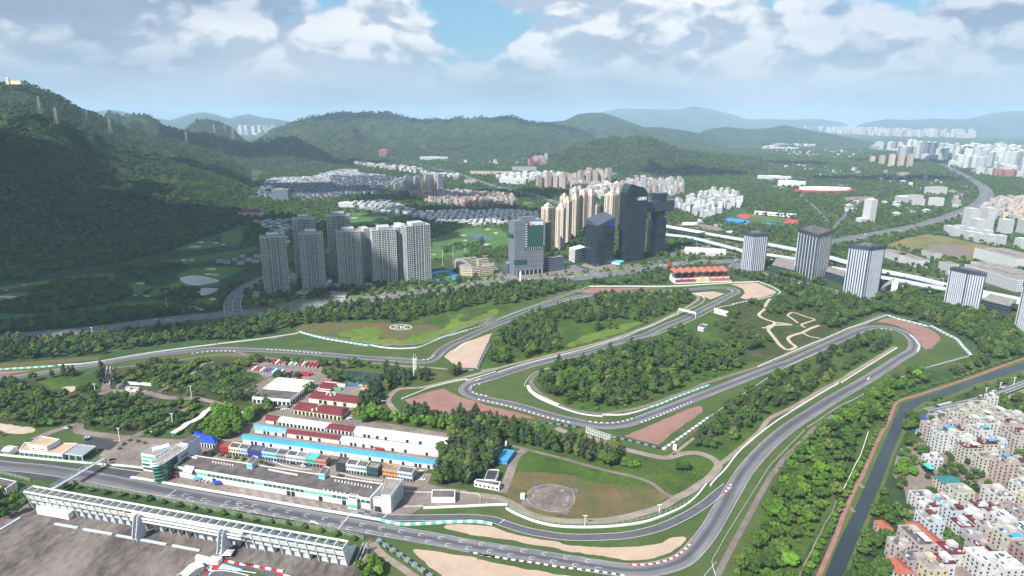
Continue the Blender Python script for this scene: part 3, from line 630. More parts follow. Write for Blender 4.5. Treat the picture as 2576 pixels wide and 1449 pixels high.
for s in ['D 1095,850 985,985', 'A 1772,1068 1655,1155', 'A 1010,830 1430,890', 'D 1500,810 1440,870', 'G 355,885 305,925']:
 ribbon(mb, line2(s, 1), .5, .47)
for k in range(5):
 a = G(*px(f'D {0},{575+k*14}')[0]).xy; b = G(*px(f'D {1380},{822+k*12}')[0]).xy
 q = resample([a, b], 5)
 for i in range(0, len(q) - 1, 2): ribbon(mb, [q[i], q[i + 1]], .22, .42)
mb.build('grid_marking', M_white, kind='structure')
def kerb(s, cols, label_part='kerb', w=1.4, step=2.6):
 pl = resample(line2(s, 6), step); mb = MB()
 for k in range(len(pl) - 1):
  wall(mb, [pl[k], pl[k + 1]], w, .3, .56, k % 2)
 mb.build('kerb', cols, kind='structure')
BW = [M_kerbd, M_white]; RW = [M_red, M_white]
kerb('D 2310,1215 2576,1262 G 100,1235 400,1285 700,1328 900,1362 1200,1398 1500,1438 1560,1449', BW)
kerb('G 1600,1340 1700,1342 1800,1337 1900,1322 2000,1292 2080,1255 2150,1205 2240,1115', RW)
kerb('J 180,545 176,525 190,503 220,492 270,487', BW); kerb('J 178,555 230,582 340,606', BW)
kerb('J 225,632 400,672 600,722 800,778 1000,835 1170,873', BW); kerb('J 1335,857 1450,873 1600,877 1720,857 1825,825', BW)
kerb('J 1865,882 1950,850 2100,790 2250,725 2400,665', BW)
kerb('F 300,192 500,200 700,218 870,233', BW); kerb('F 1870,292 1940,296 1980,278 2015,240', BW)
kerb('E 1900,345 2050,325 2200,315 2390,318', BW)
kerb('S 760,292 850,260 950,238 1060,222 1120,216', BW)
kerb('I 1110,90 1200,95 1270,108', BW); kerb('I 1425,148 1460,180 1500,225 1523,270 1500,320', [M_white, M_white])
kerb('P 1822,1243 1842,1215', RW)
kerb('S 2105,195 2100,182 2070,172', BW); kerb('S 100,575 60,600 10,640', [M_white, M_white])
# ZIC emblem laid out on the meadow
mb = MB(); zc = px('K 1618,1255')[0]
def zp(x, y): return G(zc[0] + x * .25, zc[1] + y * .25).xy
el = [zp(108 * math.cos(a), 27 * math.sin(a)) for a in [i * math.pi / 24 for i in range(49)]]
ribbon(mb, el, 1.3, .30)
for st in [[(-72, -14), (-22, -14), (-72, 14), (-20, 14)], [(0, -14), (0, 14)], [(66, -9), (52, -15), (36, -13), (26, -4), (26, 5), (36, 13), (52, 15), (68, 9)]]:
 ribbon(mb, [zp(*q) for q in st], 1.7, .31)
o = mb.build('circuit_emblem', M_white); tag(o, 'white oval ZIC emblem laid on the meadow beside the track', 'ground sign')
# ------------------------------------------------------------------ barriers and fences round the circuit
M_steel = mat('galvanised_steel', (150, 156, 160), .5, .1, .5, metal=.3)
M_tyre = mat('tyre_wall_blue_grey', (112, 132, 140), .8, .25, .8)
M_post = mat('fence_post', (150, 160, 140), .7, .1, .5)
M_mesh, _n, _b = base_mat('fence_mesh')
_b.inputs['Base Color'].default_value = lin((128, 150, 122)); _b.inputs['Alpha'].default_value = .35; _b.inputs['Roughness'].default_value = .7
def barrier(s, label, mats=None, h=1.1, w=.6, alt=0, group='concrete barrier walls round the circuit', cat='barrier', z=.05, seg=3.5, n=6):
 pl = line2(s, n); mb = MB(); wall(mb, pl, w, z, h, 0, alt, seg)
 o = mb.build('barrier_wall', mats or M_wall); tag(o, label, cat, group); KEEP_LINES.append((pl, 4)); return pl
TW2 = [M_teal, M_white]
PITWALL = barrier('A 1320,945 1500,975 2000,1062 2576,1160 D 640,762 1000,822 1420,893', 'long white pit wall between the straight and the pit lane', h=1.3, w=1.6, group=None)
barrier('A -600,665 0,718 400,757 850,798 1060,815 1250,830 1450,852', 'white wall behind the grass verge in front of the tan roofed showroom', h=1.2, w=1.2)
barrier('D 1420,897 1500,915 1560,928 1650,937 1800,932 2100,915 2350,908 2450,918 2540,935', 'teal and white tyre wall curving beside the pit exit', TW2, 1.4, 1.8, 1)
barrier('G 370,775 450,820 600,885 750,930 900,955 1100,965 1300,963 1500,950 1750,915 1950,850 2150,760 2280,660 2385,530', 'long white curved wall below the helipad field', h=1.4, w=1.1)
barrier('G 385,737 200,742 0,752 D 1845,772', 'short white wall between paddock end and grass strip', h=1.4, w=1.1)
barrier('G 2425,545 2480,480 2576,382 2750,170 I 25,1068 200,950 400,825 600,705 710,645', 'white wall along the inside of the long right hand curve', h=1.3, w=1.0)
barrier('I 740,635 900,535 1100,410 1300,285', 'white wall inside the hairpin beside the casuarina rows', h=1.3, w=.9)
barrier('I -100,475 0,430 200,345 400,260 600,180 780,100 M 1080,1070 1250,1015 1415,957', 'white wall between the dirt bike paths and the back straight', h=1.3, w=.9)
barrier('M 1415,957 1500,985 1600,1010 1700,1035 1770,1055', 'teal and white tyre wall behind the red gravel at the hairpin', TW2, 1.6, 2.0, 1)
barrier('M 1790,1050 1900,1110 2000,1160 2060,1230 2120,1290', 'broad grey white tyre wall curving behind the hairpin', [M_white, M_tyre], 1.6, 3.6, 1)
barrier('J 748,507 780,560 850,610 1000,680 1060,700', 'thick white tyre stack at the tip of the infield wood', h=1.5, w=3.2)
barrier('J 750,530 830,612 1000,692 1200,765 1350,798 1500,812', 'white wall round the tip of the infield wood', h=1.1, w=.8)
barrier('J 1500,797 1700,797 1850,767 1950,735', 'white wall under the southern edge of the infield wood', h=1.2, w=1.1)
barrier('J 1955,733 2100,685 2300,603 2576,500', 'teal and white tyre wall under the infield wood', TW2, 1.4, 1.6, 1)
barrier('J 715,505 740,450 800,390 900,345 1000,318', 'thin white rail looping round the west tip of the wood', h=1.0, w=.5)
barrier('F 1680,692 1850,625 2000,567 2300,497 J 140,450 240,422 430,362', 'white wall above the first red gravel trap', h=1.2, w=.9)
barrier('J 450,370 700,292 1000,216 1300,142 1500,82 1760,0 S 1400,488 1500,450 1640,385 1780,325', 'long white wall along the north side of the middle straight', h=1.2, w=.9)
barrier('S 1790,320 1850,292 1888,265 1892,240 1860,218 1790,200 1760,197', 'thin white rail looping inside the far hairpin', h=1.0, w=.6)
barrier('S 1020,151 1300,151 1640,151 1900,137 2100,124 2290,116', 'white wall in front of the red roofed grandstand', h=1.6, w=1.2)
barrier('S 2300,114 2400,152 2450,182 2466,202 2400,228 2300,252 2200,267 2110,287', 'grey and white tyre wall round the far pale gravel trap', [M_white, M_tyre], 1.4, 2.0, 1)
barrier('S 2108,290 1990,315 1850,385 1700,450 1500,530', 'low white rail south of the far straight', h=1.0, w=.5)
barrier('S 1020,151 960,180 850,222 700,272 500,342 400,382 250,442 0,512 -200,590', 'pale teal wall beside the lime coloured meadow', TW2, 1.2, .9, 1)
barrier('F 2350,0 2200,45 2100,70 1900,157 1780,180 1600,183 1450,166 1365,149', 'white wall below the emblem meadow', h=1.3, w=1.0)
barrier('F 1350,157 1200,132 900,82 700,32 652,14', 'teal and white tyre wall along the olive run off', TW2, 1.5, 2.0, 1)
barrier('F 640,30 300,82 0,118 E 2190,245', 'white wall at the edge of the western wood', h=1.3, w=.9)
barrier('E 2180,248 1900,282 1600,322 1400,352 1200,387 1000,422 800,447 580,457', 'white wall along the western straight', h=1.3, w=.9)
barrier('E 560,467 300,485 0,505 -500,560', 'teal and white tyre wall at the western end', TW2, 1.5, 1.6, 1)
barrier('J 570,858 800,877 1000,887 1130,905 1270,925', 'dark tyre barrier south of the infield corner', [M_tyre, M_black], 1.1, 1.2, 1)
barrier('J 1600,1018 1800,1062 1950,1100 2080,1137', 'low dark barrier below the red gravel triangle', [M_tyre, M_black], 1.1, 1.2, 1)
barrier('J 2112,1147 2200,1090 2300,1020 2450,915 2576,822', 'grey tyre wall running up beside the red gravel triangle', [M_white, M_tyre], 1.5, 2.4, 1)
barrier('J 2576,822 2700,735 I 40,560 200,470 500,330', 'thin rail in front of the casuarina rows', h=.9, w=.35)
barrier('D 1385,1090 1500,1172 1650,1272 1880,1432 2000,1530', 'blue grey tyre wall at the end of the grandstand', [M_tyre, M_black], 1.5, 3.0, 1)
barrier('F 2445,390 2500,270 2576,140 S 290,570', 'dark tyre wall beside the pale gravel wedge', [M_tyre, M_black], 1.4, 3.0, 1)
barrier('M 2120,1297 2050,1315 1950,1342 1850,1370 1750,1402', 'low steel rail behind the hairpin grass', M_steel, .9, .5)
barrier('H 1010,0 930,240 880,330 830,440 755,590', 'low stone fence between shrubs and promenade', h=1.0, w=.5, n=3)
barrier('H 685,705 640,830 570,940 545,1000 480,1120 430,1230 370,1340 320,1449', 'grey stone wall between the wood and the lower promenade', M_conc, 1.4, .9)
def fence(s, label, h=3.0, step=5.0, mesh=True, group='post and wire fences round the circuit'):
 pl = resample(line2(s, 5), step); mb = MB()
 for p in pl: mb.bar((p.x, p.y, 0), (p.x, p.y, h), .28, .28)
 for k in range(len(pl) - 1):
  for zz in ((h - .15, h * .5) if mesh else (h - .15, h * .55, h * .25)):
   mb.bar((pl[k].x, pl[k].y, zz), (pl[k + 1].x, pl[k + 1].y, zz), .12, .14)
 t = thing('wire_fence' if mesh else 'guard_rail', label, 'fence', (pl[0].x, pl[0].y, 0), group)
 mb.build('post_and_rail', M_post if mesh else M_white, t, kind='stuff')
 if mesh:
  mb = MB()
  for k in range(len(pl) - 1):
   a, b = pl[k], pl[k + 1]; mb.face([(a.x, a.y, .1), (b.x, b.y, .1), (b.x, b.y, h), (a.x, a.y, h)])
  mb.build('wire_mesh', M_mesh, t)
 KEEP_LINES.append((pl, 3))
fence('A -300,860 0,905 300,980', 'wire fence beside the straight left of the truss bridge')
fence('A 700,1005 1200,1090 1650,1180 2200,1290 2576,1370 D 640,960 1000,1025 1240,1085', 'tall wire fence between the straight and the long grandstand', 3.6)
fence('G 400,775 600,862 750,905 900,930 1100,940 1300,938 1500,925 1750,888 1950,825 2150,735 2270,640 2370,525', 'wire fence above the white curved wall', 2.6)
fence('G 2480,1449 2440,1310 2500,1200 2576,1060 2700,860 H 0,375 100,260 350,5 I 350,1130', 'white guard rail on the outside of the first corner', 1.1, 4, False)
fence('G 2370,1449 2480,1322', 'short white guard rail at the foot of the first corner', 1.3, 4, False)
fence('I 400,1080 500,1020 650,915 760,850 850,810 1000,725 1060,685 1200,625 1370,570', 'white guard rail between the right straight and the wood', 1.1, 4, False)
fence('I 1590,485 1700,455 1850,415 2040,365', 'steel guard rail beyond the hairpin lawn', 1.1, 4, False)
fence('G 1440,170 D 2000,1050', 'short wire fence remnant', 1.0) if False else None
fence('J 1740,775 1900,740 2060,690 2300,590 2576,480', 'wire fence behind the tyre wall under the wood', 2.6)
fence('D 1410,1115 1500,1190 1650,1295 1840,1430', 'wire fence along the blue grey tyre wall', 2.8)
fence('C 600,890 700,930 860,965 990,975', 'white picket fence in the paddock lane', 1.2, 2.5, False)
fence('C 1280,1010 1400,1040 1560,1070 1700,1085', 'white picket fence below the shop terrace', 1.2, 2.5, False)
fence('D 1660,605 1780,612 1925,615', 'white fence left of the low hut', 1.4, 2.5, False)
fence('D 2220,610 2300,622 2410,640 2415,720', 'white fence right of the low hut', 1.4, 2.5, False)
fence('D 1655,760 1840,752', 'white gate rail at the paddock exit', 1.4, 2.5, False)
# ------------------------------------------------------------------ trees
M_bark = mat('bark', (92, 78, 64), .9, .2, 1.0)
M_leaf = {'broadleaf': leaf_mat('broadleaf_foliage', (36, 58, 26), (74, 98, 40), (104, 104, 56)),
          'casuarina': leaf_mat('casuarina_foliage', (44, 60, 38), (70, 86, 52), (88, 88, 60)),
          'bright': leaf_mat('bright_foliage', (56, 88, 26), (86, 120, 38), None),
          'palm': leaf_mat('palm_foliage', (38, 62, 30), (66, 92, 44), None),
          'shrub': leaf_mat('shrub_foliage', (50, 76, 30), (84, 110, 44), (104, 110, 56))}
def ico(sub):
 bm = bmesh.new(); bmesh.ops.create_icosphere(bm, subdivisions=sub, radius=1.0)
 v = [tuple(x.co) for x in bm.verts]; f = [tuple(q.index for q in p.verts) for p in bm.faces]; bm.free(); return v, f
ICO1 = ico(1); ICO2 = ico(2)
def lump(mb, c, rx, ry, rz, rnd, jit=.22, src=ICO2):
 i = len(mb.v)
 for x, y, z in src[0]:
  k = 1 + rnd.uniform(-jit, jit); mb.v.append((c[0] + x * rx * k, c[1] + y * ry * k, c[2] + z * rz * k))
 for f in src[1]: mb.f.append(tuple(i + a for a in f)); mb.m.append(0)
def card(mb, p, n, s, rnd):
 n = Vector(n).normalized(); a = n.cross(Vector((rnd.uniform(-1, 1), rnd.uniform(-1, 1), rnd.uniform(-1, 1)))).normalized(); b = n.cross(a)
 p = Vector(p); mb.face([p + a * s, p + b * s * .8, p - a * s * .9, p - b * s * .7])
def crown_mesh(kind, seed):
 """unit tree: 10 m tall"""
 rnd = random.Random(seed); mb = MB()
 def cards(c, rx, ry, rz, n, s):
  for _ in range(n):
   d = Vector((rnd.gauss(0, 1), rnd.gauss(0, 1), rnd.gauss(.25, 1))).normalized(); k = rnd.uniform(.9, 1.22)
   card(mb, (c[0] + d.x * rx * k, c[1] + d.y * ry * k, c[2] + d.z * rz * k), d + Vector((rnd.uniform(-.8, .8), rnd.uniform(-.8, .8), rnd.uniform(-.2, .8))), s * rnd.uniform(.7, 1.4), rnd)
 if kind == 'casuarina':
  for k in range(6):
   z = 2.6 + k * 1.25; r = [1.9, 2.3, 2.3, 1.9, 1.5, 1.0][k] * rnd.uniform(.8, 1.2)
   for q in range(3 if k < 4 else 2):
    a = rnd.uniform(0, 6.28); o = r * rnd.uniform(.4, .8)
    c = (math.cos(a) * o, math.sin(a) * o, z + rnd.uniform(-.4, .4)); lump(mb, c, r * .62, r * .62, 1.15, rnd, .34, ICO1); cards(c, r * .8, r * .8, 1.4, 18, .42)
 elif kind == 'palm':
  for k in range(11):
   a = k * 2 * math.pi / 11 + rnd.uniform(-.2, .2); up = rnd.uniform(.1, .9); L = rnd.uniform(2.6, 3.4)
   prev = Vector((0, 0, 8.6)); w = .32
   for j in range(1, 5):
    t = j / 4; q = Vector((math.cos(a) * L * t, math.sin(a) * L * t, 8.6 + up * 1.6 * math.sin(t * 2.2) - 1.6 * t * t))
    s = Vector((-math.sin(a), math.cos(a), 0)) * w * 1.8
    mb.face([prev - s, q - s * .7, q + s * .7, prev + s]); prev = q
 else:
  wide = {'broadleaf': 1.0, 'bright': 1.12, 'shrub': 1.25}[kind]; base = {'broadleaf': 5.6, 'bright': 5.0, 'shrub': 3.6}[kind]
  n = 13
  for k in range(n):
   a = k * 2.4 + rnd.uniform(-.4, .4); o = (0 if k == 0 else rnd.uniform(1.1, 2.9)) * wide; r = rnd.uniform(.95, 1.6) * wide
   c = (math.cos(a) * o, math.sin(a) * o, base + rnd.uniform(-.9, 1.4) + (1.6 if k == 0 else 0)); lump(mb, c, r, r, r * .88, rnd, .3, ICO1 if k % 2 else ICO2); cards(c, r, r, r * .9, 30, .46)
 me = bpy.data.meshes.new('crown'); me.from_pydata(mb.v, [], mb.f); me.materials.append(M_leaf[kind]); return me
def trunk_mesh(kind):
 mb = MB(); h = {'broadleaf': 6, 'bright': 5.5, 'shrub': 3, 'casuarina': 9.2, 'palm': 8.7}[kind]; r = .26 if kind != 'palm' else .2
 n = 6
 for k in range(n):
  a, b = k * 2 * math.pi / n, (k + 1) * 2 * math.pi / n
  mb.face([(r * math.cos(a), r * math.sin(a), 0), (r * math.cos(b), r * math.sin(b), 0), (r * .45 * math.cos(b), r * .45 * math.sin(b), h), (r * .45 * math.cos(a), r * .45 * math.sin(a), h)])
 if kind in ('broadleaf', 'bright', 'shrub'):
  for k in range(4):
   a = k * 1.57 + .4; mb.bar((0, 0, h * .45), (math.cos(a) * 2, math.sin(a) * 2, h * .9), .18, .18)
 me = bpy.data.meshes.new('trunk'); me.from_pydata(mb.v, [], mb.f); me.materials.append(M_bark); return me
KN = {'broadleaf': ('broadleaf_tree', 'tree'), 'bright': ('round_tree', 'tree'), 'shrub': ('shrub', 'shrub'), 'casuarina': ('casuarina_tree', 'tree'), 'palm': ('palm_tree', 'palm tree')}
CROWNS = {k: [crown_mesh(k, 10 * i + 3) for i in range(4)] for k in M_leaf}
TRUNKS = {k: trunk_mesh(k) for k in M_leaf}
TREES = {k: [] for k in M_leaf}    # (x, y, z, size, label, group)
def add_trees(pts, kind, size, label, group, var=.3, z=None):
 for i, p in enumerate(pts):
  s = size * (1 + RNG.uniform(-var, var)); TREES[kind].append((p[0], p[1], 0.0 if z is None else z[i], s, label, group))
def keep_mask(P, polys=True):
 ok = np.ones(len(P), bool)
 for pl, d in KEEP_LINES: ok &= ~near_line(P, pl, d)
 if polys:
  for q in KEEP_POLYS: ok &= ~inpoly(P, q)
 return ok
def scatter(poly, sp, jit=.45):
 A = np.array([[p[0], p[1]] for p in poly]); lo, hi = A.min(0), A.max(0)
 gx, gy = np.meshgrid(np.arange(lo[0], hi[0], sp), np.arange(lo[1], hi[1], sp)); P = np.stack([gx.ravel(), gy.ravel()], -1)
 P = P + RNG.uniform(-jit, jit, P.shape) * sp
 return P[inpoly(P, A)]
def wood(s, kind, sp, size, label, group, holes=0.0, hs=40., lines=True, var=.3):
 P = scatter(W(s), sp)
 if len(P) == 0: return
 if lines:
  ok = np.ones(len(P), bool)
  for pl, d in KEEP_LINES: ok &= ~near_line(P, pl, d + (1 if d < 20 else 0))
  P = P[ok]
 if holes: P = P[fbm(P[:, 0] / hs + 50, P[:, 1] / hs + 50, 3, 21) > holes]
 kinds = kind if isinstance(kind, (list, tuple)) else [kind]
 w = RNG.integers(0, len(kinds), len(P))
 for j, k in enumerate(kinds): add_trees(P[w == j], k, size * (.55 if k == 'shrub' and len(kinds) > 1 else 1), label % {'broadleaf': 'dark green broadleaf tree', 'bright': 'bright green round crowned tree', 'shrub': 'low green shrub', 'casuarina': 'feathery grey green casuarina tree', 'palm': 'slender palm tree'}[k] if '%s' in label else label, group, var)
def row(s, kind, step, size, label, group, jit=1.0, var=.15):
 q = resample(line2(s, 3), step); add_trees([(p.x + RNG.uniform(-jit, jit), p.y + RNG.uniform(-jit, jit)) for p in q], kind, size, label, group, var)
# ------------------------------------------------------------------ paddock buildings, grandstand, bridges, cars
M_roofd = mat('dark_flat_roof', (92, 86, 86), .9, .26, .12)
M_roofg = mat('grey_flat_roof', (132, 126, 122), .9, .2, .12)
M_rooft = mat('tan_roof', (172, 144, 124), .85, .1, .1)
M_maroon = mat('maroon_sheet_roof', (104, 40, 46), .6, .12, .08)
M_bluer = mat('blue_sheet_roof', (62, 138, 190), .55, .08, .06)
M_bluer2 = mat('light_blue_sheet_roof', (104, 160, 204), .55, .08, .06)
M_royal = mat('royal_blue_roof', (26, 64, 172), .5, .08, .06)
M_whiter = mat('white_sheet_roof', (214, 216, 214), .6, .08, .06)
M_green_glass = glass_mat('green_glass', (46, 84, 80), .15)
M_mint = mat('mint_panel', (96, 176, 150), .5, .12, .3)
M_dark = mat('dark_opening', (38, 40, 42), .7, .1, .5)
M_door = mat('roller_door', (182, 184, 184), .6, .06, .5)
M_cyan = mat('cyan_panel', (84, 190, 206), .5, .08, .3)
M_glassd = glass_mat('dark_glass', (44, 52, 60), .15)
M_pink_p = mat('pink_banner', (206, 56, 104), .5, .1, .2)
M_cream = mat('cream_wall', (206, 196, 172), .75, .1, .25)
M_grey = mat('grey_wall', (150, 152, 156), .75, .1, .25)
M_lgrey = mat('light_grey_wall', (176, 184, 192), .7, .08, .25)
PADDOCK = []
def quad4(fl, fr, br, bl): return [Vector((p[0], p[1])) for p in (fl, fr, br, bl)]
def wallpts(a, b, t0, t1, out=.06):
 d = (b - a); n = Vector((d.y, -d.x)).normalized() * out
 return a + d * t0 + n, a + d * t1 + n
def panel(name, a, b, t0, t1, z0, z1, m, parent, out=.08, depth=.10):
 """upright rectangular piece set on the wall a-b (outside on the right hand side of a->b)"""
 p, q = wallpts(a, b, t0, t1, out); mb = MB()
 d = (b - a).normalized(); n = Vector((d.y, -d.x))
 mb.prism([p, q, q - n * depth, p - n * depth], z0, z1); return mb.build(name, m, parent)
def shed(s, h, ridge, label, roofm, wallm=M_wall, doors=0, doorm=M_dark, hip=0.0, cat='shed', name='shed', over=.8, group=None, seed=0):
 q = quad4(*[G(u, v, h) for u, v in px(s)]); c = sum(q, Vector((0, 0))) / 4
 t = thing(name, label, cat, (c.x, c.y, 0), group); PADDOCK.append([c + (p - c) * 1.05 for p in q])
 inn = [c + (p - c) * (1 - over / max(4, (p - c).length)) for p in q]
 mb = MB(); mb.prism(inn, 0, h - .02);
 ml = (q[0] + q[3]) / 2; mr = (q[1] + q[2]) / 2
 if hip: d = mr - ml; ml = ml + d * hip; mr = mr - d * hip
 else:
  il = (inn[0] + inn[3]) / 2; ir = (inn[1] + inn[2]) / 2
  mb.face([(inn[0].x, inn[0].y, h), (inn[3].x, inn[3].y, h), (il.x, il.y, ridge - .25)]); mb.face([(inn[2].x, inn[2].y, h), (inn[1].x, inn[1].y, h), (ir.x, ir.y, ridge - .25)])
 mb.build('wall', wallm, t)
 mb = MB(); e = h - .12
 A = [(p.x, p.y, e) for p in q]; L = (ml.x, ml.y, ridge); Rr = (mr.x, mr.y, ridge)
 mb.face([A[0], A[1], Rr, L]); mb.face([A[2], A[3], L, Rr])
 if hip: mb.face([A[1], A[2], Rr]); mb.face([A[3], A[0], L])
 for k in range(4):      # eaves fascia
  a, b = A[k], A[(k + 1) % 4]
  if hip or k in (0, 2): mb.face([(a[0], a[1], e - .3), (b[0], b[1], e - .3), b, a])
 mb.build('roof', roofm, t)
 rnd = random.Random(seed)
 for k in range(doors):
  t0 = (k + .18) / doors; t1 = (k + .82) / doors
  panel('door', inn[0], inn[1], t0, t1, .05, h * .78, M_dark if rnd.random() < .45 else doorm, t)
 return t, inn
def flat(s, h, label, wallm, roofm=M_roofd, cat='building', name='building', par=.6, group=None, windows=None, winm=M_glassd, sides=(0,), z0=0, reg=True):
 """flat roofed block; s = four roof corners FL FR BR BL seen at height h; windows: rows of (z0,z1,count,fill)"""
 q = quad4(*[G(u, v, h) for u, v in px(s)]); c = sum(q, Vector((0, 0))) / 4
 t = thing(name, label, cat, (c.x, c.y, z0), group)
 if reg: PADDOCK.append([c + (p - c) * 1.05 for p in q])
 mb = MB(); mb.prism(q, z0, h); mb.build('wall', wallm, t)
 inn = [c + (p - c) * (1 - .7 / max(3, (p - c).length)) for p in q]
 mb = MB(); mb.prism(inn, h - .3, h + .03); mb.build('roof', roofm, t)
 if par:
  mb = MB()
  for k in range(4):
   a, b = q[k], q[(k + 1) % 4]; a2, b2 = inn[k], inn[(k + 1) % 4]; mb.prism([a, b, b2, a2], h + .035, h + par)
  mb.build('parapet', wallm, t)
 for sd in sides:
  a, b = q[sd], q[(sd + 1) % 4]
  for (w0, w1, n, fill) in (windows or []):
   if sd: n = max(1, round(n * (b - a).length / max(1, (q[1] - q[0]).length)))
   for k in range(n): panel('window', a, b, (k + .5 - fill / 2) / n, (k + .5 + fill / 2) / n, w0, w1, winm, t)
 return t, q
# long sheds behind the pits
G1 = 'long workshop sheds behind the pits'
shed('C 285,660 2240,925 2262,872 300,605', 4, 5.6, 'very long shed with bright blue roof behind the coloured shops', M_bluer, doors=48, doorm=M_door, group=G1)
shed('C 410,560 728,602 752,552 410,505', 4, 5.4, 'light blue roofed west end of the second shed row', M_bluer2, doors=8, doorm=M_door, group=G1)
shed('C 730,602 1272,674 1312,627 754,552', 4, 5.6, 'dark maroon roofed middle shed of the second row', M_maroon, doors=12, doorm=M_cream, group=G1)
shed('C 1274,674 2310,808 2352,750 1314,627', 4, 5.8, 'white roofed east shed of the second row with red awning', M_whiter, doors=24, doorm=M_door, group=G1)
shed('C 520,465 640,482 702,434 530,412', 4, 5.2, 'small maroon roofed shed at the west end of the third row', M_maroon, doors=3, doorm=M_door, group=G1)
shed('C 642,482 1125,550 1210,500 704,430', 4, 5.8, 'white roofed west shed of the third row', M_whiter, doors=12, group=G1)
shed('C 1127,550 1405,589 1462,540 1172,498', 4, 5.6, 'maroon roofed shed between two white ones in the third row', M_maroon, doors=7, group=G1)
shed('C 1407,589 2380,714 2418,652 1466,528', 4, 6.0, 'white roofed east shed of the third row with rust streaks', M_whiter, doors=22, doorm=M_door, group=G1)
shed('C 800,360 1290,430 1372,345 860,285', 5, 8.0, 'broad maroon hipped workshop with pink and white bays, nearer of two', M_maroon, M_cream, doors=12, doorm=M_dark, hip=.06)
shed('C 948,245 1450,305 1535,235 1015,172', 5, 7.6, 'broad maroon workshop with blue sign over its door, farther of two', M_maroon, M_cream, doors=10, doorm=M_wall, hip=.05)
mb = MB(); a = G(*px('C 1605,742')[0], 2.8); b = G(*px('C 1703,756')[0], 2.8); mb.bar(a, b, 2.2, .2); tag(mb.build('awning', M_red), 'red awning on the front of the white roofed shed', 'awning')
mb = MB(); a = G(*px('C 1095,262')[0], 3.4); b = G(*px('C 1198,272')[0], 3.4); mb.bar(a, b, .5, 3.0); tag(mb.build('shop_sign', mat('sign_blue', (30, 88, 176), .5)), 'blue sign board on the farther maroon workshop', 'sign')
mb = MB(); rr = random.Random(3)
for u, v in [(1060, 322), (1088, 318), (1062, 335), (1040, 362), (996, 372), (1140, 218), (1172, 205), (1226, 210), (1205, 195), (1220, 225), (1180, 228), (1146, 205)]:
 p = G(*px(f'C {u},{v}')[0], 6.6); mb.prism([(p.x - .7, p.y - .7), (p.x + .7, p.y - .7), (p.x + .7, p.y + .7), (p.x - .7, p.y + .7)], 5.8, 7.6 + rr.random() * .6)
tag(mb.build('roof_vent', M_white, kind='stuff'), 'small white vents on the maroon roofs', 'roof vents')
shed('A 1928,572 2165,602 2190,540 1960,470', 5, 8.2, 'white hall with royal blue hipped roof beside the round trees', M_royal, M_wall, doors=8, doorm=M_glassd, hip=.18, cat='hall', name='hall')
shed('A 2325,272 2520,302 2535,278 2340,250', 3.5, 4.2, 'narrow white roofed shelter behind the round trees', M_whiter)
shed('G 275,272 380,292 462,185 350,165', 4, 4.4, 'open shelter with plain blue roof by the concrete apron', M_bluer, M_bluer, cat='shelter', name='shelter')
shed('F 835,590 965,600 1030,545 1040,520 '.replace('1030,545 ', '').replace('965,600', '960,600') + '905,505', 3, 3.3, 'red roofed lean-to among the containers', M_maroon, M_wall)
# big workshop with sawtooth roof
t, q = flat('C 390,240 772,270 1015,80 652,42', 6, 'large grey workshop with white sawtooth roof lights', M_wall, M_roofd, 'workshop', 'workshop', windows=[(.3, 3.8, 9, .7)], winm=M_dark, sides=(0, 1))
for k in range(7):
 mb = MB(); f0 = .40 + k * .083; a = q[0].lerp(q[3], f0); b = q[1].lerp(q[2], f0); c = q[0].lerp(q[3], f0 + .055); d = q[1].lerp(q[2], f0 + .055)
 mb.face([(a.x, a.y, 6.1), (b.x, b.y, 6.1), (b.x, b.y, 7.6), (a.x, a.y, 7.6)]); mb.face([(a.x, a.y, 7.6), (b.x, b.y, 7.6), (d.x, d.y, 6.1), (c.x, c.y, 6.1)])
 mb.build('roof_light', [M_whiter], t)
# shops
def shoprow(segs, x0, y0, slope, back, h, tag_group):
 for i, (xa, xb, wm, rm, lab) in enumerate(segs):
  ya = y0 + (xa - x0) * slope; yb = y0 + (xb - x0) * slope
  flat(f'C {xa+1},{ya} {xb-1},{yb} {xb-1+back[0]},{yb+back[1]} {xa+1+back[0]},{ya+back[1]}', h, lab, wm, rm, 'shop', 'shop_unit', windows=[(h - 2.6, h - 1.2, max(2, round((xb - xa) / 22)), .62), (.2, 2.8, max(2, round((xb - xa) / 30)), .8)], sides=(0,) if i < len(segs) - 1 else (0, 1), group=tag_group)
M_navy = mat('navy_wall', (54, 64, 140), .6, .1, .2); M_lb = mat('pale_blue_wall', (150, 196, 216), .6, .1, .2); M_salmon = mat('salmon_wall', (184, 128, 110), .7, .1, .2); M_orange = mat('orange_wall', (196, 138, 92), .7, .1, .2)
SG = 'two storey shops in the paddock'
shoprow([(60, 150, M_red, M_roofd, 'two storey shop with bright red front at the west end'), (150, 248, M_cream, M_roofd, 'cream fronted two storey shop beside the red one'), (248, 340, M_lgrey, M_roofd, 'pale grey and blue shop beside the navy one'), (340, 484, M_navy, M_roofd, 'navy blue shop with green windows'), (484, 630, M_lb, M_roofd, 'pale blue fronted two storey shop'), (630, 728, M_grey, M_roofd, 'grey shop with dark open ground floor'), (728, 828, M_wall, M_roofd, 'white fronted shop left of the grey one'), (828, 930, M_lgrey, M_roofg, 'light grey shop with cars parked in front'), (930, 1030, M_mint, M_cyan, 'mint green shop with a turquoise roof'), (1030, 1130, M_salmon, M_roofd, 'salmon pink shop at the end of its row')], 60, 733, .138, (45, -50), 7, SG)
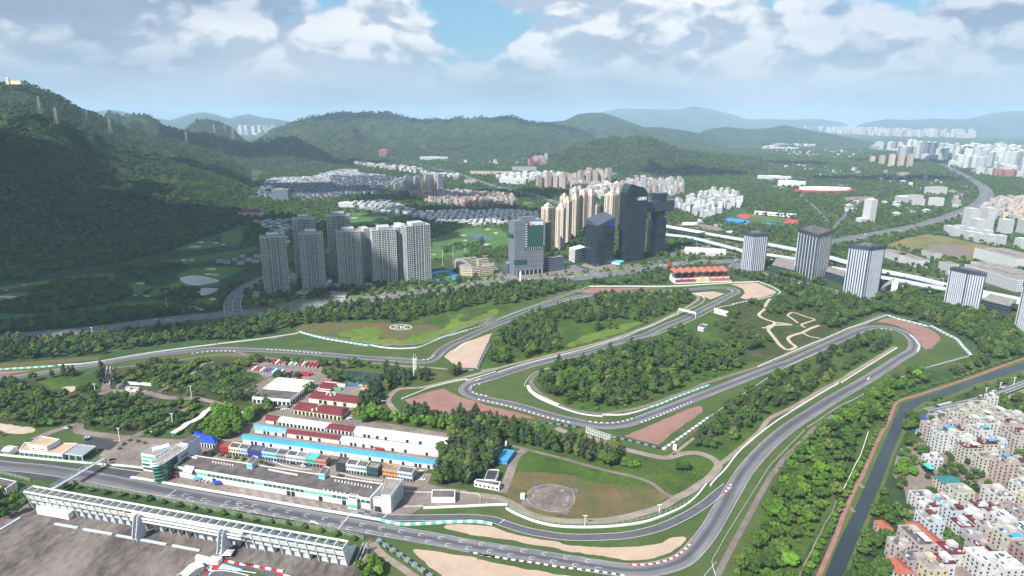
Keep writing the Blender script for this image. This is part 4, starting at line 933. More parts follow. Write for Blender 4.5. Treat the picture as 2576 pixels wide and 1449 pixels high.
shoprow([(1228, 1330, M_glassd, M_roofd, 'dark glass fronted shop at the start of the second row'), (1330, 1436, M_wall, M_roofd, 'white shop with pale green windows'), (1436, 1540, M_lgrey, M_roofd, 'light grey shop in the middle of the second row'), (1540, 1655, M_green_glass, M_roofg, 'glass fronted shop with grey roof')], 1228, 903, .14, (42, -56), 7.5, SG)
shoprow([(1700, 1850, M_orange, M_roofg, 'orange and white shop beside the grey one'), (1850, 2003, M_lgrey, M_roofd, 'grey two storey shop at the east end of the shops')], 1700, 966, .15, (38, -55), 7.5, SG)
# pit building
PG = 8.4
t, q = flat('P 437,1173.5 931,1256 964,1219 476,1145', PG, 'long flat roofed pit building with green glass gallery and white garage doors', M_wall, M_roofd, 'pit building', 'pit_building', par=.9)
a, b = q[0], q[1]; NB = 44
for k in range(NB):
 t0 = (k + .06) / NB; t1 = (k + .94) / NB
 panel('gallery_window', a, b, t0, t1, 4.7, 7.0, M_mint if k in (5, 6, 7, 19, 20, 30, 31, 32, 33, 34, 35) else M_green_glass, t)
 if k > 3: panel('garage_door', a, b, (k + .08) / NB, (k + .92) / NB, .1, 3.9, M_dark if k in (9, 26, 27, 33, 38) else M_door, t)
mb = MB(); rnd = random.Random(5)
for (xa, ya, xb, yb, n) in [('A', 1890, 1990, 735, 8), ('A', 2145, 2370, 790, 8), ('C', 560, 860, 975, 16), ('C', 1230, 1620, 1085, 12), ('C', 1110, 1360, 1180, 6)]:
 for i in range(n):
  xx = ya + (xb - ya) * i / n; yy = yb + (xx - ya) * (.17 if xa == 'A' else .19) + (-15 if False else 0)
  p = G(*px(f'{xa} {xx},{yy}')[0], PG); mb.prism([(p.x - .5, p.y - .5), (p.x + .6, p.y - .5), (p.x + .6, p.y + .5), (p.x - .5, p.y + .5)], PG + .05, PG + 1.1)
mb.build('air_conditioner', M_white, t, kind='stuff')
for k, (s, lab) in enumerate([('C 332,908 388,920 455,848 405,830', 'stair house with cyan front on the pit roof, western one'), ('C 1058,1012 1116,1024 1172,950 1120,935', 'stair house with cyan front on the pit roof, eastern one')]):
 tt, qq = flat(s, 12.5, lab, M_lgrey, M_roofd, 'stair house', 'stair_house', reg=False, z0=PG + .1)
 panel('front_panel', qq[0], qq[1], .04, .96, PG + 1.2, 12.2, M_cyan, tt)
tt, qq = flat('C 1690,1232 1782,1240 1908,1072 1742,1050', 13.5, 'white end block of the pits with steel stair on its side', M_wall, M_roofg, 'building', 'end_block', windows=None)
panel('window', qq[0], qq[1], -.75, -.1, .4, 3.0, M_glassd, tt, out=.2)
for zz in range(4):
 mb = MB(); a2, b2 = qq[1], qq[2]; p0 = wallpts(a2, b2, .08, .9, .7); z = 1 + zz * 3
 mb.bar((p0[0].x, p0[0].y, z), (p0[1].x, p0[1].y, z + 2.6), .5, .18); mb.bar((p0[0].x, p0[0].y, z + 1), (p0[1].x, p0[1].y, z + 3.6), .1, .1); mb.bar((p0[1].x, p0[1].y, z + 2.6), (p0[1].x, p0[1].y, z), .2, .2); mb.build('stair_flight', M_steel, tt)
flat('C 1608,1262 1688,1275 1700,1252 1630,1240', 8.6, 'low white link beside the end block of the pits', M_wall, M_roofg, 'building', 'link_block', windows=[(.3, 3, 1, .8)], reg=False)
tt, qq = flat('C 1474,1206 1600,1224 1640,1212 1482,1196', 6.5, 'white stage canopy with pink banner at the pits', M_wall, M_whiter, 'canopy', 'stage_canopy', reg=False)
panel('banner', qq[0], qq[1], .05, .8, .9, 3.6, M_pink_p, tt, out=.4)
flat('C 1352,1262 1440,1278 1466,1232 1378,1212', 8.0, 'small corner pavilion with mint base at the pits', M_wall, M_roofd, 'building', 'corner_pavilion', windows=[(1.2, 4, 1, .96)], winm=M_mint, reg=False)
# control tower
t = thing('control_tower', 'white control tower with curved green glass front and roof terrace', 'tower', tuple(G(*px('A 1650,850')[0])))
bl = quad4(*[G(u, v, 15) for u, v in px('A 1415,700 1560,722 1700,660 1560,610')])
mb = MB(); mb.prism(bl, 0, 15); mb.build('office_block', M_wall, t)
mb = MB(); cc = sum(bl, Vector((0, 0))) / 4; mb.prism([cc + (p - cc) * .93 for p in bl], 15.03, 15.2); mb.build('roof', M_roofg, t)
for k in range(4):
 z = 1.6 + k * 3.3
 for e in (3, 0):
  panel('window_band', bl[e], bl[(e + 1) % 4], .03, .97, z, z + 1.9, M_green_glass if k < 2 else M_mint, t)
mb = MB(); p = G(*px('A 1620,645')[0], 17); mb.box(p, (.8, .6), (-.6, .8), 6, 3, 15.2, 18); mb.build('plant_room', M_white, t)
ax = (G(*px('A 1850,600')[0], 17) - G(*px('A 1535,800')[0], 17)).xy.normalized(); ay = Vector((-ax.y, ax.x)); tip = G(*px('A 1535,812')[0], 17).xy + ax * 5
def tower_plan(w, L, o=0.0): return [tip + ax * L - ay * w, tip + ax * L + ay * w] + [tip + ay * w * math.cos(a) - ax * (w + o) * math.sin(a) for a in [i * math.pi / 10 for i in range(11)]]
mb = MB(); mb.prism(tower_plan(4.2, 18), .0, 15.4); mb.build('glass_drum', glass_mat('drum_glass', (34, 70, 66), .12), t)
for k in range(5): mb = MB(); mb.prism(tower_plan(4.5, 8, .05), 1.5 + k * 2.9, 1.8 + k * 2.9); mb.build('glass_band', M_mint, t)
mb = MB(); mb.prism(tower_plan(5.2, 25, .3), 15.4, 16.6, bottom=True); mb.build('terrace_slab', M_wall, t)
mb = MB(); mb.prism(tower_plan(4.3, 24), 16.62, 16.7); mb.build('terrace_floor', M_roofg, t)
mb = MB(); tp = tower_plan(5.0, 24)
for k in range(len(tp)):
 a, b = tp[k], tp[(k + 1) % len(tp)]; mb.bar((a.x, a.y, 18.2), (b.x, b.y, 18.2), .4, .5)
 n = max(1, int((b - a).length / 4))
 for j in range(n): c = a.lerp(b, j / n); mb.bar((c.x, c.y, 16.6), (c.x, c.y, 18.2), .4, .4)
mb.build('terrace_rail', M_wall, t)
sp = [tip + ax * 24 - ay * 5.4, tip + ax * 60 - ay * 5.4, tip + ax * 60 + ay * 1.5, tip + ax * 24 + ay * 1.5]
mb = MB(); mb.prism([tip + ax * 14 - ay * 5.5, tip + ax * 29 - ay * 5.5, tip + ax * 29 + ay * 2, tip + ax * 14 + ay * 2], 0, 15.3); mb.build('stair_wing', M_lgrey, t)
s3 = [tip + ax * 25 - ay * 5.6, tip + ax * 38 - ay * 5.6, tip + ax * 38 + ay * 2.5, tip + ax * 25 + ay * 2.5]
mb = MB(); mb.prism(s3, 0, 19.5); mb.build('rear_block', M_lgrey, t); mb = MB(); mb.prism([sum(s3, Vector((0, 0))) / 4 + (p - sum(s3, Vector((0, 0))) / 4) * .92 for p in s3], 19.52, 19.7); mb.build('rear_roof', M_roofd, t)
for k in range(3): panel('side_window', s3[0] - ax * 8, s3[0] - ax * 1, 0, 1, 4 + k * 3.6, 6 + k * 3.6, M_glassd, t, out=.25)
PADDOCK += [[c * 1 for c in tower_plan(6, 40)], bl]
mb = MB(); p = G(*px('A 1890,905')[0]).xy
mb.prism([p + Vector((5.0 * math.cos(a), 4.2 * math.sin(a))) for a in [i * math.pi / 8 for i in range(16)]], 0, 5.2); mb.prism([p + Vector((5.6 * math.cos(a), 4.8 * math.sin(a))) for a in [i * math.pi / 8 for i in range(16)]], 5.21, 6.2)
tag(mb.build('podium', M_lgrey), 'round podium in front of the pit gallery', 'podium')
mb = MB(); a = G(*px('A 1845,840')[0], 10); b = G(*px('A 1930,860')[0], 9); mb.face([G(*px('A 1840,880')[0], 7.2), G(*px('A 1925,905')[0], 7.2), G(*px('A 1958,830')[0], 10.5), G(*px('A 1862,815')[0], 10.5)]); mb.face([G(*px('A 1958,830')[0], 10.6), G(*px('A 1925,905')[0], 7.3), G(*px('A 1840,880')[0], 7.3), G(*px('A 1862,815')[0], 10.6)])
tag(mb.build('podium_canopy', mat('patterned_canopy', (206, 170, 176), .6, .3, 1.2)), 'slanted white canopy with red emblem over the podium', 'canopy')
# showroom
flat('A 190,668 622,712 780,600 250,592', 5.6, 'low tan roofed showroom with green glass front', M_wall, M_rooft, 'showroom', 'showroom', windows=[(.4, 3.8, 9, .9)], winm=M_green_glass)
flat('A 282,612 470,634 602,560 408,526', 9.5, 'upper hall on the tan roofed showroom', M_wall, M_rooft, 'hall', 'upper_hall', reg=False, z0=5.7, windows=[(6.3, 7.4, 2, .2)])
tt, qq = flat('A 622,696 826,724 966,626 782,606', 5.4, 'grey canopy wing of the showroom on slim columns', M_lgrey, M_steel, 'canopy', 'canopy_wing', z0=4.6, par=.3)
for k in range(4):
 for m_ in range(2): mb = MB(); pp = (qq[0].lerp(qq[1], k / 3) if m_ == 0 else qq[3].lerp(qq[2], k / 3)); mb.bar((pp.x, pp.y, 0), (pp.x, pp.y, 4.6), .5, .5); mb.build('column', M_white, tt)
mb = MB(); cc = sum(qq, Vector((0, 0))) / 4; mb.prism([cc + (p - cc) * .8 for p in qq], 0, 4.55); mb.build('glass_room', M_green_glass, tt)
shed('A 5,672 92,680 190,628 95,612', 4.2, 5.4, 'small white annex at the left of the showroom', M_lgrey, M_wall, doors=4, doorm=M_glassd)
flat('A -120,990 60,1058 170,985 -40,940', 5, 'dark roofed white pavilion at the left edge beside the straight', M_wall, M_roofd, 'pavilion', 'pavilion', windows=[(.5, 3.5, 6, .7)])
flat('D 1925,664 2165,664 2165,588 1932,585', 4.2, 'low white hut with weathered dark roof beside the exit lane', M_wall, M_roofd, 'hut', 'hut', windows=None)
flat('G 48,500 300,548 316,505 75,478', 4.2, 'white office with palms and dark flat roof near the helipad', M_wall, M_roofd, 'office', 'office', windows=[(1.2, 2.8, 6, .5)])
flat('G 148,485 262,492 300,385 190,380', 4.6, 'rear wing of the white office near the helipad', M_wall, M_lot, 'office', 'office_wing')
mb = MB(); p = G(*px('G 143,430')[0]).xy; mb.prism([p + Vector((2.6 * math.cos(a), 2.6 * math.sin(a))) for a in [i * math.pi / 8 for i in range(16)]], 0, 3.2, 0)
mb.prism([p + Vector((2.0 * math.cos(a), 2.0 * math.sin(a))) for a in [i * math.pi / 8 for i in range(16)]], 3.22, 4.6, 1); tag(mb.build('water_tank', [M_bluer, M_cream]), 'round blue tank with tan dome behind the white office', 'tank')
for s, lab in [('G 512,640 555,646 560,615 518,614', 'little white kiosk beside the helipad'), ('G 360,112 376,113 376,90 362,90', 'tiny white guard box at the edge of the tall clump'), ('G 2048,150 2085,158 2088,128 2052,122', 'small blue white vehicle shelter beside the grey tyre wall')]:
 flat(s, 3, lab, M_wall, M_whiter, 'kiosk', 'kiosk', par=.2)
tt, qq = flat('S 1845,455 1888,465 1920,440 1875,432', 5, 'little white house with dark roof inside the circuit', M_wall, M_roofd, 'house', 'white_house', windows=[(1.5, 3.2, 3, .5)])
flat('E 1262,688 1388,702 1400,682 1275,672', 3.2, 'low grey pavilion inside the white walled yard', M_wall, M_roofg, 'pavilion', 'pavilion')
mb = MB(); wall(mb, line2('E 1180,690 1262,648 1400,655 1525,665', 1), .5, 0, 3.4); tag(mb.build('yard_wall', M_wall), 'white wall round three sides of the small yard', 'wall')
mb = MB(); wall(mb, line2('E 1035,655 1065,560 1080,480', 2), .6, 0, 1.6); wall(mb, line2('E 1105,660 1112,560 1112,480', 2), .6, 0, 1.6); tag(mb.build('ramp_wall', M_lgrey), 'pale walls either side of the sunken ramp', 'wall')
# white covered walk
mb = MB(); pl = line2('A 1740,532 1800,495 1860,455 1900,425 1960,400 2010,375 2050,335 2080,305 2110,288 2150,265 2185,248', 2)
ns = normals(pl)
for k in range(len(pl) - 1):
 a, b = pl[k], pl[k + 1]; z = 3.4 + (.35 if k % 4 < 2 else 0); n = ns[k] * 2.6
 mb.face([(a.x + n.x, a.y + n.y, z), (a.x - n.x, a.y - n.y, z), (b.x - n.x, b.y - n.y, z), (b.x + n.x, b.y + n.y, z)][::-1]); mb.face([(a.x - n.x, a.y - n.y, z - .3), (b.x - n.x, b.y - n.y, z - .3), (b.x - n.x, b.y - n.y, z), (a.x - n.x, a.y - n.y, z)])
 mb.bar((a.x, a.y, 0), (a.x, a.y, z), .2, .2)
tag(mb.build('covered_walk', M_whiter), 'long white stepped canopy over the walkway west of the hall', 'canopy'); KEEP_LINES.append((pl, 5))
# containers
M_ct = {k: mat('container_' + k, c, .55, .14, .4) for k, c in {'red': (166, 44, 48), 'white': (200, 202, 200), 'green': (96, 150, 116), 'blue': (60, 112, 168), 'rust': (138, 66, 54), 'orange': (206, 112, 66), 'pale': (176, 190, 186)}.items()}
cm = bpy.data.meshes.new('container_body')
def container_meshes():
 out = {}
 for k, m in M_ct.items():
  mb = MB(); n = 14
  for i in range(n):      # corrugated flank
   x0, x1 = -6.05 + 12.1 * i / n, -6.05 + 12.1 * (i + 1) / n; o = .04 if i % 2 else 0
   mb.prism([(x0, -1.22 - o), (x1, -1.22 - o), (x1, 1.22 + o), (x0, 1.22 + o)], .15, 2.55 + o)
  me = bpy.data.meshes.new('body'); me.from_pydata(mb.v, [], mb.f); me.materials.append(m); out[k] = me
 return out
CT = container_meshes()
mb = MB(); mb.prism([(-6.1, -1.26), (-6.02, -1.26), (-6.02, 1.26), (-6.1, 1.26)], .1, 2.6); me_cd = bpy.data.meshes.new('door'); me_cd.from_pydata(mb.v, [], mb.f); me_cd.materials.append(M_steel)
def container(c, u, v, ang, label, z=0, sc=1):
 p = G(*px(f'{c} {u},{v}')[0]); t = thing('shipping_container', label, 'container', (p.x, p.y, z), 'shipping containers behind the workshops', rz=ang); t.scale = (sc, sc, 1)
 col = label.split()[0]; obj('body', CT[col], t); obj('door', me_cd, t)
aA = (G(*px('F 420,290')[0]) - G(*px('F 350,350')[0])).xy; aA = math.atan2(aA.y, aA.x)
def nb(L, i, row):
 if i in (0, len(L) - 1): return f'{L[i][1]} container at the {"west" if i == 0 else "east"} end of the {row} row'
 return f'{L[i][1]} container in the {"western" if i < len(L) / 2 else "eastern"} half of the {row} row, {L[i-1][1]} left, {L[i+1][1]} right'
RROW = [(365, 'red'), (395, 'red'), (435, 'white'), (470, 'rust'), (500, 'green'), (525, 'rust'), (570, 'pale'), (595, 'green'), (625, 'white'), (660, 'rust'), (695, 'pale'), (725, 'rust'), (765, 'rust'), (800, 'red'), (835, 'red')]
for i, (u, col) in enumerate(RROW):
 container('F', u, 322 + (u - 365) * .085, aA, nb(RROW, i, 'rear'))
FROW = [(165, 'red'), (195, 'white'), (225, 'rust'), (250, 'red'), (280, 'white'), (310, 'blue'), (340, 'red'), (370, 'blue'), (400, 'white'), (430, 'blue'), (470, 'pale'), (560, 'red'), (600, 'blue')]
for i, (u, col) in enumerate(FROW):
 container('F', u, 395 + (u - 165) * .12, aA, nb(FROW, i, 'front'))
aB = (G(*px('F 1020,525')[0]) - G(*px('F 860,515')[0])).xy; aB = math.atan2(aB.y, aB.x)
for i, (u, v, col) in enumerate([(895, 600, 'white'), (1020, 598, 'green'), (1060, 560, 'white'), (1200, 545, 'blue'), (1370, 575, 'orange'), (1350, 620, 'orange'), (915, 560, 'red'), (930, 545, 'red'), (950, 530, 'red'), (700, 455, 'red'), (730, 445, 'red'), (690, 440, 'red')]):
 container('F', u, v, aB, f'{col} container {["west of the truck yard","beside the green tank trailer","behind the maroon workshop","of the blue lorry","at the east end of the yard","before the orange one","in the red stack","middle of the red stack","rear of the red stack","by the workshop row","north of the workshop","at the tree row"][i]}')
# ------------------------------------------------------------------ long grandstand
ga = G(*px('B 340,772')[0]).xy; gb = G(*px('D 1080,1358')[0]).xy; gd = (gb - ga).normalized(); gn = Vector((-gd.y, gd.x)); NBAY = 38; bw = (gb - ga).length / NBAY
GS = thing('grandstand', 'long white grandstand seen from behind with raking fins', 'grandstand', (ga.x, ga.y, 0))
ZS = 1.3; prof = [(0, 0), (-3.9, 12.2), (-3.9, 12.9), (2.8, 13.0), (2.8, 12.1), (2.2, 9.4), (11, 5.6), (11, 4.6), (3.4, 1.2), (1.4, 0)]
prof = [(s * 1.12, z * ZS) for s, z in prof]
def fin_mesh(th=.45):
 mb = MB(); L = [(gn * s - gd * th / 2, z) for s, z in prof]; Q = [(gn * s + gd * th / 2, z) for s, z in prof]
 A = [(p.x, p.y, z) for p, z in L]; B = [(p.x, p.y, z) for p, z in Q]
 mb.face(A); mb.face(B[::-1])
 for k in range(len(A)):
  j = (k + 1) % len(A); mb.face([A[k], B[k], B[j], A[j]])
 me = bpy.data.meshes.new('fin'); me.from_pydata(mb.v, [], mb.f); me.materials.append(M_wall); return me
fm = fin_mesh()
for k in range(NBAY + 1):
 p = gd * bw * k; obj('fin', fm, GS, loc=(p.x, p.y, 0))
def bay(name, pts, m, k, inset=.25):
 pts = [(s * 1.12, z * ZS) for s, z in pts]; mb = MB(); a = gd * (bw * k + inset); b = gd * (bw * (k + 1) - inset); A = [a + gn * s for s, z in pts]; B = [b + gn * s for s, z in pts]; zz = [z for s, z in pts]; n = len(pts)
 mb.face([(A[i].x, A[i].y, zz[i]) for i in range(n)]); mb.face([(B[i].x, B[i].y, zz[i]) for i in range(n)][::-1])
 for i in range(n):
  j = (i + 1) % n; mb.face([(A[i].x, A[i].y, zz[i]), (B[i].x, B[i].y, zz[i]), (B[j].x, B[j].y, zz[j]), (A[j].x, A[j].y, zz[j])])
 me = bpy.data.meshes.new(name); me.from_pydata(mb.v, [], mb.f); me.materials.append(m); obj(name, me, GS)
M_seatr = mat('red_seats', (128, 84, 82), .7, .2, .6); M_seatg = mat('green_seats', (72, 122, 104), .7, .2, .6); M_seatb = mat('blue_seats', (96, 120, 156), .7, .2, .6); M_seatt = mat('tan_seats', (140, 124, 104), .7, .2, .6)
for k in range(NBAY):
 bay('back_panel', [(-1.9, 7.2), (-2.9, 10.0), (-2.5, 10.0), (-1.5, 7.2)], M_wall, k)
 bay('window_strip', [(-1.1, 5.9), (-1.5, 7.1), (-1.1, 7.1), (-.8, 5.9)], M_green_glass, k)
 bay('lower_panel', [(-.75, 4.2), (-1.2, 5.8), (-.8, 5.8), (-.3, 4.2)], M_wall, k)
 if k not in (13, 14, 15, 17, 18, 19, 20, 26, 30, 34): bay('ground_wall', [(.9, 0), (.9, 4.1), (1.2, 4.1), (1.2, 0)], M_wall if k in (3, 4, 5, 36, 37) else M_lgrey, k)
 bay('seating_deck', [(-2.0, 9.6), (1.0, 9.0), (10.9, 5.0), (10.9, 4.7), (1.0, 8.7), (-2.0, 9.3)], M_seatr if k < 24 and not 8 <= k < 13 else M_seatt if k < 24 else M_seatg if k < 28 or k > 32 else M_seatb, k)
 bay('back_beam', [(-3.95, 12.2), (-3.95, 12.95), (-3.3, 12.95), (-3.3, 12.2)], M_wall, k); bay('front_beam', [(2.0, 12.4), (2.0, 13.05), (2.8, 13.05), (2.8, 12.4)], M_wall, k)
PADDOCK.append([ga - gn * 5, gb - gn * 5, gb + gn * 16, ga + gn * 16])
# entrance canopy frame and stair towers behind the stand
k0 = 14.2; k1 = 27.3
mb = MB()
for s, z in ((-7.2, 12.4), (-7.2, 14.6), (-5.2, 15.4)):
 a = ga + gd * bw * k0 + gn * s; b = ga + gd * bw * k1 + gn * s; mb.bar((a.x, a.y, z), (b.x, b.y, z), .7 if s < -5 else .5, .9)
for k in range(14):
 a = ga + gd * bw * (k0 + k) + gn * -7.2; mb.bar((a.x, a.y, 14.6), (a + gn * 2).to_tuple() + (15.4,), .3, .3)
tag(mb.build('beam_walkway', M_wall), 'white double beam running behind the middle of the grandstand', 'walkway')
for i, kk in enumerate((15.3, 25.3)):
 o = ga + gd * bw * kk - gn * 4.5; t = thing('stair_tower', ['free standing white stair tower behind the grandstand, left one', 'free standing white stair tower behind the grandstand, right one'][i], 'stair tower', (o.x, o.y, 0))
 for e in (-1.5, 1.5):
  mb = MB(); P = [(-9, 0), (-2, 0), (-1, 2.6), (-1.5, 15.6), (-4, 17.5), (-6, 17), (-9.5, 4)]
  A = [o + gn * (s + 1) + gd * (e - .25) for s, z in P]; B = [o + gn * (s + 1) + gd * (e + .25) for s, z in P]
  mb.face([(p.x, p.y, q[1]) for p, q in zip(A, P)]); mb.face([(p.x, p.y, q[1]) for p, q in zip(B, P)][::-1])
  for j in range(len(P)):
   m_ = (j + 1) % len(P); mb.face([(A[j].x, A[j].y, P[j][1]), (A[m_].x, A[m_].y, P[m_][1]), (B[m_].x, B[m_].y, P[m_][1]), (B[j].x, B[j].y, P[j][1])])
  mb.build('side_wall', M_lgrey, t)
 for j in range(5):
  mb = MB(); c = o - gn * (7.5 - j * .9 - 1); mb.box(c, gd, gn, 1.4, 1.3, 1.4 + j * 3, 1.8 + j * 3); mb.build('landing', M_wall, t)
# low white walls on the parking ground
for i, s in enumerate(['B 555,932 785,972', 'B 838,985 1132,1036', 'B 1173,1047 1677,1140', 'B 1735,1150 2012,1202', 'B -60,1030 205,872']):
 mb = MB(); wall(mb, line2(s, 1), 1.5, 0, 1.1); tag(mb.build('low_wall', M_lgrey), ['short white kerb wall nearest the left corner of the parking ground', 'second white kerb wall from the left on the parking ground', 'longest white kerb wall behind the left stair tower', 'white kerb wall left of the kart track', 'thin pale wall at the left edge of the parking ground'][i], 'low wall')
mb = MB(); a, b = ga + gd * bw * 1.3 - gn * 4.5, ga + gd * bw * 5.6 - gn * 4.5; mb.prism([a, b, b + gn * 4, a + gn * 4], 0, 5.2); tag(mb.build('shade_tent', M_white), 'bright white tent wall under the left end of the grandstand', 'tent')
o_ = gb + gd * 3 + gn * 3; mb = MB()
for s in (0, 2.4):
 mb.bar(((o_ + gd * s).x, (o_ + gd * s).y, .2), ((o_ + gd * (s + 1) + gn * 12).x, (o_ + gd * (s + 1) + gn * 12).y, 7.5), .3, 1.1)
mb.bar(((o_ + gd * 3 + gn * 12).x, (o_ + gd * 3 + gn * 12).y, 0), ((o_ + gd * 3 + gn * 12).x, (o_ + gd * 3 + gn * 12).y, 7.4), .6, .6)
tag(mb.build('end_stair', M_lgrey), 'open steel stair at the right end of the grandstand', 'stair')
# kart track corner
area('kart_track', 'D 0,1360 250,1400 450,1430 600,1449 600,1700 -600,1700 B 1800,1500 2050,1400 2240,1300 2576,1375', M_asph, .30, 0)
area('kart_grass', 'B 2430,1375 2576,1400 D 10,1375 200,1420 330,1470 300,1500 100,1480 B 2400,1420', M_lime if False else M_turf, .36, 0)
area('kart_advert', 'B 2150,1345 2240,1325 2200,1368 2130,1362', M_red, .37, 0); area('kart_advert', 'B 2240,1330 2440,1385 2390,1408 2200,1370', M_lb, .37, 0)
mb = MB(); pl = line2('B 2250,1300 2400,1335 2576,1362 D 0,1330 200,1370 435,1412', 2); wall(mb, pl, 1.0, 0, 1.3, 0, 1, 4.2); tag(mb.build('kart_barrier', RW), 'red and white block barrier of the kart track', 'barrier')
mb = MB(); pl = line2('D 375,1440 480,1462 700,1510', 2); wall(mb, pl, 1.0, 0, 1.3, 0, 1, 4.2); tag(mb.build('kart_barrier', RW), 'second red and white barrier at the bottom edge', 'barrier')
kerb('B 2030,1430 2100,1375 2200,1362', RW, w=4, step=4)
mb = MB()
for s in ['B 1780,1449 1900,1380 2000,1375 2300,1385 2450,1405 2576,1425', 'B 2100,1449 2150,1405 2300,1405 2500,1449', 'B 2000,1449 2060,1405 2160,1400']: ribbon(mb, line2(s, 5), .7, .40)
mb.build('kart_edge_line', M_white, kind='structure')
shed('B 1815,1420 1880,1452 2060,1345 1990,1290', 4.2, 5.4, 'white barrel roofed kart garage at the bottom edge', M_whiter, M_wall, cat='garage', name='kart_garage')
for i, (u, v) in enumerate([(2245, 1235), (2300, 1250)]):
 p = G(*px(f'B {u},{v}')[0]).xy; t = thing('tent', ['white pointed tent left of its twin by the kart barrier', 'white pointed tent right of its twin by the kart barrier'][i], 'tent', (p.x, p.y, 0), 'pointed tents'); mb = MB(); r = 3
 c = [(p.x - r, p.y - r, 2.8), (p.x + r, p.y - r, 2.8), (p.x + r, p.y + r, 2.8), (p.x - r, p.y + r, 2.8)]
 for k in range(4): mb.face([c[k], c[(k + 1) % 4], (p.x, p.y, 5)])
 mb.build('canopy', M_white, t)
 for k in range(4): mb = MB(); mb.bar((c[k][0], c[k][1], 0), c[k], .15, .15); mb.build('pole', M_steel, t)
flat('B 1960,1262 2090,1290 2110,1262 1985,1230', 3.5, 'pale roofed ticket office between stair tower and kart garage', M_wall, M_whiter, 'kiosk', 'kiosk', par=.2)
flat('B 2080,1290 2190,1300 2240,1262 2140,1245', 3.3, 'white shaded deck beside the kart garage', M_wall, M_whiter, 'kiosk', 'kiosk', par=.2)
flat('D 1220,1285 1295,1292 1325,1228 1270,1222', 2.6, 'weathered concrete block at the stand end', M_conc, M_roofg, 'block', 'concrete_block', par=0)
# ------------------------------------------------------------------ bridges, masts, boards
def truss(name, label, a, b, z, w, h, m, step=4.0, posts=True):
 a = Vector((a[0], a[1])); b = Vector((b[0], b[1])); d = (b - a).normalized(); n = Vector((-d.y, d.x)) * w / 2; L = (b - a).length; k = max(2, round(L / step))
 t = thing(name, label, 'bridge', (a.x, a.y, 0)); mb = MB()
 for s in (-1, 1):
  for zz in (z, z + h): p, q = a + n * s, b + n * s; mb.bar((p.x, p.y, zz), (q.x, q.y, zz), .28, .28)
  for i in range(k):
   p, q = a + n * s + d * L * i / k, a + n * s + d * L * (i + 1) / k
   mb.bar((p.x, p.y, z), (p.x, p.y, z + h), .16, .16); mb.bar((p.x, p.y, z if i % 2 else z + h), (q.x, q.y, z + h if i % 2 else z), .14, .14)
 for i in range(k + 1):
  p, q = a + n + d * L * i / k, a - n + d * L * i / k; mb.bar((p.x, p.y, z + h), (q.x, q.y, z + h), .16, .16)
 mb.build('truss', m, t)
 mb = MB(); mb.prism([a + n * .8, b + n * .8, b - n * .8, a - n * .8], z - .1, z + .1, bottom=True); mb.build('deck', M_lgrey, t)
 if posts:
  for e in (a, b):
   for s in (-1, 1): mb = MB(); p = e + n * s; mb.bar((p.x, p.y, 0), (p.x, p.y, z), .5, .5); mb.build('post', m, t)
 return t
truss('truss_bridge', 'grey steel truss footbridge crossing the straight', G(*px('A 528,1052')[0], 6.5), G(*px('A 1043,748')[0], 6.5), 6.5, 3.6, 2.4, M_steel, 3.2)
t = thing('track_gantry', 'white gantry spanning the middle straight', 'gantry', tuple(G(*px('S 1760,380')[0])))
a = G(*px('S 1697,362')[0]).xy; b = G(*px('S 1826,395')[0]).xy; mb = MB(); d = (b - a).normalized(); n = Vector((-d.y, d.x)); mb.prism([a, b, b + n * 1.5, a + n * 1.5], 7, 9.6, bottom=True); mb.build('beam', M_white, t)
for e in (a, b): mb = MB(); mb.bar((e.x, e.y, 0), (e.x, e.y, 7), .8, .8); mb.build('post', M_white, t)
mb = MB(); a = G(*px('S 1966,352')[0]).xy; b = G(*px('S 2076,382')[0]).xy; wall(mb, [a, b], .5, .5, 8.5); tag(mb.build('billboard', M_white), 'long blank white billboard beside the middle straight', 'billboard')
t = thing('timing_mast', 'white lattice mast with stacked platforms by the track', 'mast', tuple(G(*px('F 1817,447')[0]))); c = Vector(t.location).xy; H = height_at(Vector((c.x, c.y, 0)), px('F 1817,270')[0][1]); mb = MB()
for sx in (-1.6, 1.6):
 for sy in (-1.6, 1.6): mb.bar((c.x + sx, c.y + sy, 0), (c.x + sx, c.y + sy, H), .45, .45)
mb.build('lattice_legs', M_white, t)
for k in range(7): mb = MB(); mb.prism([(c.x - 2, c.y - 2), (c.x + 2, c.y - 2), (c.x + 2, c.y + 2), (c.x - 2, c.y + 2)], H * (k + 1) / 8, H * (k + 1) / 8 + .5, bottom=True); mb.build('platform', M_white, t)
for sx, sy, hh in ((-1, 0, 5), (1, 1, 3.5)): mb = MB(); mb.bar((c.x + sx, c.y + sy, H), (c.x + sx, c.y + sy, H + hh), .3, .3); mb.build('antenna', M_white, t)
t = thing('board_frame', 'row of white braced frames of an empty advertising board', 'frame', tuple(G(*px('G 1300,70')[0]))); a = G(*px('G 1172,20')[0]).xy; b = G(*px('G 1425,105')[0]).xy; d = (b - a).normalized(); n = Vector((-d.y, d.x)); K8 = 11; L = (b - a).length
for k in range(K8):
 mb = MB(); p = a + d * L * k / K8; q = a + d * L * (k + 1) / K8
 mb.bar((p.x, p.y, 0), (p.x, p.y, 7), .35, .35); mb.bar((p.x, p.y, 0), (q.x, q.y, 6.8), .2, .2); mb.bar((q.x, q.y, 0), (p.x, p.y, 6.8), .2, .2)
 for z in (2.3, 4.6, 6.9): mb.bar((p.x, p.y, z), (q.x, q.y, z), .25, .25)
 mb.build('frame_bay', M_white, t)
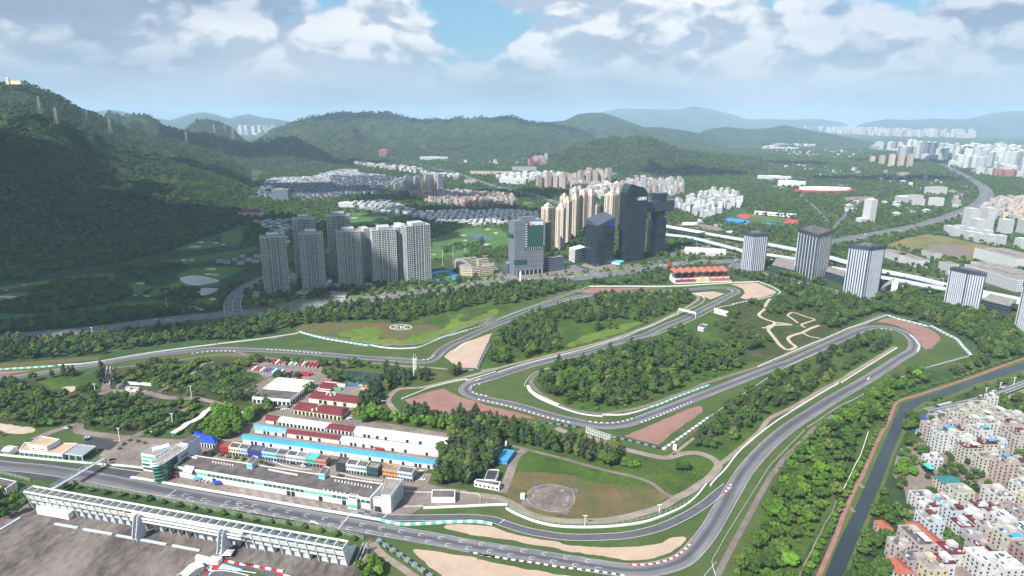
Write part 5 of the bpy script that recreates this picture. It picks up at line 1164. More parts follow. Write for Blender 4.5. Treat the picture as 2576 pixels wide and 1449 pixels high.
# light masts and utility poles
def mast(s, vtop, label, w=.45, m=M_white, group='tall white lamp masts', arms=True):
 g = G(*px(s)[0]); H = height_at(g, px(s.split()[0] + f' 0,{vtop}')[0][1]); t = thing('lamp_mast', label, 'lamp post', tuple(g), group)
 mb = MB(); mb.bar((g.x, g.y, 0), (g.x, g.y, H), w, w); mb.build('pole', m, t)
 if arms: mb = MB(); mb.bar((g.x - 1.6, g.y, H), (g.x + 1.6, g.y, H), .5, .35); mb.build('lamp_head', m, t)
for s, v, l in [('A 1210,588', 445, 'lamp mast by the dark car park'), ('A 1742,428', 298, 'lamp mast behind the palm drive'), ('A 1930,150', 22, 'lamp mast among the palm rows'), ('A 960,82', 0, 'lamp mast left of the walled yard'), ('E 940,195', 75, 'thick pole in the wood north of the track'), ('G 1162,948', 842, 'slim pole at the inner bend of the pit exit'), ('G 1908,835', 732, 'slim pole beside the curved service road'), ('R 1352,1145', 1030, 'dark telecom mast between golf course and expressway'), ('K 1995,795', 750, 'lamp mast of the school court'), ('I 2190,745', 680, 'street lamp by the canal street, nearest'), ('I 2330,700', 630, 'street lamp by the canal street, second'), ('I 2470,655', 580, 'street lamp by the canal street, third'), ('K 2145,620', 440, 'net mast on the golf range, left'), ('K 2265,560', 460, 'net mast on the golf range, right'), ('K 2040,640', 480, 'net mast on the golf range, far left')]:
 mast(s, v, 'white ' + l if 'dark' not in l else l, w=.5)
# small round crowns of bollards etc.: cars
M_glassc = glass_mat('car_glass', (30, 36, 44), .1); M_tyreb = mat('tyre_rubber', (28, 28, 30), .9, .05)
CARC = {'white': (216, 218, 220), 'black': (28, 30, 34), 'silver': (150, 154, 158), 'red': (168, 34, 36), 'blue': (44, 84, 150), 'grey': (92, 96, 102), 'yellow': (206, 178, 60)}
M_car = {k: mat('car_paint_' + k, c, .3, .04, 1, spec=.6) for k, c in CARC.items()}
def ext(me_name, poly, y0, y1, m, inset=0.0, ztop=None):
 mb = MB(); A = [(x, y0 + (inset if z > 1.0 else 0), z) for x, z in poly]; B = [(x, y1 - (inset if z > 1.0 else 0), z) for x, z in poly]
 mb.face(A); mb.face(B[::-1])
 for k in range(len(A)): j = (k + 1) % len(A); mb.face([A[k], B[k], B[j], A[j]])
 me = bpy.data.meshes.new(me_name); me.from_pydata(mb.v, [], mb.f); me.materials.append(m); return me
BODY = {k: ext('body', [(-2.25, .35), (-2.3, .75), (-2.1, .98), (-1.2, 1.02), (1.0, 1.0), (2.1, .82), (2.3, .6), (2.25, .32)], -.92, .92, m) for k, m in M_car.items()}
CABIN = ext('glasshouse', [(-1.85, 1.0), (-1.35, 1.42), (.35, 1.44), (1.05, 1.0)], -.84, .84, M_glassc, .12)
ROOFM = {k: ext('roof', [(-1.3, 1.43), (-1.2, 1.5), (.2, 1.5), (.3, 1.45)], -.70, .70, m) for k, m in M_car.items()}
def wheel_me():
 mb = MB(); n = 10; r = .34
 A = [(r * math.cos(i * 2 * math.pi / n), -.1, r + r * math.sin(i * 2 * math.pi / n)) for i in range(n)]; B = [(x, .12, z) for x, y, z in A]
 mb.face(A); mb.face(B[::-1])
 for k in range(n): j = (k + 1) % n; mb.face([A[k], B[k], B[j], A[j]])
 me = bpy.data.meshes.new('wheel'); me.from_pydata(mb.v, [], mb.f); me.materials.append(M_tyreb); return me
WHEEL = wheel_me()
def car(p, ang, col, label, group='parked cars', sc=1.0, z=.3, wheels=True, name='parked_car', cat='car'):
 t = thing(name, label, cat, (p[0], p[1], z), group, rz=ang); t.scale = (sc,) * 3
 obj('body', BODY[col], t); obj('glasshouse', CABIN, t); obj('roof', ROOFM[col], t)
 if wheels:
  for x in (-1.4, 1.4):
   for y in (-.86, .84): obj('wheel', WHEEL, t, loc=(x, y, 0))
 return t
def pdirang(s):
 a, b = [G(u, v).xy for u, v in px(s)]; d = b - a; return math.atan2(d.y, d.x)
aS = math.atan2(sdir.y, sdir.x)
CARS = [('B 2030,490', 1.0, 'white', 'leftmost of three white cars in the pit lane'), ('B 2065,495', 1.0, 'white', 'middle of three white cars in the pit lane'), ('B 2100,502', 1.0, 'white', 'rightmost of three white cars in the pit lane'), ('A 1955,618', .9, 'white', 'white car left of its neighbour before the blue hall'), ('A 1985,622', .9, 'silver', 'silver car before the blue roofed hall'), ('A 2090,632', 0, 'white', 'white van along the front of the blue roofed hall'), ('A 665,450', 0, 'white', 'white car parked below the western wood'), ('A 700,440', 0, 'black', 'black car parked below the western wood'), ('A 1512,485', 0, 'white', 'white car at the road fork by the palm drive'), ('A 875,545', .6, 'white', 'white car at the lawn corner of the dark car park'), ('A 888,565', .6, 'black', 'black car at the lawn corner of the dark car park'), ('B 755,828', 1.1, 'white', 'white car under the grandstand, left of two'), ('B 785,834', 1.1, 'white', 'white car under the grandstand, right of two'),
  ('C 810,915', 0, 'black', 'black car before the light grey shop'), ('C 870,920', 0, 'grey', 'grey car before the light grey shop'), ('C 905,938', 0, 'white', 'white car before the mint shop'), ('C 945,935', 0, 'black', 'black car before the mint shop'), ('C 1500,1018', 0, 'blue', 'blue car below the second shop row'), ('C 1925,788', 0, 'grey', 'dark car between the blue and white sheds'), ('C 2195,825', 0, 'white', 'white car at the east end between the sheds'), ('C 1625,645', 0, 'white', 'white car between second and third shed rows'), ('C 2100,1000', 1, 'yellow', 'yellow car at the wood edge behind the shops'), ('C 2085,995', 1, 'white', 'white car beside the yellow one'), ('C 2105,1075', .2, 'white', 'white car on the sandy patch by the wood'), ('C 2120,1055', .2, 'silver', 'silver car on the sandy patch by the wood'),
  ('C 640,360', .9, 'white', 'white car in the row behind the sheds, first'), ('C 665,362', .9, 'black', 'black car in the row behind the sheds'), ('C 700,368', .9, 'white', 'white car in the row behind the sheds, third'), ('C 720,370', .9, 'white', 'white car in the row behind the sheds, fourth'), ('C 742,372', .9, 'white', 'white car in the row behind the sheds, fifth'), ('C 770,345', .9, 'black', 'black car near the nearer maroon workshop'), ('C 440,318', .6, 'white', 'white car in front of the palms by the workshop'), ('C 620,330', .9, 'black', 'dark car before the large grey workshop'), ('C 1335,455', 1, 'black', 'dark van at the east side of the nearer maroon workshop'), ('C 1360,460', 1, 'white', 'white van at the east side of the nearer maroon workshop, left'), ('C 1380,463', 1, 'white', 'white van at the east side of the nearer maroon workshop, right'), ('C 1325,425', 1, 'white', 'white car behind the three vans'), ('C 1032,275', 0, 'black', 'black car before the farther maroon workshop'), ('C 895,262', 1.2, 'grey', 'grey truck cab between the workshops'),
  ('F 1290,592', 0, 'white', 'white car at the left of the truck yard'), ('F 1340,600', 0, 'white', 'white car in the middle of the truck yard'), ('F 1375,598', 0, 'silver', 'silver car at the right of the truck yard'), ('F 1270,558', 0, 'white', 'white car behind the blue lorry'), ('F 1495,718', .5, 'white', 'white car on the path beside the casuarinas'), ('A 1130,770', .8, 'black', 'dark transporter at the footbridge foot'), ('I 1765,545', .2, 'white', 'white van x') ]
for s, a, c, l in CARS[:-1]: car(G(*px(s)[0]), aS + a, c, l)
aC = pdirang('I 1600,912 2100,808'); rnd = random.Random(9)
for i in range(46):
 if i < 12: s = f'I {1660+i*19},{940+ (i%2)*14 - i*2}'
 elif i < 24: s = f'I {1640+(i-12)*20},{968+(i%3)*12-(i-12)*2}'
 elif i < 36: s = f'I {1700+(i-24)*15},{872-(i-24)*3.6}'
 else: s = f'I {2120+(i-36)*31},{778-(i-36)*11.5}'
 col = rnd.choice(['white', 'white', 'silver', 'black', 'white', 'grey']); car(G(*px(s)[0]), aC + (1.4 if i < 24 else 0), col, f'{col} car parked {"in the lot" if i < 24 else "along the street"} between canal and village', 'cars parked by the village')
# racing cars: low single seaters
M_race = mat('race_car_paint', (214, 206, 208), .3, .05)
def race_car(s, ang, label):
 p = G(*px(s)[0]); t = thing('racing_car', label, 'racing car', (p.x, p.y, .45), 'cars out on the circuit', rz=ang); t.scale = (1.15,) * 3
 obj('body', ext('body', [(-2.2, .2), (-2.0, .75), (-.6, .95), (.3, .6), (2.4, .35), (2.4, .18)], -.45, .45, M_race), t)
 obj('sidepod', ext('sidepod', [(-1.5, .2), (-1.4, .6), (.5, .5), (.7, .2)], -.85, .85, M_red), t)
 obj('rear_wing', ext('rear_wing', [(-2.45, .85), (-2.45, .95), (-1.95, .95), (-1.95, .85)], -.8, .8, M_race), t); obj('front_wing', ext('front_wing', [(2.1, .14), (2.1, .22), (2.6, .22), (2.6, .14)], -.9, .9, M_race), t)
 for x in (-1.7, 1.7):
  for y in (-.95, .9): obj('wheel', WHEEL, t, loc=(x, y, 0))
race_car('D 752,925', aS, 'pale racing car on the grid part of the straight'); race_car('F 2450,503', pdirang('J 300,447 190,475'), 'white racing car entering the first infield corner'); race_car('I 1010,598', pdirang('I 1150,505 1000,600'), 'white racing car on the long right curve')
race_car('J 815,262', pdirang('J 800,290 600,350'), 'x') if False else None
# awnings near podium
for s, m, l in [('B 1750,425', M_red, 'red canopy at the foot of the control tower'), ('B 1990,462', M_bluer, 'blue topped gazebo in the pit lane'), ('B 2180,500', M_royal, 'dark blue gazebo right of the white cars')]:
 p = G(*px(s)[0], 2.6).xy; t = thing('gazebo', l, 'gazebo', (p.x, p.y, 0)); mb = MB(); r = 3.2; c = [(p.x - r, p.y - r * .7, 2.4), (p.x + r, p.y - r * .7, 2.4), (p.x + r, p.y + r * .7, 2.4), (p.x - r, p.y + r * .7, 2.4)]
 for k in range(4): mb.face([c[k], c[(k + 1) % 4], (p.x, p.y, 3.4)])
 mb.build('canopy', m, t)
 for k in range(4): mb = MB(); mb.bar((c[k][0], c[k][1], 0), c[k], .15, .15); mb.build('pole', M_steel, t)
# ------------------------------------------------------------------ towers
M_tw = mat('tower_white', (172, 178, 186), .6, .06, .1); M_tglass = glass_mat('tower_glass', (58, 72, 78), .15); M_tdark = glass_mat('tower_dark_cladding', (62, 70, 84), .35)
M_black_glass = glass_mat('black_blue_glass', (34, 44, 58), .12); M_beige = mat('beige_tower_wall', (192, 178, 162), .75, .06, .1); M_sgrey = mat('silver_cladding', (100, 108, 120), .5, .06, .1)
def corners(s3, h=0.0):
 """three ground corners: left, nearest, right -> four world corners (nearest first, anticlockwise)"""
 L, F, Rr = [G(u, v, h).xy for u, v in px(s3)]
 return [F, Rr, L + Rr - F, L]
def htop(s3, s):   # height of the nearest corner whose top is at row of s
 F = G(*px(s3)[1]); return height_at(F, px(s)[0][1])
def ring(mb, q, z0, z1, out, mi=0):
 c = sum(q, Vector((0, 0))) / 4; mb.prism([c + (p - c) + (p - c).normalized() * out * 1.3 for p in q], z0, z1, mi, bottom=True)
def pilasters(t, q, z0, z1, n, w, dep, m, sides=(0, 1, 2, 3), name='pilaster', lo=0.0, hi=1.0):
 for sd in sides:
  a, b = q[sd], q[(sd + 1) % 4]; k = max(1, n if isinstance(n, int) else n[sd]); L = (b - a).length
  for i in range(k + 1):
   tt = lo + (hi - lo) * i / k; panel(name, a, b, tt - w / 2 / L, tt + w / 2 / L, z0, z1, m, t, out=dep, depth=dep + .05)
def striped(s3, top, label, n=(6, 5, 6, 5), crown=5.0):
 q = corners(s3); H = htop(s3, top); c = sum(q, Vector((0, 0))) / 4
 t = thing('office_tower', label, 'tower', (c.x, c.y, 0), 'white striped office towers by the viaduct'); KEEP_POLYS.append([c + (p - c) * 1.15 for p in q])
 mb = MB(); mb.prism(q, 0, H); mb.build('glass_core', M_tdark, t)
 mb = MB(); cc = [c + (p - c) * .93 for p in q]; mb.prism(cc, H + .05, H + .4); mb.build('roof', M_roofd, t)
 mb = MB(); ring(mb, q, H - crown, H - crown + .5, .6); ring(mb, q, H - 1, H - .4, .6);
 for sd in range(4):
  a, b = q[sd], q[(sd + 1) % 4]
  for i in range(9): p = a.lerp(b, i / 8); mb.bar((p.x, p.y, H - crown), (p.x, p.y, H + 1.8), .5, .5)
  mb.bar((a.x, a.y, H + 1.8), (b.x, b.y, H + 1.8), .5, .5)
 mb.build('crown_frame', M_tdark, t)
 pilasters(t, q, 1, H - crown - .3, list(n), 1.9, .5, M_tw, lo=.16, hi=.88)
 for sd in range(4): panel('corner_strip', q[sd], q[(sd + 1) % 4], .0, .05, 1, H - crown - .3, M_tw, t, out=.3, depth=.3)
 mb = MB(); nf = int(H / 3.4)
 for k in range(1, nf): ring(mb, q, k * H / nf - .25, k * H / nf, .12)
 mb.build('floor_edge', M_tglass, t, kind='stuff')
 mb = MB(); u = (q[1] - q[0]).normalized(); v = (q[3] - q[0]).normalized()
 for sx, sy in ((-.4, .3), (.2, -.2), (.5, .5)): p = c + (q[1] - q[0]) * sx * .35 + (q[3] - q[0]) * sy * .35; mb.box(p, u, v, 3, 2.5, H + .3, H + 3.4)
 mb.build('plant_room', M_sgrey, t); return t
striped('M 175,566 262,584 378,578', 'M 0,268', 'striped white tower nearest the red grandstand, with round tanks on its roof', (5, 4, 5, 4))
striped('M 622,594 792,664 908,606', 'M 0,276', 'second striped white tower from the red grandstand')
striped('M 1035,788 1210,816 1336,800', 'M 0,380', 'third striped white tower, tallest looking one beside the billboard', (7, 6, 7, 6))
striped('M 1890,868 2045,908 2192,935', 'M 0,578', 'fourth striped tower with broad pale grid face on the right', (5, 7, 5, 7))
striped('M 2482,1095 2640,1150 2790,1110', 'M 0,720', 'striped tower cut by the right edge of the view', (7, 7, 7, 7))
def podium(s3, h, label, m=M_tdark, wm=M_glassd, n=10, cat='building', group=None, rows=None):
 q = corners(s3); c = sum(q, Vector((0, 0))) / 4; t = thing('low_building', label, cat, (c.x, c.y, 0), group); KEEP_POLYS.append([c + (p - c) * 1.1 for p in q])
 mb = MB(); mb.prism(q, 0, h); mb.build('wall', m, t); mb = MB(); mb.prism([c + (p - c) * .95 for p in q], h + .02, h + .2); mb.build('roof', M_roofg, t)
 nf = rows or max(1, int(h / 4))
 for k in range(nf):
  for sd in (0, 3): panel('window_band', q[sd], q[(sd + 1) % 4], .03, .97, (k + .35) * h / nf, (k + .8) * h / nf, wm, t)
 return t
podium('M 430,590 620,640 660,560', 14, 'dark podium between first and second striped towers'); podium('M 880,640 1040,690 1060,640', 13, 'dark podium between second and third striped towers')
podium('M 1350,790 1450,745 1470,700', 12, 'dark annexe right of the third striped tower'); podium('M 2210,900 2440,960 2500,900', 14, 'dark podium right of the fourth striped tower')
flat('M 1460,665 1512,675 1512,668 1462,658', 20, 'white rooftop billboard box by the viaduct', M_wall, M_wall, 'billboard', 'billboard', par=0, reg=False)
# residential towers
M_balc = mat('balcony_white', (184, 188, 188), .65, .06, .1); M_recess = glass_mat('recess_glass', (54, 66, 72), .2)
def resid(s2, depth, top, label, nf=30, dark=False, centre=(.26, .74), up=5.0):
 a, b = [G(u, v).xy for u, v in px(s2)]; d = (b - a).normalized(); n = Vector((-d.y, d.x)); q = [a, b, b + n * depth, a + n * depth]; L = (b - a).length
 H = height_at(Vector((a.x, a.y, 0)), px(top)[0][1]); c = sum(q, Vector((0, 0))) / 4; t = thing('apartment_tower', label, 'apartment tower', (c.x, c.y, 0), 'grey white apartment towers above the circuit'); KEEP_POLYS.append([c + (p - c) * 1.2 for p in q])
 m = M_balc
 mb = MB(); mb.prism(q, 0, H); mb.build('glass_core', M_recess, t)
 mb = MB(); fh = H / nf
 for k in range(1, nf + 1):
  z = k * fh
  for (t0, t1, o) in ((.0, .27, 1.2), (.31, .47, .7), (.53, .69, .7), (.73, 1.0, 1.2)):
   for e, f, sg in ((q[0], q[1], 1), (q[2], q[3], 1)):
    dd = (f - e); nn = Vector((dd.y, -dd.x)).normalized(); mb.prism([e + dd * t0 + nn * o, e + dd * t1 + nn * o, e + dd * t1, e + dd * t0], z - .32, z + .55, bottom=True)
  for e, f in ((q[1], q[2]), (q[3], q[0])):
   dd = (f - e); nn = Vector((dd.y, -dd.x)).normalized(); mb.prism([e + dd * .12 + nn * .6, e + dd * .88 + nn * .6, e + dd * .88, e + dd * .12], z - .3, z + .5, bottom=True)
 mb.build('balcony_slab', m, t, kind='stuff')
 for sd in (0, 2):
  for tt in (.0, .09, .18, .27, .385, .5, .615, .73, .82, .91, 1.0): panel('pier', q[sd], q[sd + 1 if sd < 3 else 0], tt - .35 / L, tt + .35 / L, 0, H + (up if centre[0] < tt < centre[1] else 1), m, t, out=1.25 if tt in (0, .27, .73, 1.0) else .95, depth=1.3)
 for sd in (1, 3):
  for tt in (.12, .5, .88): panel('pier', q[sd], q[(sd + 1) % 4], tt - .02, tt + .02, 0, H, m, t, out=.7, depth=.7)
 mb = MB(); e0 = a + d * L * centre[0]; e1 = a + d * L * centre[1]; mb.prism([e0 + n * 1, e1 + n * 1, e1 + n * (depth - 1), e0 + n * (depth - 1)], H + .05, H + up); mb.build('penthouse', M_lgrey, t)
 mb = MB()
 for k in range(4):
  a2, b2 = q[k], q[(k + 1) % 4]; mb.bar((a2.x, a2.y, H + 1.4), (b2.x, b2.y, H + 1.4), .5, .9)
 a3 = [e0 - n * 1, e1 - n * 1, e1 + n * depth, e0 + n * depth]
 for k in range(4): mb.bar((a3[k].x, a3[k].y, H + up + .6), (a3[(k + 1) % 4].x, a3[(k + 1) % 4].y, H + up + .6), .5, 1.0)
 mb.build('roof_rim', m, t)
resid('K 255,928 503,908', 20, 'K 0,360', 'shaded apartment tower at the left front of the cluster')
resid('K 575,770 790,757', 20, 'K 0,172', 'shaded tower standing behind between the first two front ones', 34)
resid('K 640,895 868,878', 20, 'K 0,325', 'second front apartment tower from the left')
resid('K 915,742 1140,728', 20, 'K 0,140', 'tall pale tower behind the second and third front ones', 34)
resid('K 1010,857 1236,838', 20, 'K 0,300', 'third front apartment tower from the left, half lit')
resid('K 1243,800 1350,785', 22, 'K 0,295', 'narrow looking tower tucked behind third and fourth')
resid('K 1355,827 1588,807', 20, 'K 0,282', 'fourth front apartment tower, brightly lit')
resid('K 1612,785 1700,770', 22, 'K 0,255', 'tower tucked behind the rightmost one of the cluster')
resid('K 1690,812 1922,778', 20, 'K 0,245', 'rightmost brightly lit apartment tower of the cluster')
podium('K 880,875 1010,890 1020,850', 6, 'low dark pavilion between second and third apartment towers'); podium('K 500,800 570,830 580,770', 8, 'low round clubhouse behind the first apartment tower', M_lgrey)
podium('K 560,935 650,955 720,915', 5, 'pale gate house below the second apartment tower', M_lgrey); podium('K 1250,860 1330,878 1335,840', 5, 'small glass lobby below the third apartment tower', M_lgrey)
podium('K 900,960 1060,975 1080,925', 4, 'low garden pavilion beside the boulevard', M_lgrey); podium('K 130,970 190,975 210,920', 5, 'white gate pavilion left of the first apartment tower', M_lgrey)
# school
for s, h, l in [('K 2235,735 2330,742 2420,735', 16, 'front wing left part of the cream school'), ('K 2430,735 2550,722 2560,690', 16, 'front wing right part of the cream school'), ('K 2160,660 2235,735 2330,720', 15, 'left wing of the cream school'), ('K 2165,640 2180,650 2380,630', 15, 'rear wing of the cream school'), ('K 2380,640 2400,650 2500,640', 15, 'rear right wing of the cream school')]:
 podium(s, h, l, M_cream, M_glassd, rows=5, cat='school', group='wings of the cream school')
# silver office with emblem and lettering
def block(t, q, z0, z1, name, m): mb = MB(); mb.prism(q, z0, z1, bottom=z0 > 0); return mb.build(name, m, t)
def slabs(t, q, z0, z1, n, out, m, th=.4, name='floor_band'):
 mb = MB()
 for k in range(n + 1): ring(mb, q, z0 + (z1 - z0) * k / n - th / 2, z0 + (z1 - z0) * k / n + th / 2, out)
 mb.build(name, m, t, kind='stuff')
def letters(t, txt, a, b, z, size, m, out=.8):
 d = (b - a).normalized(); nn = Vector((d.y, -d.x)); n = len(txt); L = (b - a).length
 for i, ch in enumerate(txt):
  cu = bpy.data.curves.new('letter', 'FONT'); cu.body = ch; cu.size = size; cu.extrude = .15; cu.align_x = 'CENTER'; cu.offset = .04
  cu.materials.append(m); o = bpy.data.objects.new('x', cu); me = bpy.data.meshes.new_from_object(o); me.name = 'letter'; bpy.data.objects.remove(o); o = obj('letter', me); p = a + d * L * (i + .5) / n + nn * out
  o.rotation_euler = (math.pi / 2, 0, math.atan2(d.y, d.x)); o.parent = t; o.location = (p.x - t.location.x, p.y - t.location.y, z - t.location.z)
M_lit = mat('sign_white', (240, 242, 244), .5, .01)
s3 = 'L 232,1035 290,1058 580,1036'; q = corners(s3); H = htop(s3, 'L 0,512'); c = sum(q, Vector((0, 0))) / 4
t = thing('office_tower', 'silver ribbed office tower with green glass top and red emblem', 'tower', (c.x, c.y, 0)); KEEP_POLYS.append([c + (p - c) * 1.2 for p in q])
block(t, q, 0, H, 'core', M_sgrey); a, b = q[0], q[1]
panel('glass_curtain', a, b, .40, .99, H * .52, H - 2, M_green_glass, t, out=.5, depth=.5)
panel('glass_curtain', a, b, .30, .99, H * .45, H * .515, M_recess, t, out=.3, depth=.4)
mb = MB(); nn = Vector(((b - a).y, -(b - a).x)).normalized()
for k in range(38):
 tt = (k + .5) / 38; z1 = H * .44 if tt > .38 else H - 2; p = a.lerp(b, tt) + nn * .4; mb.bar((p.x, p.y, 9), (p.x, p.y, z1), .45, .6)
for z in (.12, .2, .3, .37, .44, .6, .75, .88):
 p, r = a + nn * .5, a.lerp(b, 1 if z < .45 else .38) + nn * .5; mb.bar((p.x, p.y, H * z), (r.x, r.y, H * z), .4, .5)
mb.build('fin_screen', mat('fin_grey', (134, 142, 152), .5, .06, .1), t, kind='stuff')
panel('dark_base', a, b, .05, .97, .5, 8.5, M_dark, t, out=.1)
for k in range(7): panel('entrance_column', a, b, .08 + k * .145, .10 + k * .145, 0, 9, M_lgrey, t, out=.8, depth=.8)
for k in range(10): panel('corner_balcony', a, b, .37, .43, H * (.53 + k * .045), H * (.53 + k * .045) + 1.2, M_white, t, out=1.8, depth=1.6)
for k in range(8): panel('roof_post', a, b, .42 + k * .075, .428 + k * .075, H * .455, H * .52, M_white, t, out=1.2, depth=.6)
slabs(t, q, 10, H, 9, .25, M_sgrey, .5)
mb = MB(); mb.prism([c + (p - c) * .5 for p in q], H + .05, H + 6); mb.build('plant_room', M_sgrey, t)
panel('balcony_box', q[3], q[0], .1, .9, H * .72, H * .77, M_green_glass, t, out=3.5, depth=3.4); panel('balcony_box', a, b, -.02, .4, H * .22, H * .3, M_green_glass, t, out=2, depth=1.9)
letters(t, '世界发展大厦', a.lerp(b, .52), a.lerp(b, .96), H - 7.5, 7.4, M_lit, 1.0); panel('emblem', a, b, .43, .50, H - 7.4, H - 1.6, M_red, t, out=1.0, depth=.4)
podium('L 590,1010 630,1020 790,998', 26, 'ribbed silver annexe beside the emblem tower', M_sgrey, M_recess, rows=6); podium('L 190,1020 230,1040 270,1020', 18, 'small grey annexe at the left foot of the emblem tower', M_sgrey)
podium('L 590,860 600,870 655,850', 70, 'dark tower rising behind the emblem tower', M_tdark, M_glassd, rows=18, cat='tower')
# dark tower with slanted crown and blue flower sign
s3 = 'L 1000,930 1110,968 1285,935'; q = corners(s3); H = htop(s3, 'L 0,562'); c = sum(q, Vector((0, 0))) / 4
t = thing('office_tower', 'dark glass tower with slanted crown and blue flower sign', 'tower', (c.x, c.y, 0)); KEEP_POLYS.append([c + (p - c) * 1.2 for p in q])
block(t, q, 0, H, 'core', M_black_glass); hs = [H + 1, H + 14, H + 20, H + 10]
mb = MB(); base = [(p.x, p.y, H) for p in q]; topv = [(p.x, p.y, h) for p, h in zip(q, hs)]
for k in range(4): mb.face([base[k], base[(k + 1) % 4], topv[(k + 1) % 4], topv[k]])
mb.face([topv[0], topv[1], topv[2]]); mb.face([topv[0], topv[2], topv[3]]); mb.build('slanted_crown', M_tdark, t)
slabs(t, q, 8, H - 2, 26, .3, M_tdark, .35); block(t, [c + (p - c) * .9 for p in q], .1, 7, 'lobby', M_glassd) if False else None
cu = MB(); a, b = q[0], q[1]; ctr = a.lerp(b, .82); d = (b - a).normalized(); nn = Vector((d.y, -d.x))
for k in range(6):
 an = k * math.pi / 3; p = ctr + d * 3.4 * math.cos(an) + nn * .9; z = H + 1 + 3.4 * math.sin(an); cu.bar((p.x - d.x * 1.6, p.y - d.y * 1.6, z), (p.x + d.x * 1.6, p.y + d.y * 1.6, z), .5, 3.2)
cu.build('flower_sign', mat('sign_blue_bright', (30, 70, 210), .5, .02), t)
# tall rounded tower
s3 = 'L 1335,895 1400,920 1590,898'; q = corners(s3); c = sum(q, Vector((0, 0))) / 4; H = htop(s3, 'L 0,250')
t = thing('office_tower', 'tallest black glass tower with rounded top and white lettering', 'tower', (c.x, c.y, 0)); KEEP_POLYS.append([c + (p - c) * 1.2 for p in q])
HT = htop(s3, 'L 0,150'); a, b = q[0], q[1]; d = (b - a); L = d.length; d.normalize(); nn = Vector((-d.y, d.x)); dep = (q[3] - q[0]).length; Rr = HT - H
prof2 = [(0, 0), (L, 0), (L + 2, H - 6)]
for k in range(9): an = k * math.pi / 16; prof2.append((L + 2 - Rr * .9 * (1 - math.cos(an)), H - 6 + (Rr + 2) * math.sin(an)))
for k in range(8, -1, -1): an = k * math.pi / 16; prof2.append((-2 + Rr * .62 * (1 - math.cos(an)), H - 6 + (Rr + 8) * math.sin(an)))
mb = MB(); A = [(a + d * s, z) for s, z in prof2]; dv = (q[3] - q[0])
mb.face([(p.x, p.y, z) for p, z in A]); mb.face([(p.x + dv.x, p.y + dv.y, z) for p, z in A][::-1])
for k in range(len(A)):
 j = (k + 1) % len(A); (p, z), (r, y) = A[k], A[j]; mb.face([(p.x, p.y, z), (p.x + dv.x, p.y + dv.y, z), (r.x + dv.x, r.y + dv.y, y), (r.x, r.y, y)])
mb.build('glass_body', M_black_glass, t)
mb = MB(); rnd = random.Random(4)
for k in range(24):
 p = a + d * L * (k + .5) / 24 - nn * .35; mb.bar((p.x, p.y, 6), (p.x, p.y, H + 4), .22, .5)
for k in range(34):
 z = 6 + k * (H - 6) / 34; p, r = a - nn * .3, b - nn * .3; mb.bar((p.x, p.y, z), (r.x, r.y, z), .3, .35); p, r = q[3] - d * .3, q[0] - d * .3; mb.bar((p.x, p.y, z), (r.x, r.y, z), .3, .35)
mb.build('facade_grid', M_tdark, t, kind='stuff')
letters(t, '品创壹号', a.lerp(b, .54), a.lerp(b, .96), H - 10, 7.0, M_lit, 1.2); panel('arrow_sign', a, b, .46, .50, H - 9.5, H - 6, M_cyan, t, out=1.1, depth=.4)
# twin with cantilever
s3 = 'L 1635,855 1650,868 1800,852'; q = corners(s3); H = htop(s3, 'L 0,480'); c = sum(q, Vector((0, 0))) / 4
t = thing('office_tower', 'stacked dark tower with overhanging upper block and drum on top', 'tower', (c.x, c.y, 0)); KEEP_POLYS.append([c + (p - c) * 1.2 for p in q])
q = [c + (p - c) for p in q]; dv = (q[3] - q[0]); dv = dv.normalized() * max(dv.length, 26); q = [q[0], q[1], q[1] + dv, q[0] + dv]; c = sum(q, Vector((0, 0))) / 4
block(t, q, 0, H, 'lower_block', M_black_glass); slabs(t, q, 5, H - .5, 26, .35, M_tdark, .45); z2 = H * 1.16; z3 = H * 1.43
block(t, [c + (p - c) * .78 for p in q], H + .05, z2, 'neck', M_dark); up = [c + (p - c) * 1.0 for p in q]; u = (q[1] - q[0]).normalized()
up = [up[0] - u * 26, up[1] + u * 18, up[2] + u * 18, up[3] - u * 26]; block(t, up, z2 + .05, z3, 'upper_block', M_tdark); slabs(t, up, z2 + 1, z3 - .5, 7, .3, M_black_glass, .8)
mb = MB(); mb.prism([c + Vector((16 * math.cos(k * math.pi / 10), 13 * math.sin(k * math.pi / 10))) for k in range(20)], z3 + .05, z3 + 15); mb.build('drum', M_black_glass, t); mb = MB(); mb.prism([c + Vector((17 * math.cos(k * math.pi / 10), 14 * math.sin(k * math.pi / 10))) for k in range(20)], z3 + 15, z3 + 16.2, bottom=True); mb.build('drum_roof', M_sgrey, t)
s3 = 'L 845,910 900,935 1000,905'; q = corners(s3); c = sum(q, Vector((0, 0))) / 4; t = thing('office_building', 'low white building of stacked horizontal bands before the beige towers', 'building', (c.x, c.y, 0)); KEEP_POLYS.append(q); H = htop(s3, 'L 0,800')
block(t, q, 0, H, 'core', M_glassd); slabs(t, q, 3, H, 7, .9, M_wall, 1.7)
flat('L 1190,905 1350,930 1400,905 1290,890', 4, 'glass entrance canopy at the foot of the tallest tower', M_lgrey, M_cyan, 'canopy', 'canopy', par=0)
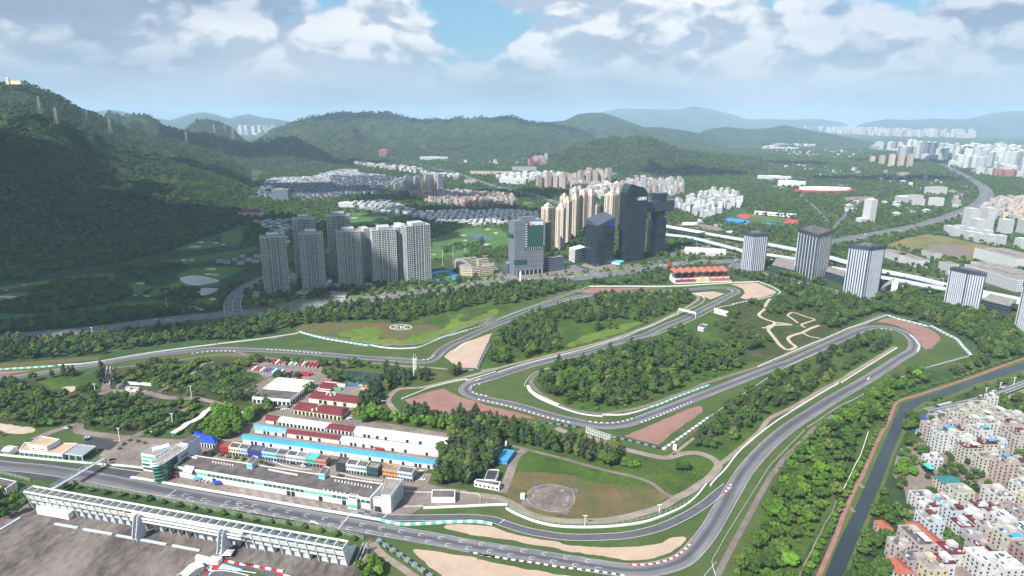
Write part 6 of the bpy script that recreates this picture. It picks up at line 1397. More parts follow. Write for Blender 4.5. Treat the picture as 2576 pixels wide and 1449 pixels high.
# beige towers
def beige(s3, top, label):
 q = corners(s3); H = htop(s3, top); c = sum(q, Vector((0, 0))) / 4; t = thing('apartment_tower', label, 'apartment tower', (c.x, c.y, 0), 'beige towers behind the dark glass towers'); KEEP_POLYS.append([c + (p - c) * 1.3 for p in q])
 block(t, q, 0, H, 'wall', M_beige)
 for sd in (3, 0, 1, 2):
  a, b = q[sd], q[(sd + 1) % 4]; panel('window_strip', a, b, .36, .64, 3, H - 5, M_recess, t, out=.15)
  for e in (.12, .82): panel('window_strip', a, b, e, e + .06, 3, H - 5, M_recess, t, out=.1)
 mb = MB(); n = int(H / 3.1)
 for k in range(n):
  for sd in (3, 0): p, r = wallpts(q[sd], q[(sd + 1) % 4], .35, .65, .5); mb.bar((p.x, p.y, 4 + k * 3.1), (r.x, r.y, 4 + k * 3.1), .6, 1.1)
 mb.build('balcony', M_beige, t, kind='stuff')
 block(t, [c + (p - c) * .6 for p in q], H + .05, H + 5, 'roof_block', M_beige); block(t, [c + (p - c) * .25 for p in q], H + 5.05, H + 8.5, 'roof_turret', M_wall)
for s, tp, l in [('L 555,735 625,750 690,730', 375, 'beige tower just right of the emblem tower'), ('L 698,805 775,818 800,800', 378, 'nearest beige tower with bright striped side'), ('L 770,720 830,728 862,715', 305, 'beige tower right behind the nearest one'), ('L 740,650 790,660 830,650', 268, 'farther left beige tower'), ('L 858,672 905,680 928,668', 268, 'beige tower left of the centre gap'), ('L 850,600 895,606 930,600', 195, 'farthest left beige tower, seen above the rest'), ('L 935,585 985,590 1018,582', 222, 'beige tower with unbroken front in the middle'), ('L 1005,580 1060,588 1105,578', 240, 'beige tower in the middle row'), ('L 1060,575 1115,582 1148,572', 352, 'short beige tower beside the slanted dark tower'), ('L 1185,600 1265,612 1330,600', 240, 'broad beige tower left of the tallest black one'), ('L 1290,560 1330,566 1345,560', 210, 'beige tower partly hidden by the tallest black one')]:
 beige(s, f'L 0,{tp}', l)
# red roofed grandstand
a = G(*px('L 1915,1140')[0]).xy; b = G(*px('L 2480,1118')[0]).xy; d = (b - a).normalized(); n = Vector((-d.y, d.x)); L = (b - a).length; NB2 = 8; w = L / NB2
t = thing('far_grandstand', 'tiered grandstand with scalloped red roof beyond the far straight', 'grandstand', (a.x, a.y, 0)); M_redroof = mat('coral_roof', (158, 92, 76), .6, .08, .1); M_bur = mat('burgundy_seats', (116, 52, 62), .7, .2, .4); M_yel = mat('sand_seats', (176, 154, 118), .7, .15, .4); M_ors = mat('orange_seats', (146, 84, 70), .7, .15, .4); M_dks = mat('slate_seats', (84, 74, 90), .7, .2, .4)
HG = height_at(Vector((a.x, a.y, 0)) + Vector((n.x, n.y, 0)) * 22, px('L 0,1000')[0][1])
KEEP_POLYS.append([a - n * 4 - d * 4, b - n * 4 + d * 4, b + n * 30, a + n * 30 - d * 4])
for k in range(NB2):
 a0 = a + d * (w * k + .3); a1 = a + d * (w * (k + 1) - .3); sm = M_dks if k < 2 else M_bur if k == 2 else M_yel if k < 5 else M_ors
 for (s0, z0, s1, z1, m) in ((1, 2.2, 9, 5.2, M_ors if k > 4 else M_bur if k < 3 else M_yel), (10, 7, 21, 13, sm)):
  mb = MB(); p = [(a0 + n * s0, z0), (a1 + n * s0, z0), (a1 + n * s1, z1), (a0 + n * s1, z1)]; mb.face([(v.x, v.y, z) for v, z in p]); mb.face([(v.x, v.y, z - .5) for v, z in p][::-1]); mb.build('seating_tier', m, t)
 mb = MB(); rise = 2.8
 for j in range(6):
  u0, u1 = j / 6, (j + 1) / 6; z0 = HG + rise * math.sin(math.pi * u0); z1 = HG + rise * math.sin(math.pi * u1); e0 = a + d * w * (k + u0); e1 = a + d * w * (k + u1)
  mb.face([((e0 + n * 5).x, (e0 + n * 5).y, z0 - 2.5), ((e1 + n * 5).x, (e1 + n * 5).y, z1 - 2.5), ((e1 + n * 27).x, (e1 + n * 27).y, z1 + .8), ((e0 + n * 27).x, (e0 + n * 27).y, z0 + .8)])
 mb.build('roof_shell', M_redroof, t)
 for s in (8, 24): mb = MB(); p = a + d * w * k + n * s; mb.bar((p.x, p.y, 0), (p.x, p.y, HG - 2.2 + (s - 5) * .15), .5, .5); mb.build('column', M_redroof, t)
mb = MB(); mb.prism([a, b, b + n * .8, a + n * .8], 0, 2.1); mb.build('front_wall', M_wall, t); mb = MB(); mb.prism([a + n * 22, b + n * 22, b + n * 25, a + n * 25], 0, 12.5); mb.build('rear_wall', M_wall, t)
mb = MB(); mb.prism([a + n * 9.2, b + n * 9.2, b + n * 9.8, a + n * 9.8], 0, 6.9); mb.build('middle_wall', M_wall, t); mb = MB(); mb.prism([a - d * 1, a - d * .4, a - d * .4 + n * 25, a - d * 1 + n * 25], 0, 9); mb.build('end_wall', M_wall, t)
mb = MB(); p = G(*px('L 1850,1000')[0]); mb.prism([(p.x + 4 * math.cos(k * .785), p.y + 4 * math.sin(k * .785)) for k in range(8)], 9, 14, bottom=True); mb.bar((p.x, p.y, 0), (p.x, p.y, 9), .6, .6); tag(mb.build('red_beacon', M_red), 'bright red drum sign left of the red roofed grandstand', 'sign')
mb = MB(); p = G(*px('L 350,1115')[0]); H = height_at(p, px('L 0,1015')[0][1]); mb.prism([(p.x - 1.4, p.y - 1.4), (p.x + 1.4, p.y - 1.4), (p.x + 1.4, p.y + 1.4), (p.x - 1.4, p.y + 1.4)], 0, H); tag(mb.build('obelisk', M_white), 'slender white obelisk before the emblem tower', 'monument')
mb = MB(); p = G(*px('L 1127,1025')[0]); H = height_at(p, px('L 0,935')[0][1]); mb.bar((p.x, p.y, 0), (p.x, p.y, H), .9, .9); tag(mb.build('blue_pylon', M_bluer), 'thin blue pylon before the slanted crown tower', 'pylon')
# viaducts
def viaduct(s, z, w, label, pier=42, m=M_conc, cap=None):
 pl = resample(line2x(s, z), 14); t = thing('viaduct', label, 'viaduct', (pl[0].x, pl[0].y, 0)); mb = MB(); ns = normals(pl)
 for k in range(len(pl) - 1):
  a, b, n0, n1 = pl[k], pl[k + 1], ns[k] * w / 2, ns[k + 1] * w / 2; mb.prism([a + n0, a - n0, b - n1, b + n1], z - 2.0, z, bottom=True)
  for sg in (-1, 1): mb.prism([a + n0 * sg, a + n0 * sg * .95, b + n1 * sg * .95, b + n1 * sg], z + .01, z + 1.1)
 mb.build('deck', M_lgrey if cap is None else cap, t); KEEP_LINES.append((pl, w / 2 + 5))
 q = resample(pl, pier)
 for i, p in enumerate(q[1:-1]): mb = MB(); mb.prism([p + Vector((x, y)) for x, y in ((-1.3, -1.3), (1.3, -1.3), (1.3, 1.3), (-1.3, 1.3))], 0, z - 2.02); mb.prism([p + Vector((x, y)) for x, y in ((-2.4, -2.4), (2.4, -2.4), (2.4, 2.4), (-2.4, 2.4))], z - 3.4, z - 2.04, bottom=True); mb.build('pier', M_lgrey, t)
 return pl
def line2x(s, z): return smooth([G(u, v, z) for u, v in px(s)], 5)
viaduct('L 1700,545 1810,570 2100,612 2576,690 M 640,395 930,462 1080,505 1380,578 1640,628 1900,690 2400,790 2800,870', 9, 17, 'rear pale viaduct with station roof at its left end')
viaduct('L 1800,640 2000,660 2150,690 2576,800 M 200,410 640,475 910,540 1360,628 1520,655 1720,695 1890,725 2250,795 2450,830 2576,850 2900,900', 10, 12, 'nearer rail viaduct on tall single piers')
t = thing('station', 'long silver roofed station on the rear viaduct', 'station', tuple(G(*px('L 1900,600')[0])))
a, b = G(*px('L 1790,560')[0], 14).xy, G(*px('L 2180,628')[0], 14).xy; d = (b - a).normalized(); n = Vector((-d.y, d.x)); mb = MB(); mb.prism([a - n * 13, b - n * 13, b + n * 13, a + n * 13], 15, 16.2, bottom=True); mb.build('roof', M_whiter, t); mb = MB(); mb.prism([a - n * 11, b - n * 11, b + n * 11, a + n * 11], 9.2, 14.9); mb.build('hall', M_recess, t)
a2 = G(*px('L 2060,565')[0]); mb = MB(); lump(mb, (a2.x, a2.y, 9), 22, 12, 6, random.Random(1), .02) if False else mb.prism([(a2.x + 22 * math.cos(k * .4), a2.y + 11 * math.sin(k * .4)) for k in range(15)], 6, 11, bottom=True); mb.build('entrance_shell', M_white, t)
rnd = random.Random(12); ZN = (['beside the golf course', 'below the apartment towers', 'before the office towers', 'behind the red roofed grandstand'], ['near the striped towers', 'along the park', 'on the far bend'])
def traffic(pl, n, half, grp, lab, z=.35, sc=1.25):
 q = resample(pl, 3)
 for i in range(n):
  k = rnd.randrange(2, len(q) - 3); p = q[k]; d = (q[k + 1] - q[k]); nn = Vector((-d.y, d.x)).normalized(); u, v = to_px((p.x, p.y, 0))
  if not (0 < u < 2576 and 0 < v < 1449): continue
  o = p + nn * rnd.choice([-1, 1]) * rnd.uniform(3, half); col = rnd.choice(['white', 'white', 'silver', 'black', 'white', 'blue', 'red', 'grey']); car(o, math.atan2(d.y, d.x), col, f'{col} car driving on the {lab} ' + (ZN[0][min(3, int(u // 500))] if 'express' in lab else ZN[1][0 if u < 1950 else 1 if v > 500 else 2]), grp, sc, z, False, 'car')
traffic(EXPR, 75, 11, 'cars on the expressway', 'expressway'); traffic(HWY, 60, 18, 'cars on the curving highway', 'highway', sc=1.7)
# ------------------------------------------------------------------ village on the lower right
M_win = glass_mat('window_glass', (50, 58, 64), .2)
VC = {k: mat('render_' + k, c, .8, .12, .3) for k, c in {'white': (180, 180, 180), 'cream': (170, 167, 155), 'pink': (164, 154, 150), 'salmon': (164, 146, 138), 'grey': (146, 145, 146), 'paleblue': (168, 178, 186), 'mauve': (148, 138, 138), 'yellow': (174, 166, 144), 'rose': (146, 120, 118)}.items()}
RC = {'d': M_roofd, 'g': M_roofg, 'w': M_whiter, 'm': M_maroon, 'o': mat('orange_tiles', (150, 84, 68), .8, .12, .4), 't': mat('teal_tiles', (46, 104, 104), .7, .12, .4), 'b': M_bluer, 'l': M_roofg}
VA = (G(*px('I 1890,1415')[0]) - G(*px('I 1665,1255')[0])).xy.normalized(); VB = Vector((-VA.y, VA.x))
WIN = {}
def win_mesh(kind):
 if kind not in WIN:
  mb = MB(); w, h = (1.3, 1.5)
  mb.bar((-w / 2, 0, 0), (w / 2, 0, 0), .16, h, 0); me = bpy.data.meshes.new('window'); me.from_pydata(mb.v, [], mb.f); me.materials.append(M_win); WIN[kind] = me
 return WIN[kind]
PLACE = []
def house(c, x, y, w, d, fl, col, rf, label, wins=True, rot=0.0):
 w *= .8; d *= .8; p = G(*px(f'{c} {x},{y}')[0]).xy; a = Vector((VA.x * math.cos(rot) - VA.y * math.sin(rot), VA.x * math.sin(rot) + VA.y * math.cos(rot))); b = Vector((-a.y, a.x)); H = fl * 2.8 + .4
 q = [p - a * w / 2 - b * d / 2, p + a * w / 2 - b * d / 2, p + a * w / 2 + b * d / 2, p - a * w / 2 + b * d / 2]
 t = thing('village_house', label, 'house', (p.x, p.y, 0), 'houses of the village by the canal'); KEEP_POLYS.append([p + (r - p) * 1.08 for r in q]); m = VC[col]; PLACE.append((p, max(w, d)))
 rn = random.Random(int(x * 7 + y))
 if rf in 'ot':
  mb = MB(); mb.prism(q, 0, H); mb.build('wall', m, t); mb = MB(); e = [p + (r - p) * 1.08 for r in q]; r0, r1 = (p - a * w * .32, p + a * w * .32) if w > d else (p - b * d * .32, p + b * d * .32); z = H + min(w, d) * .22
  E = [(v.x, v.y, H) for v in e]; A = (r0.x, r0.y, z); B_ = (r1.x, r1.y, z)
  if w > d: F = [[E[0], E[1], B_, A], [E[2], E[3], A, B_], [E[1], E[2], B_], [E[3], E[0], A]]
  else: F = [[E[1], E[2], B_, A], [E[3], E[0], A, B_], [E[0], E[1], A], [E[2], E[3], B_]]
  for f in F: mb.face(f)
  mb.build('roof', RC[rf], t)
 else:
  mb = MB(); mb.prism(q, 0, H); mb.build('wall', m, t); inn = [p + (r - p) * (1 - .5 / (r - p).length) for r in q]
  mb = MB(); mb.prism(inn, H - .2, H + .03); mb.build('roof', RC[rf], t); mb = MB()
  for k in range(4): mb.prism([q[k], q[(k + 1) % 4], inn[(k + 1) % 4], inn[k]], H + .04, H + .95)
  mb.build('parapet', M_maroon if rf == 'm' else m, t)
  s = rn.choice([-1, 1]); c2 = p + a * w * .22 * s + b * d * .18; mb = MB(); mb.box(c2, a, b, min(2.6, w * .2), min(2.4, d * .22), H + .04, H + 2.7); mb.build('stair_head', m, t)
  if fl > 2: mb = MB(); c3 = p - a * w * .25 * s - b * d * .2; mb.prism([c3 + Vector((.9 * math.cos(k * 1.05), .9 * math.sin(k * 1.05))) for k in range(6)], H + .04, H + 1.9); mb.build('water_tank', M_steel, t)
 if rf not in 'ot':
  for mi, (cm_, nm) in enumerate(((M_lgrey, 'roof_tank'), (M_roofd, 'roof_clutter'))):
   mb = MB()
   for _ in range(rn.randint(2, 4)):
    c4 = p + a * w * rn.uniform(-.38, .38) + b * d * rn.uniform(-.38, .38); mb.box(c4, a, b, rn.uniform(.4, 1.5), rn.uniform(.4, 1.1), H + .04, H + rn.uniform(.6, 1.8))
   mb.build(nm, cm_, t, kind='stuff')
  if rn.random() < .4: mb = MB(); c5 = p - a * w * .2 * s + b * d * .2; mb.box(c5, a, b, w * .22, d * .2, H + 2.3, H + 2.45, bottom=True); mb.build('roof_awning', rn.choice([M_whiter, M_bluer, M_roofg, M_maroon]), t)
 if wins:
  for sd in range(4):
   e, f = q[sd], q[(sd + 1) % 4]; L = (f - e).length; n = max(1, int(L / 3.3)); dd = (f - e).normalized(); nn = Vector((dd.y, -dd.x)); ang = math.atan2(dd.y, dd.x)
   for k in range(n):
    for j in range(fl):
     if rn.random() < .12: continue
     o = e + dd * L * (k + .5) / n + nn * .04; obj('window', win_mesh(0), t, loc=(o.x - p.x, o.y - p.y, 1.6 + j * 2.8), rz=ang)
 return t
HS = [('I', 1640, 1190, 12, 22, 5, 'pink', 'g', 'pink flats with planted roof beside the blue awning'), ('I', 1755, 1300, 15, 24, 6, 'white', 'g', 'tall white flats with small square windows, left one of the pair'), ('I', 1915, 1350, 15, 20, 6, 'white', 'g', 'tall white flats with small square windows, right one of the pair'), ('I', 2085, 1270, 14, 18, 6, 'white', 'g', 'white flats with long balconies right of the tall pair'), ('I', 2190, 1195, 14, 18, 6, 'white', 'g', 'white flats behind the balcony block'),
      ('I', 1890, 1030, 12, 20, 4, 'cream', 'g', 'cream terrace end nearest the car lot'), ('I', 2000, 985, 12, 20, 4, 'cream', 'g', 'cream terrace block second from the car lot'), ('I', 2110, 950, 12, 20, 4, 'cream', 'g', 'cream terrace block third from the car lot'), ('I', 2215, 930, 10, 10, 6, 'white', 'w', 'white block with twin roof boards behind the cream terrace'), ('I', 2030, 1110, 12, 16, 4, 'cream', 'd', 'cream block of the second terrace, left'), ('I', 2150, 1060, 12, 16, 4, 'cream', 'g', 'cream block of the second terrace, middle'), ('I', 2270, 1020, 12, 18, 4, 'cream', 'g', 'cream block of the second terrace, right'), ('I', 2330, 1110, 13, 18, 5, 'cream', 'g', 'cream block before the wood behind the village'), ('I', 2430, 1080, 13, 18, 5, 'white', 'g', 'white topped block at the wood edge'), ('I', 2540, 1140, 14, 18, 5, 'pink', 'g', 'pink block at the right edge beyond the white flats'), ('I', 2380, 1220, 14, 18, 6, 'pink', 'g', 'pink flats behind the white ones'), ('I', 2480, 1320, 14, 18, 6, 'pink', 'd', 'tall pink flats at the right above the grove'), ('I', 2270, 1330, 14, 14, 4, 'paleblue', 'g', 'pale blue house between white and pink flats'), ('I', 2200, 1390, 12, 12, 3, 'white', 'd', 'low white house with dark roof before the pale blue one'), ('I', 1960, 1190, 12, 12, 3, 'grey', 'm', 'low grey house with maroon roof in the courtyard'), ('I', 1820, 1130, 12, 14, 4, 'pink', 'g', 'pink house with flat grey roof behind the tall white flats'),
      ('H', 1990, 290, 13, 18, 5, 'cream', 'm', 'cream flats with maroon roof terrace'), ('H', 2150, 250, 13, 18, 5, 'cream', 'm', 'cream flats with maroon roof behind the first'), ('H', 2290, 240, 16, 14, 3, 'pink', 'g', 'low pink house at the edge of the grove'), ('H', 2180, 400, 13, 20, 5, 'cream', 'g', 'cream flats left of the salmon tower'), ('H', 2350, 480, 15, 16, 6, 'salmon', 'g', 'salmon coloured flats, tallest in the village'), ('H', 2480, 420, 14, 14, 4, 'grey', 'g', 'grey flats right of the salmon ones'), ('H', 2540, 520, 14, 12, 3, 'cream', 'd', 'cream house with dark roof below the grey flats'), ('H', 1640, 350, 11, 15, 3, 'white', 'w', 'white villa with turquoise terrace by the palms'), ('H', 1800, 590, 17, 17, 3, 'cream', 't', 'cream villa with big teal hipped roof'), ('H', 1530, 730, 10, 18, 3, 'white', 'd', 'white and grey house behind the canal grove'), ('H', 1740, 740, 12, 9, 2, 'pink', 'g', 'small pink cottage left of the cream flats'), ('H', 1900, 750, 15, 16, 5, 'cream', 'g', 'cream flats with round attic window'), ('H', 2290, 740, 20, 16, 4, 'white', 'g', 'white walk up block with open galleries'), ('H', 2540, 660, 14, 16, 4, 'white', 'g', 'white block at the right edge beside the gallery block'), ('H', 2540, 790, 14, 12, 4, 'yellow', 'g', 'yellowish block at the right edge'),
      ('H', 1590, 850, 13, 12, 3, 'white', 'w', 'white roofed house above the pale blue one'), ('H', 1830, 900, 15, 13, 4, 'paleblue', 'g', 'pale blue house with white roof box'), ('H', 1600, 1010, 18, 14, 4, 'paleblue', 'g', 'pale blue house with bright white roof hatch'), ('H', 2010, 900, 14, 12, 3, 'white', 'w', 'white house with blank white roof, left of two'), ('H', 2100, 840, 11, 11, 3, 'white', 'm', 'small white house with maroon trim below the gallery block'), ('H', 2220, 890, 16, 10, 3, 'white', 'm', 'white house with maroon lean-to roof'), ('H', 2370, 900, 11, 18, 4, 'rose', 'g', 'rose brick house in the village centre'), ('H', 2490, 970, 14, 16, 5, 'mauve', 'g', 'mauve flats at the right edge'), ('H', 1930, 1030, 13, 12, 3, 'white', 'm', 'white house with maroon parapet above the grove'), ('H', 2080, 1000, 12, 14, 3, 'white', 'm', 'white house with maroon parapet, second'), ('H', 2030, 1140, 13, 12, 3, 'grey', 'g', 'grey cottage beside the hill grove'), ('H', 2210, 1100, 12, 16, 4, 'pink', 'g', 'pinkish house with stepped roof garden'), ('H', 2340, 1010, 16, 13, 4, 'white', 'w', 'white house with blank white roof, right of two'), ('H', 2160, 1240, 18, 10, 2, 'salmon', 'm', 'low salmon house with maroon parapet'), ('H', 2390, 1210, 15, 15, 5, 'cream', 'b', 'cream flats with blue glass roof'), ('H', 2530, 1120, 12, 14, 4, 'grey', 'g', 'grey house behind the cream flats'), ('H', 1820, 1290, 15, 15, 3, 'white', 'm', 'white three storey house with maroon balconies'),
      ('H', 1460, 1200, 26, 13, 4, 'pink', 'd', 'long pink house before the long orange roof'), ('H', 1290, 1260, 11, 13, 4, 'pink', 'g', 'pink house at the left front of the village'), ('H', 1580, 1110, 34, 13, 2, 'salmon', 'o', 'long shed with orange tiled roof'), ('H', 1150, 1010, 12, 9, 2, 'salmon', 'o', 'small house with orange roof by the canal grove'), ('H', 1300, 1430, 17, 13, 2, 'white', 'o', 'white house with orange roof at the bottom edge'), ('H', 1430, 1370, 13, 16, 3, 'mauve', 'd', 'mauve house at the bottom edge'), ('H', 1600, 1430, 20, 16, 3, 'yellow', 'g', 'cream yellow house with broad grey roof at the bottom edge'), ('H', 1740, 1400, 12, 12, 3, 'white', 'm', 'white house with maroon trim at the bottom edge'), ('H', 2110, 1400, 17, 16, 4, 'white', 'w', 'large white house with white roof cover at the bottom'), ('H', 2350, 1460, 20, 16, 4, 'white', 'w', 'white house at the bottom right edge'), ('H', 2560, 1360, 14, 16, 5, 'rose', 'g', 'brownish flats at the lower right corner'), ('H', 2510, 1250, 10, 10, 3, 'cream', 'g', 'small cream house right of the blue glass roof'), ('H', 1690, 830, 12, 10, 3, 'grey', 'g', 'grey house between pale blue and cream ones')]
for h in HS: house(*h)
mb = MB(); q = [G(*p, 3.2) for p in px('I 1435,935 1530,945 1600,985 1610,1050 1560,1055 1530,990 1440,965')]; mb.face([tuple(p) for p in q]); mb.face([(p.x, p.y, 3.0) for p in q][::-1]); tag(mb.build('blue_awning', M_royal), 'bent royal blue awning between canal and car lot', 'awning')
shed('I 1480,1118 1575,1130 1580,1105 1500,1092', 3, 3.6, 'light blue roofed lean-to below the blue awning', M_bluer, M_wall)
mb = MB(); a = G(*px('H 1590,330')[0], 9.6); mb.prism([a.xy + VA * x + VB * y for x, y in ((-1, -2), (7, -2), (7, 2), (-1, 2))], 9.9, 10.3, bottom=True); tag(mb.build('terrace_pool', mat('turquoise', (60, 200, 190), .4, .05)), 'turquoise terrace on the white villa', 'terrace')
for s, l in [('H 935,545', 'white landing platform halfway along the canal'), ('H 840,785', 'concrete landing with ramp beside the canal')]:
 p = G(*px(s)[0]).xy; mb = MB(); mb.prism([p + VA * x + VB * y for x, y in ((-3, -1.5), (3, -1.5), (3, 1.5), (-3, 1.5))], .2, .6); tag(mb.build('canal_landing', M_conc), l, 'landing')
# ------------------------------------------------------------------ far estates and towns
def win_mat(name, wall, glass=(70, 84, 96), fz=3.1, fx=3.6):
 m, n, b = base_mat(name); g = n.new('ShaderNodeNewGeometry'); s = n.new('ShaderNodeSeparateXYZ'); n.link(g.outputs['Position'], s.inputs[0]); sn_ = n.new('ShaderNodeSeparateXYZ'); n.link(g.outputs['Normal'], sn_.inputs[0])
 u = n.math('SUBTRACT', n.math('MULTIPLY', s.outputs[0], sn_.outputs[1]), n.math('MULTIPLY', s.outputs[1], sn_.outputs[0]))
 fu = n.math('FRACT', n.math('DIVIDE', u, fx)); fzv = n.math('FRACT', n.math('DIVIDE', s.outputs[2], fz))
 mk = n.math('MULTIPLY', n.math('GREATER_THAN', fu, .42), n.math('MULTIPLY', n.math('GREATER_THAN', fzv, .34), n.math('LESS_THAN', fzv, .82)))
 mk = n.math('MULTIPLY', mk, n.math('LESS_THAN', sn_.outputs[2], .5))
 oi = n.new('ShaderNodeObjectInfo'); w = n.vmath('SCALE', lin(wall)[:3], sc=n.rng(oi.outputs['Random'], 0, 1, .82, 1.12, smooth=False))
 n.link(n.mix(mk, w, lin(glass)), b.inputs['Base Color']); b.inputs['Roughness'].default_value = .7; return m
W_ = {'white': win_mat('far_white_facade', (190, 191, 192)), 'pink': win_mat('far_pink_facade', (176, 160, 154)), 'beige': win_mat('far_beige_facade', (192, 176, 156)), 'grey': win_mat('far_grey_facade', (150, 154, 160)), 'red': win_mat('far_red_facade', (150, 92, 80)), 'dark': win_mat('far_dark_facade', (96, 104, 120))}
def far_block(a, w, d, h, col, roof, label, group, cat='building', name='apartment_block', ang=0.0, parts=2, hut=True):
 t = thing(name, label, cat, (a.x, a.y, 0), group, rz=ang)
 key = (round(w), round(d), round(h), col, roof)
 if key not in FB:
  mb = MB(); mb.prism([(-w / 2, -d / 2), (w / 2, -d / 2), (w / 2, d / 2), (-w / 2, d / 2)], 0, h); me = bpy.data.meshes.new('wall'); me.from_pydata(mb.v, [], mb.f); me.materials.append(W_[col])
  mb = MB()
  if roof == 'pitched' or roof == 'redp':
   mb.face([(-w / 2 - .6, -d / 2 - .6, h), (w / 2 + .6, -d / 2 - .6, h), (w / 2 * .6, 0, h + d * .25), (-w / 2 * .6, 0, h + d * .25)]); mb.face([(w / 2 + .6, d / 2 + .6, h), (-w / 2 - .6, d / 2 + .6, h), (-w / 2 * .6, 0, h + d * .25), (w / 2 * .6, 0, h + d * .25)]); mb.face([(w / 2 + .6, -d / 2 - .6, h), (w / 2 + .6, d / 2 + .6, h), (w / 2 * .6, 0, h + d * .25)]); mb.face([(-w / 2 - .6, d / 2 + .6, h), (-w / 2 - .6, -d / 2 - .6, h), (-w / 2 * .6, 0, h + d * .25)])
  else: mb.prism([(-w * .48, -d * .48), (w * .48, -d * .48), (w * .48, d * .48), (-w * .48, d * .48)], h, h + .5); mb.prism([(-w * .2, -d * .2), (w * .2, -d * .2), (w * .2, d * .2), (-w * .2, d * .2)], h + .5, h + (4 if h > 30 else 2.5))
  mr = bpy.data.meshes.new('roof'); mr.from_pydata(mb.v, [], mb.f); mr.materials.append({'pitched': M_slate, 'redp': M_maroon, 'flat': M_roofg, 'white': M_wall, 'redflat': VC['salmon'], 'dark': M_slate}[roof]); FB[key] = (me, mr)
 obj('wall', FB[key][0], t); obj('roof', FB[key][1], t); return t
FB = {}; M_slate = mat('slate_roof', (62, 66, 78), .7, .1, .05)
FARSTUFF = MB(); NEARCOUNT = {}
def estate(s, sp, w, d, h, cols, roofs, label, group, var=.25, cat='building', name='apartment_block', ang=None, limit=300, holes=0.0, jit=.3, keep=True):
 poly = W(s); P = scatter(poly, sp, jit)
 if keep: P = P[keep_mask(P, False)]
 if holes: P = P[fbm(P[:, 0] / 90, P[:, 1] / 90, 3, 77) > holes]
 P = P[np.argsort(P[:, 1])]
 rn = random.Random(len(P)); base = ang
 for i, p in enumerate(P):
  a = (base if base is not None else rn.choice([0, .5, 1.2, 2.0])) + rn.uniform(-.08, .08); hh = rn.choice([h * (1 - var), h, h * (1 + var)]) if var else h; col = rn.choice(cols); rf = rn.choice(roofs); v = Vector((p[0], p[1]))
  if NEARCOUNT.get(name, 0) < limit: NEARCOUNT[name] = NEARCOUNT.get(name, 0) + 1; far_block(v, w, d, hh, col, rf, label.replace('#', {'white': 'white', 'pink': 'pinkish', 'beige': 'beige', 'grey': 'grey', 'red': 'brick red', 'dark': 'dark'}[col]), group, cat, name, a)
  else: STUFF.setdefault((name, col), MB()).box(v, (math.cos(a), math.sin(a)), (-math.sin(a), math.cos(a)), w / 2, d / 2, 0, hh)
 KEEP_POLYS.append(poly)
STUFF = {}
A1 = pdirang('Q 500,740 1000,700')
V1 = 'villas of the estate at the mountain foot'
estate('O 1940,990 1990,900 2060,865 2350,855 2576,800 2700,800 2720,880 2576,960 2576,1010 2300,1030 2250,1000 2200,950 2050,950 2060,1010', 21, 11, 10, 7, ['white', 'grey'], ['pitched'], '# walled villa with dark roof at the mountain foot', V1, name='villa', cat='house', holes=.25, var=0)
estate('Q -100,770 -80,580 60,560 150,590 300,600 480,640 490,680 300,720 250,740 0,740', 26, 20, 11, 9, ['white', 'grey'], ['pitched', 'dark'], '# terrace with slate roof in the dark roofed estate', V1, name='terrace_house', cat='house', ang=A1, var=.2)
estate('Q 0,870 0,810 350,790 450,830 600,880 700,930 640,950 500,900 300,880 100,870', 22, 13, 10, 7, ['white', 'grey'], ['pitched'], '# villa with slate roof below the golf greens', 'villas beside the golf course', name='villa', cat='house', holes=.3, var=0)
estate('Q 560,885 760,872 1200,862 1500,880 1500,955 1200,975 1000,985 850,965 720,975 620,930', 17, 9, 8, 6.5, ['white'], ['pitched'], '# fan shaped villa with dark roof and curved walls', 'close packed villas with curved walls', name='villa', cat='house', var=0, holes=.2)
estate('Q 500,765 640,740 760,725 900,740 1100,750 1320,775 1330,810 1250,835 1000,850 870,835 700,815', 17, 12, 11, 15, ['pink', 'red', 'pink', 'grey', 'beige'], ['flat', 'redflat'], '# flats in the old village beyond the villas', 'flats of the old village', name='village_flats', cat='house', var=.35, holes=.15)
estate('Q 490,735 520,720 740,700 750,725 600,745', 38, 22, 16, 58, ['grey', 'beige'], ['flat'], '# slab tower beyond the old village', 'slab towers beyond the old village', var=.12, name='slab_tower', cat='tower', ang=A1)
estate('Q 240,730 480,700 520,670 490,640 300,690', 26, 18, 12, 20, ['grey'], ['flat'], '# mid rise block beside the slab towers', 'mid rise blocks beside the slab towers', var=.1, ang=A1)
estate('Q 1480,695 1560,680 1700,665 1800,650 1950,640 2020,640 2030,660 1880,685 1700,705', 36, 22, 18, 48, ['pink', 'beige'], ['flat'], '# apartment tower below the wooded knoll', 'pinkish towers below the knoll', var=.3, name='slab_tower', cat='tower')
estate('Q 1170,630 1280,610 1450,600 1680,600 1700,625 1500,630 1400,655 1250,660', 34, 24, 14, 20, ['white'], ['white'], '# residential block left of the pinkish towers', 'white blocks left of the pinkish towers', var=.2)
estate('Q 1730,760 1760,735 1900,715 2080,710 2100,735 1950,780 1800,790', 32, 20, 16, 34, ['white', 'pink'], ['redflat', 'white'], '# block with red roof pieces behind the beige towers', 'blocks with red roof pieces', var=.15)
estate('Q 2100,690 2160,660 2300,650 2400,665 2576,650 2576,740 2500,760 2350,740 2200,730 2110,720', 31, 18, 13, 24, ['white', 'white', 'pink', 'grey'], ['redflat', 'flat'], '# block in the crowded quarter behind the tallest tower', 'blocks behind the tallest tower', var=.25)
estate('N -100,760 20,720 90,700 200,660 300,660 430,690 450,760 330,790 200,850 110,850 50,810', 37, 14, 12, 25, ['white'], ['white', 'flat'], '# sunlit residential block on the slope right of the towers', 'white blocks on the slope right of the towers', var=.2, name='white_residential_block')
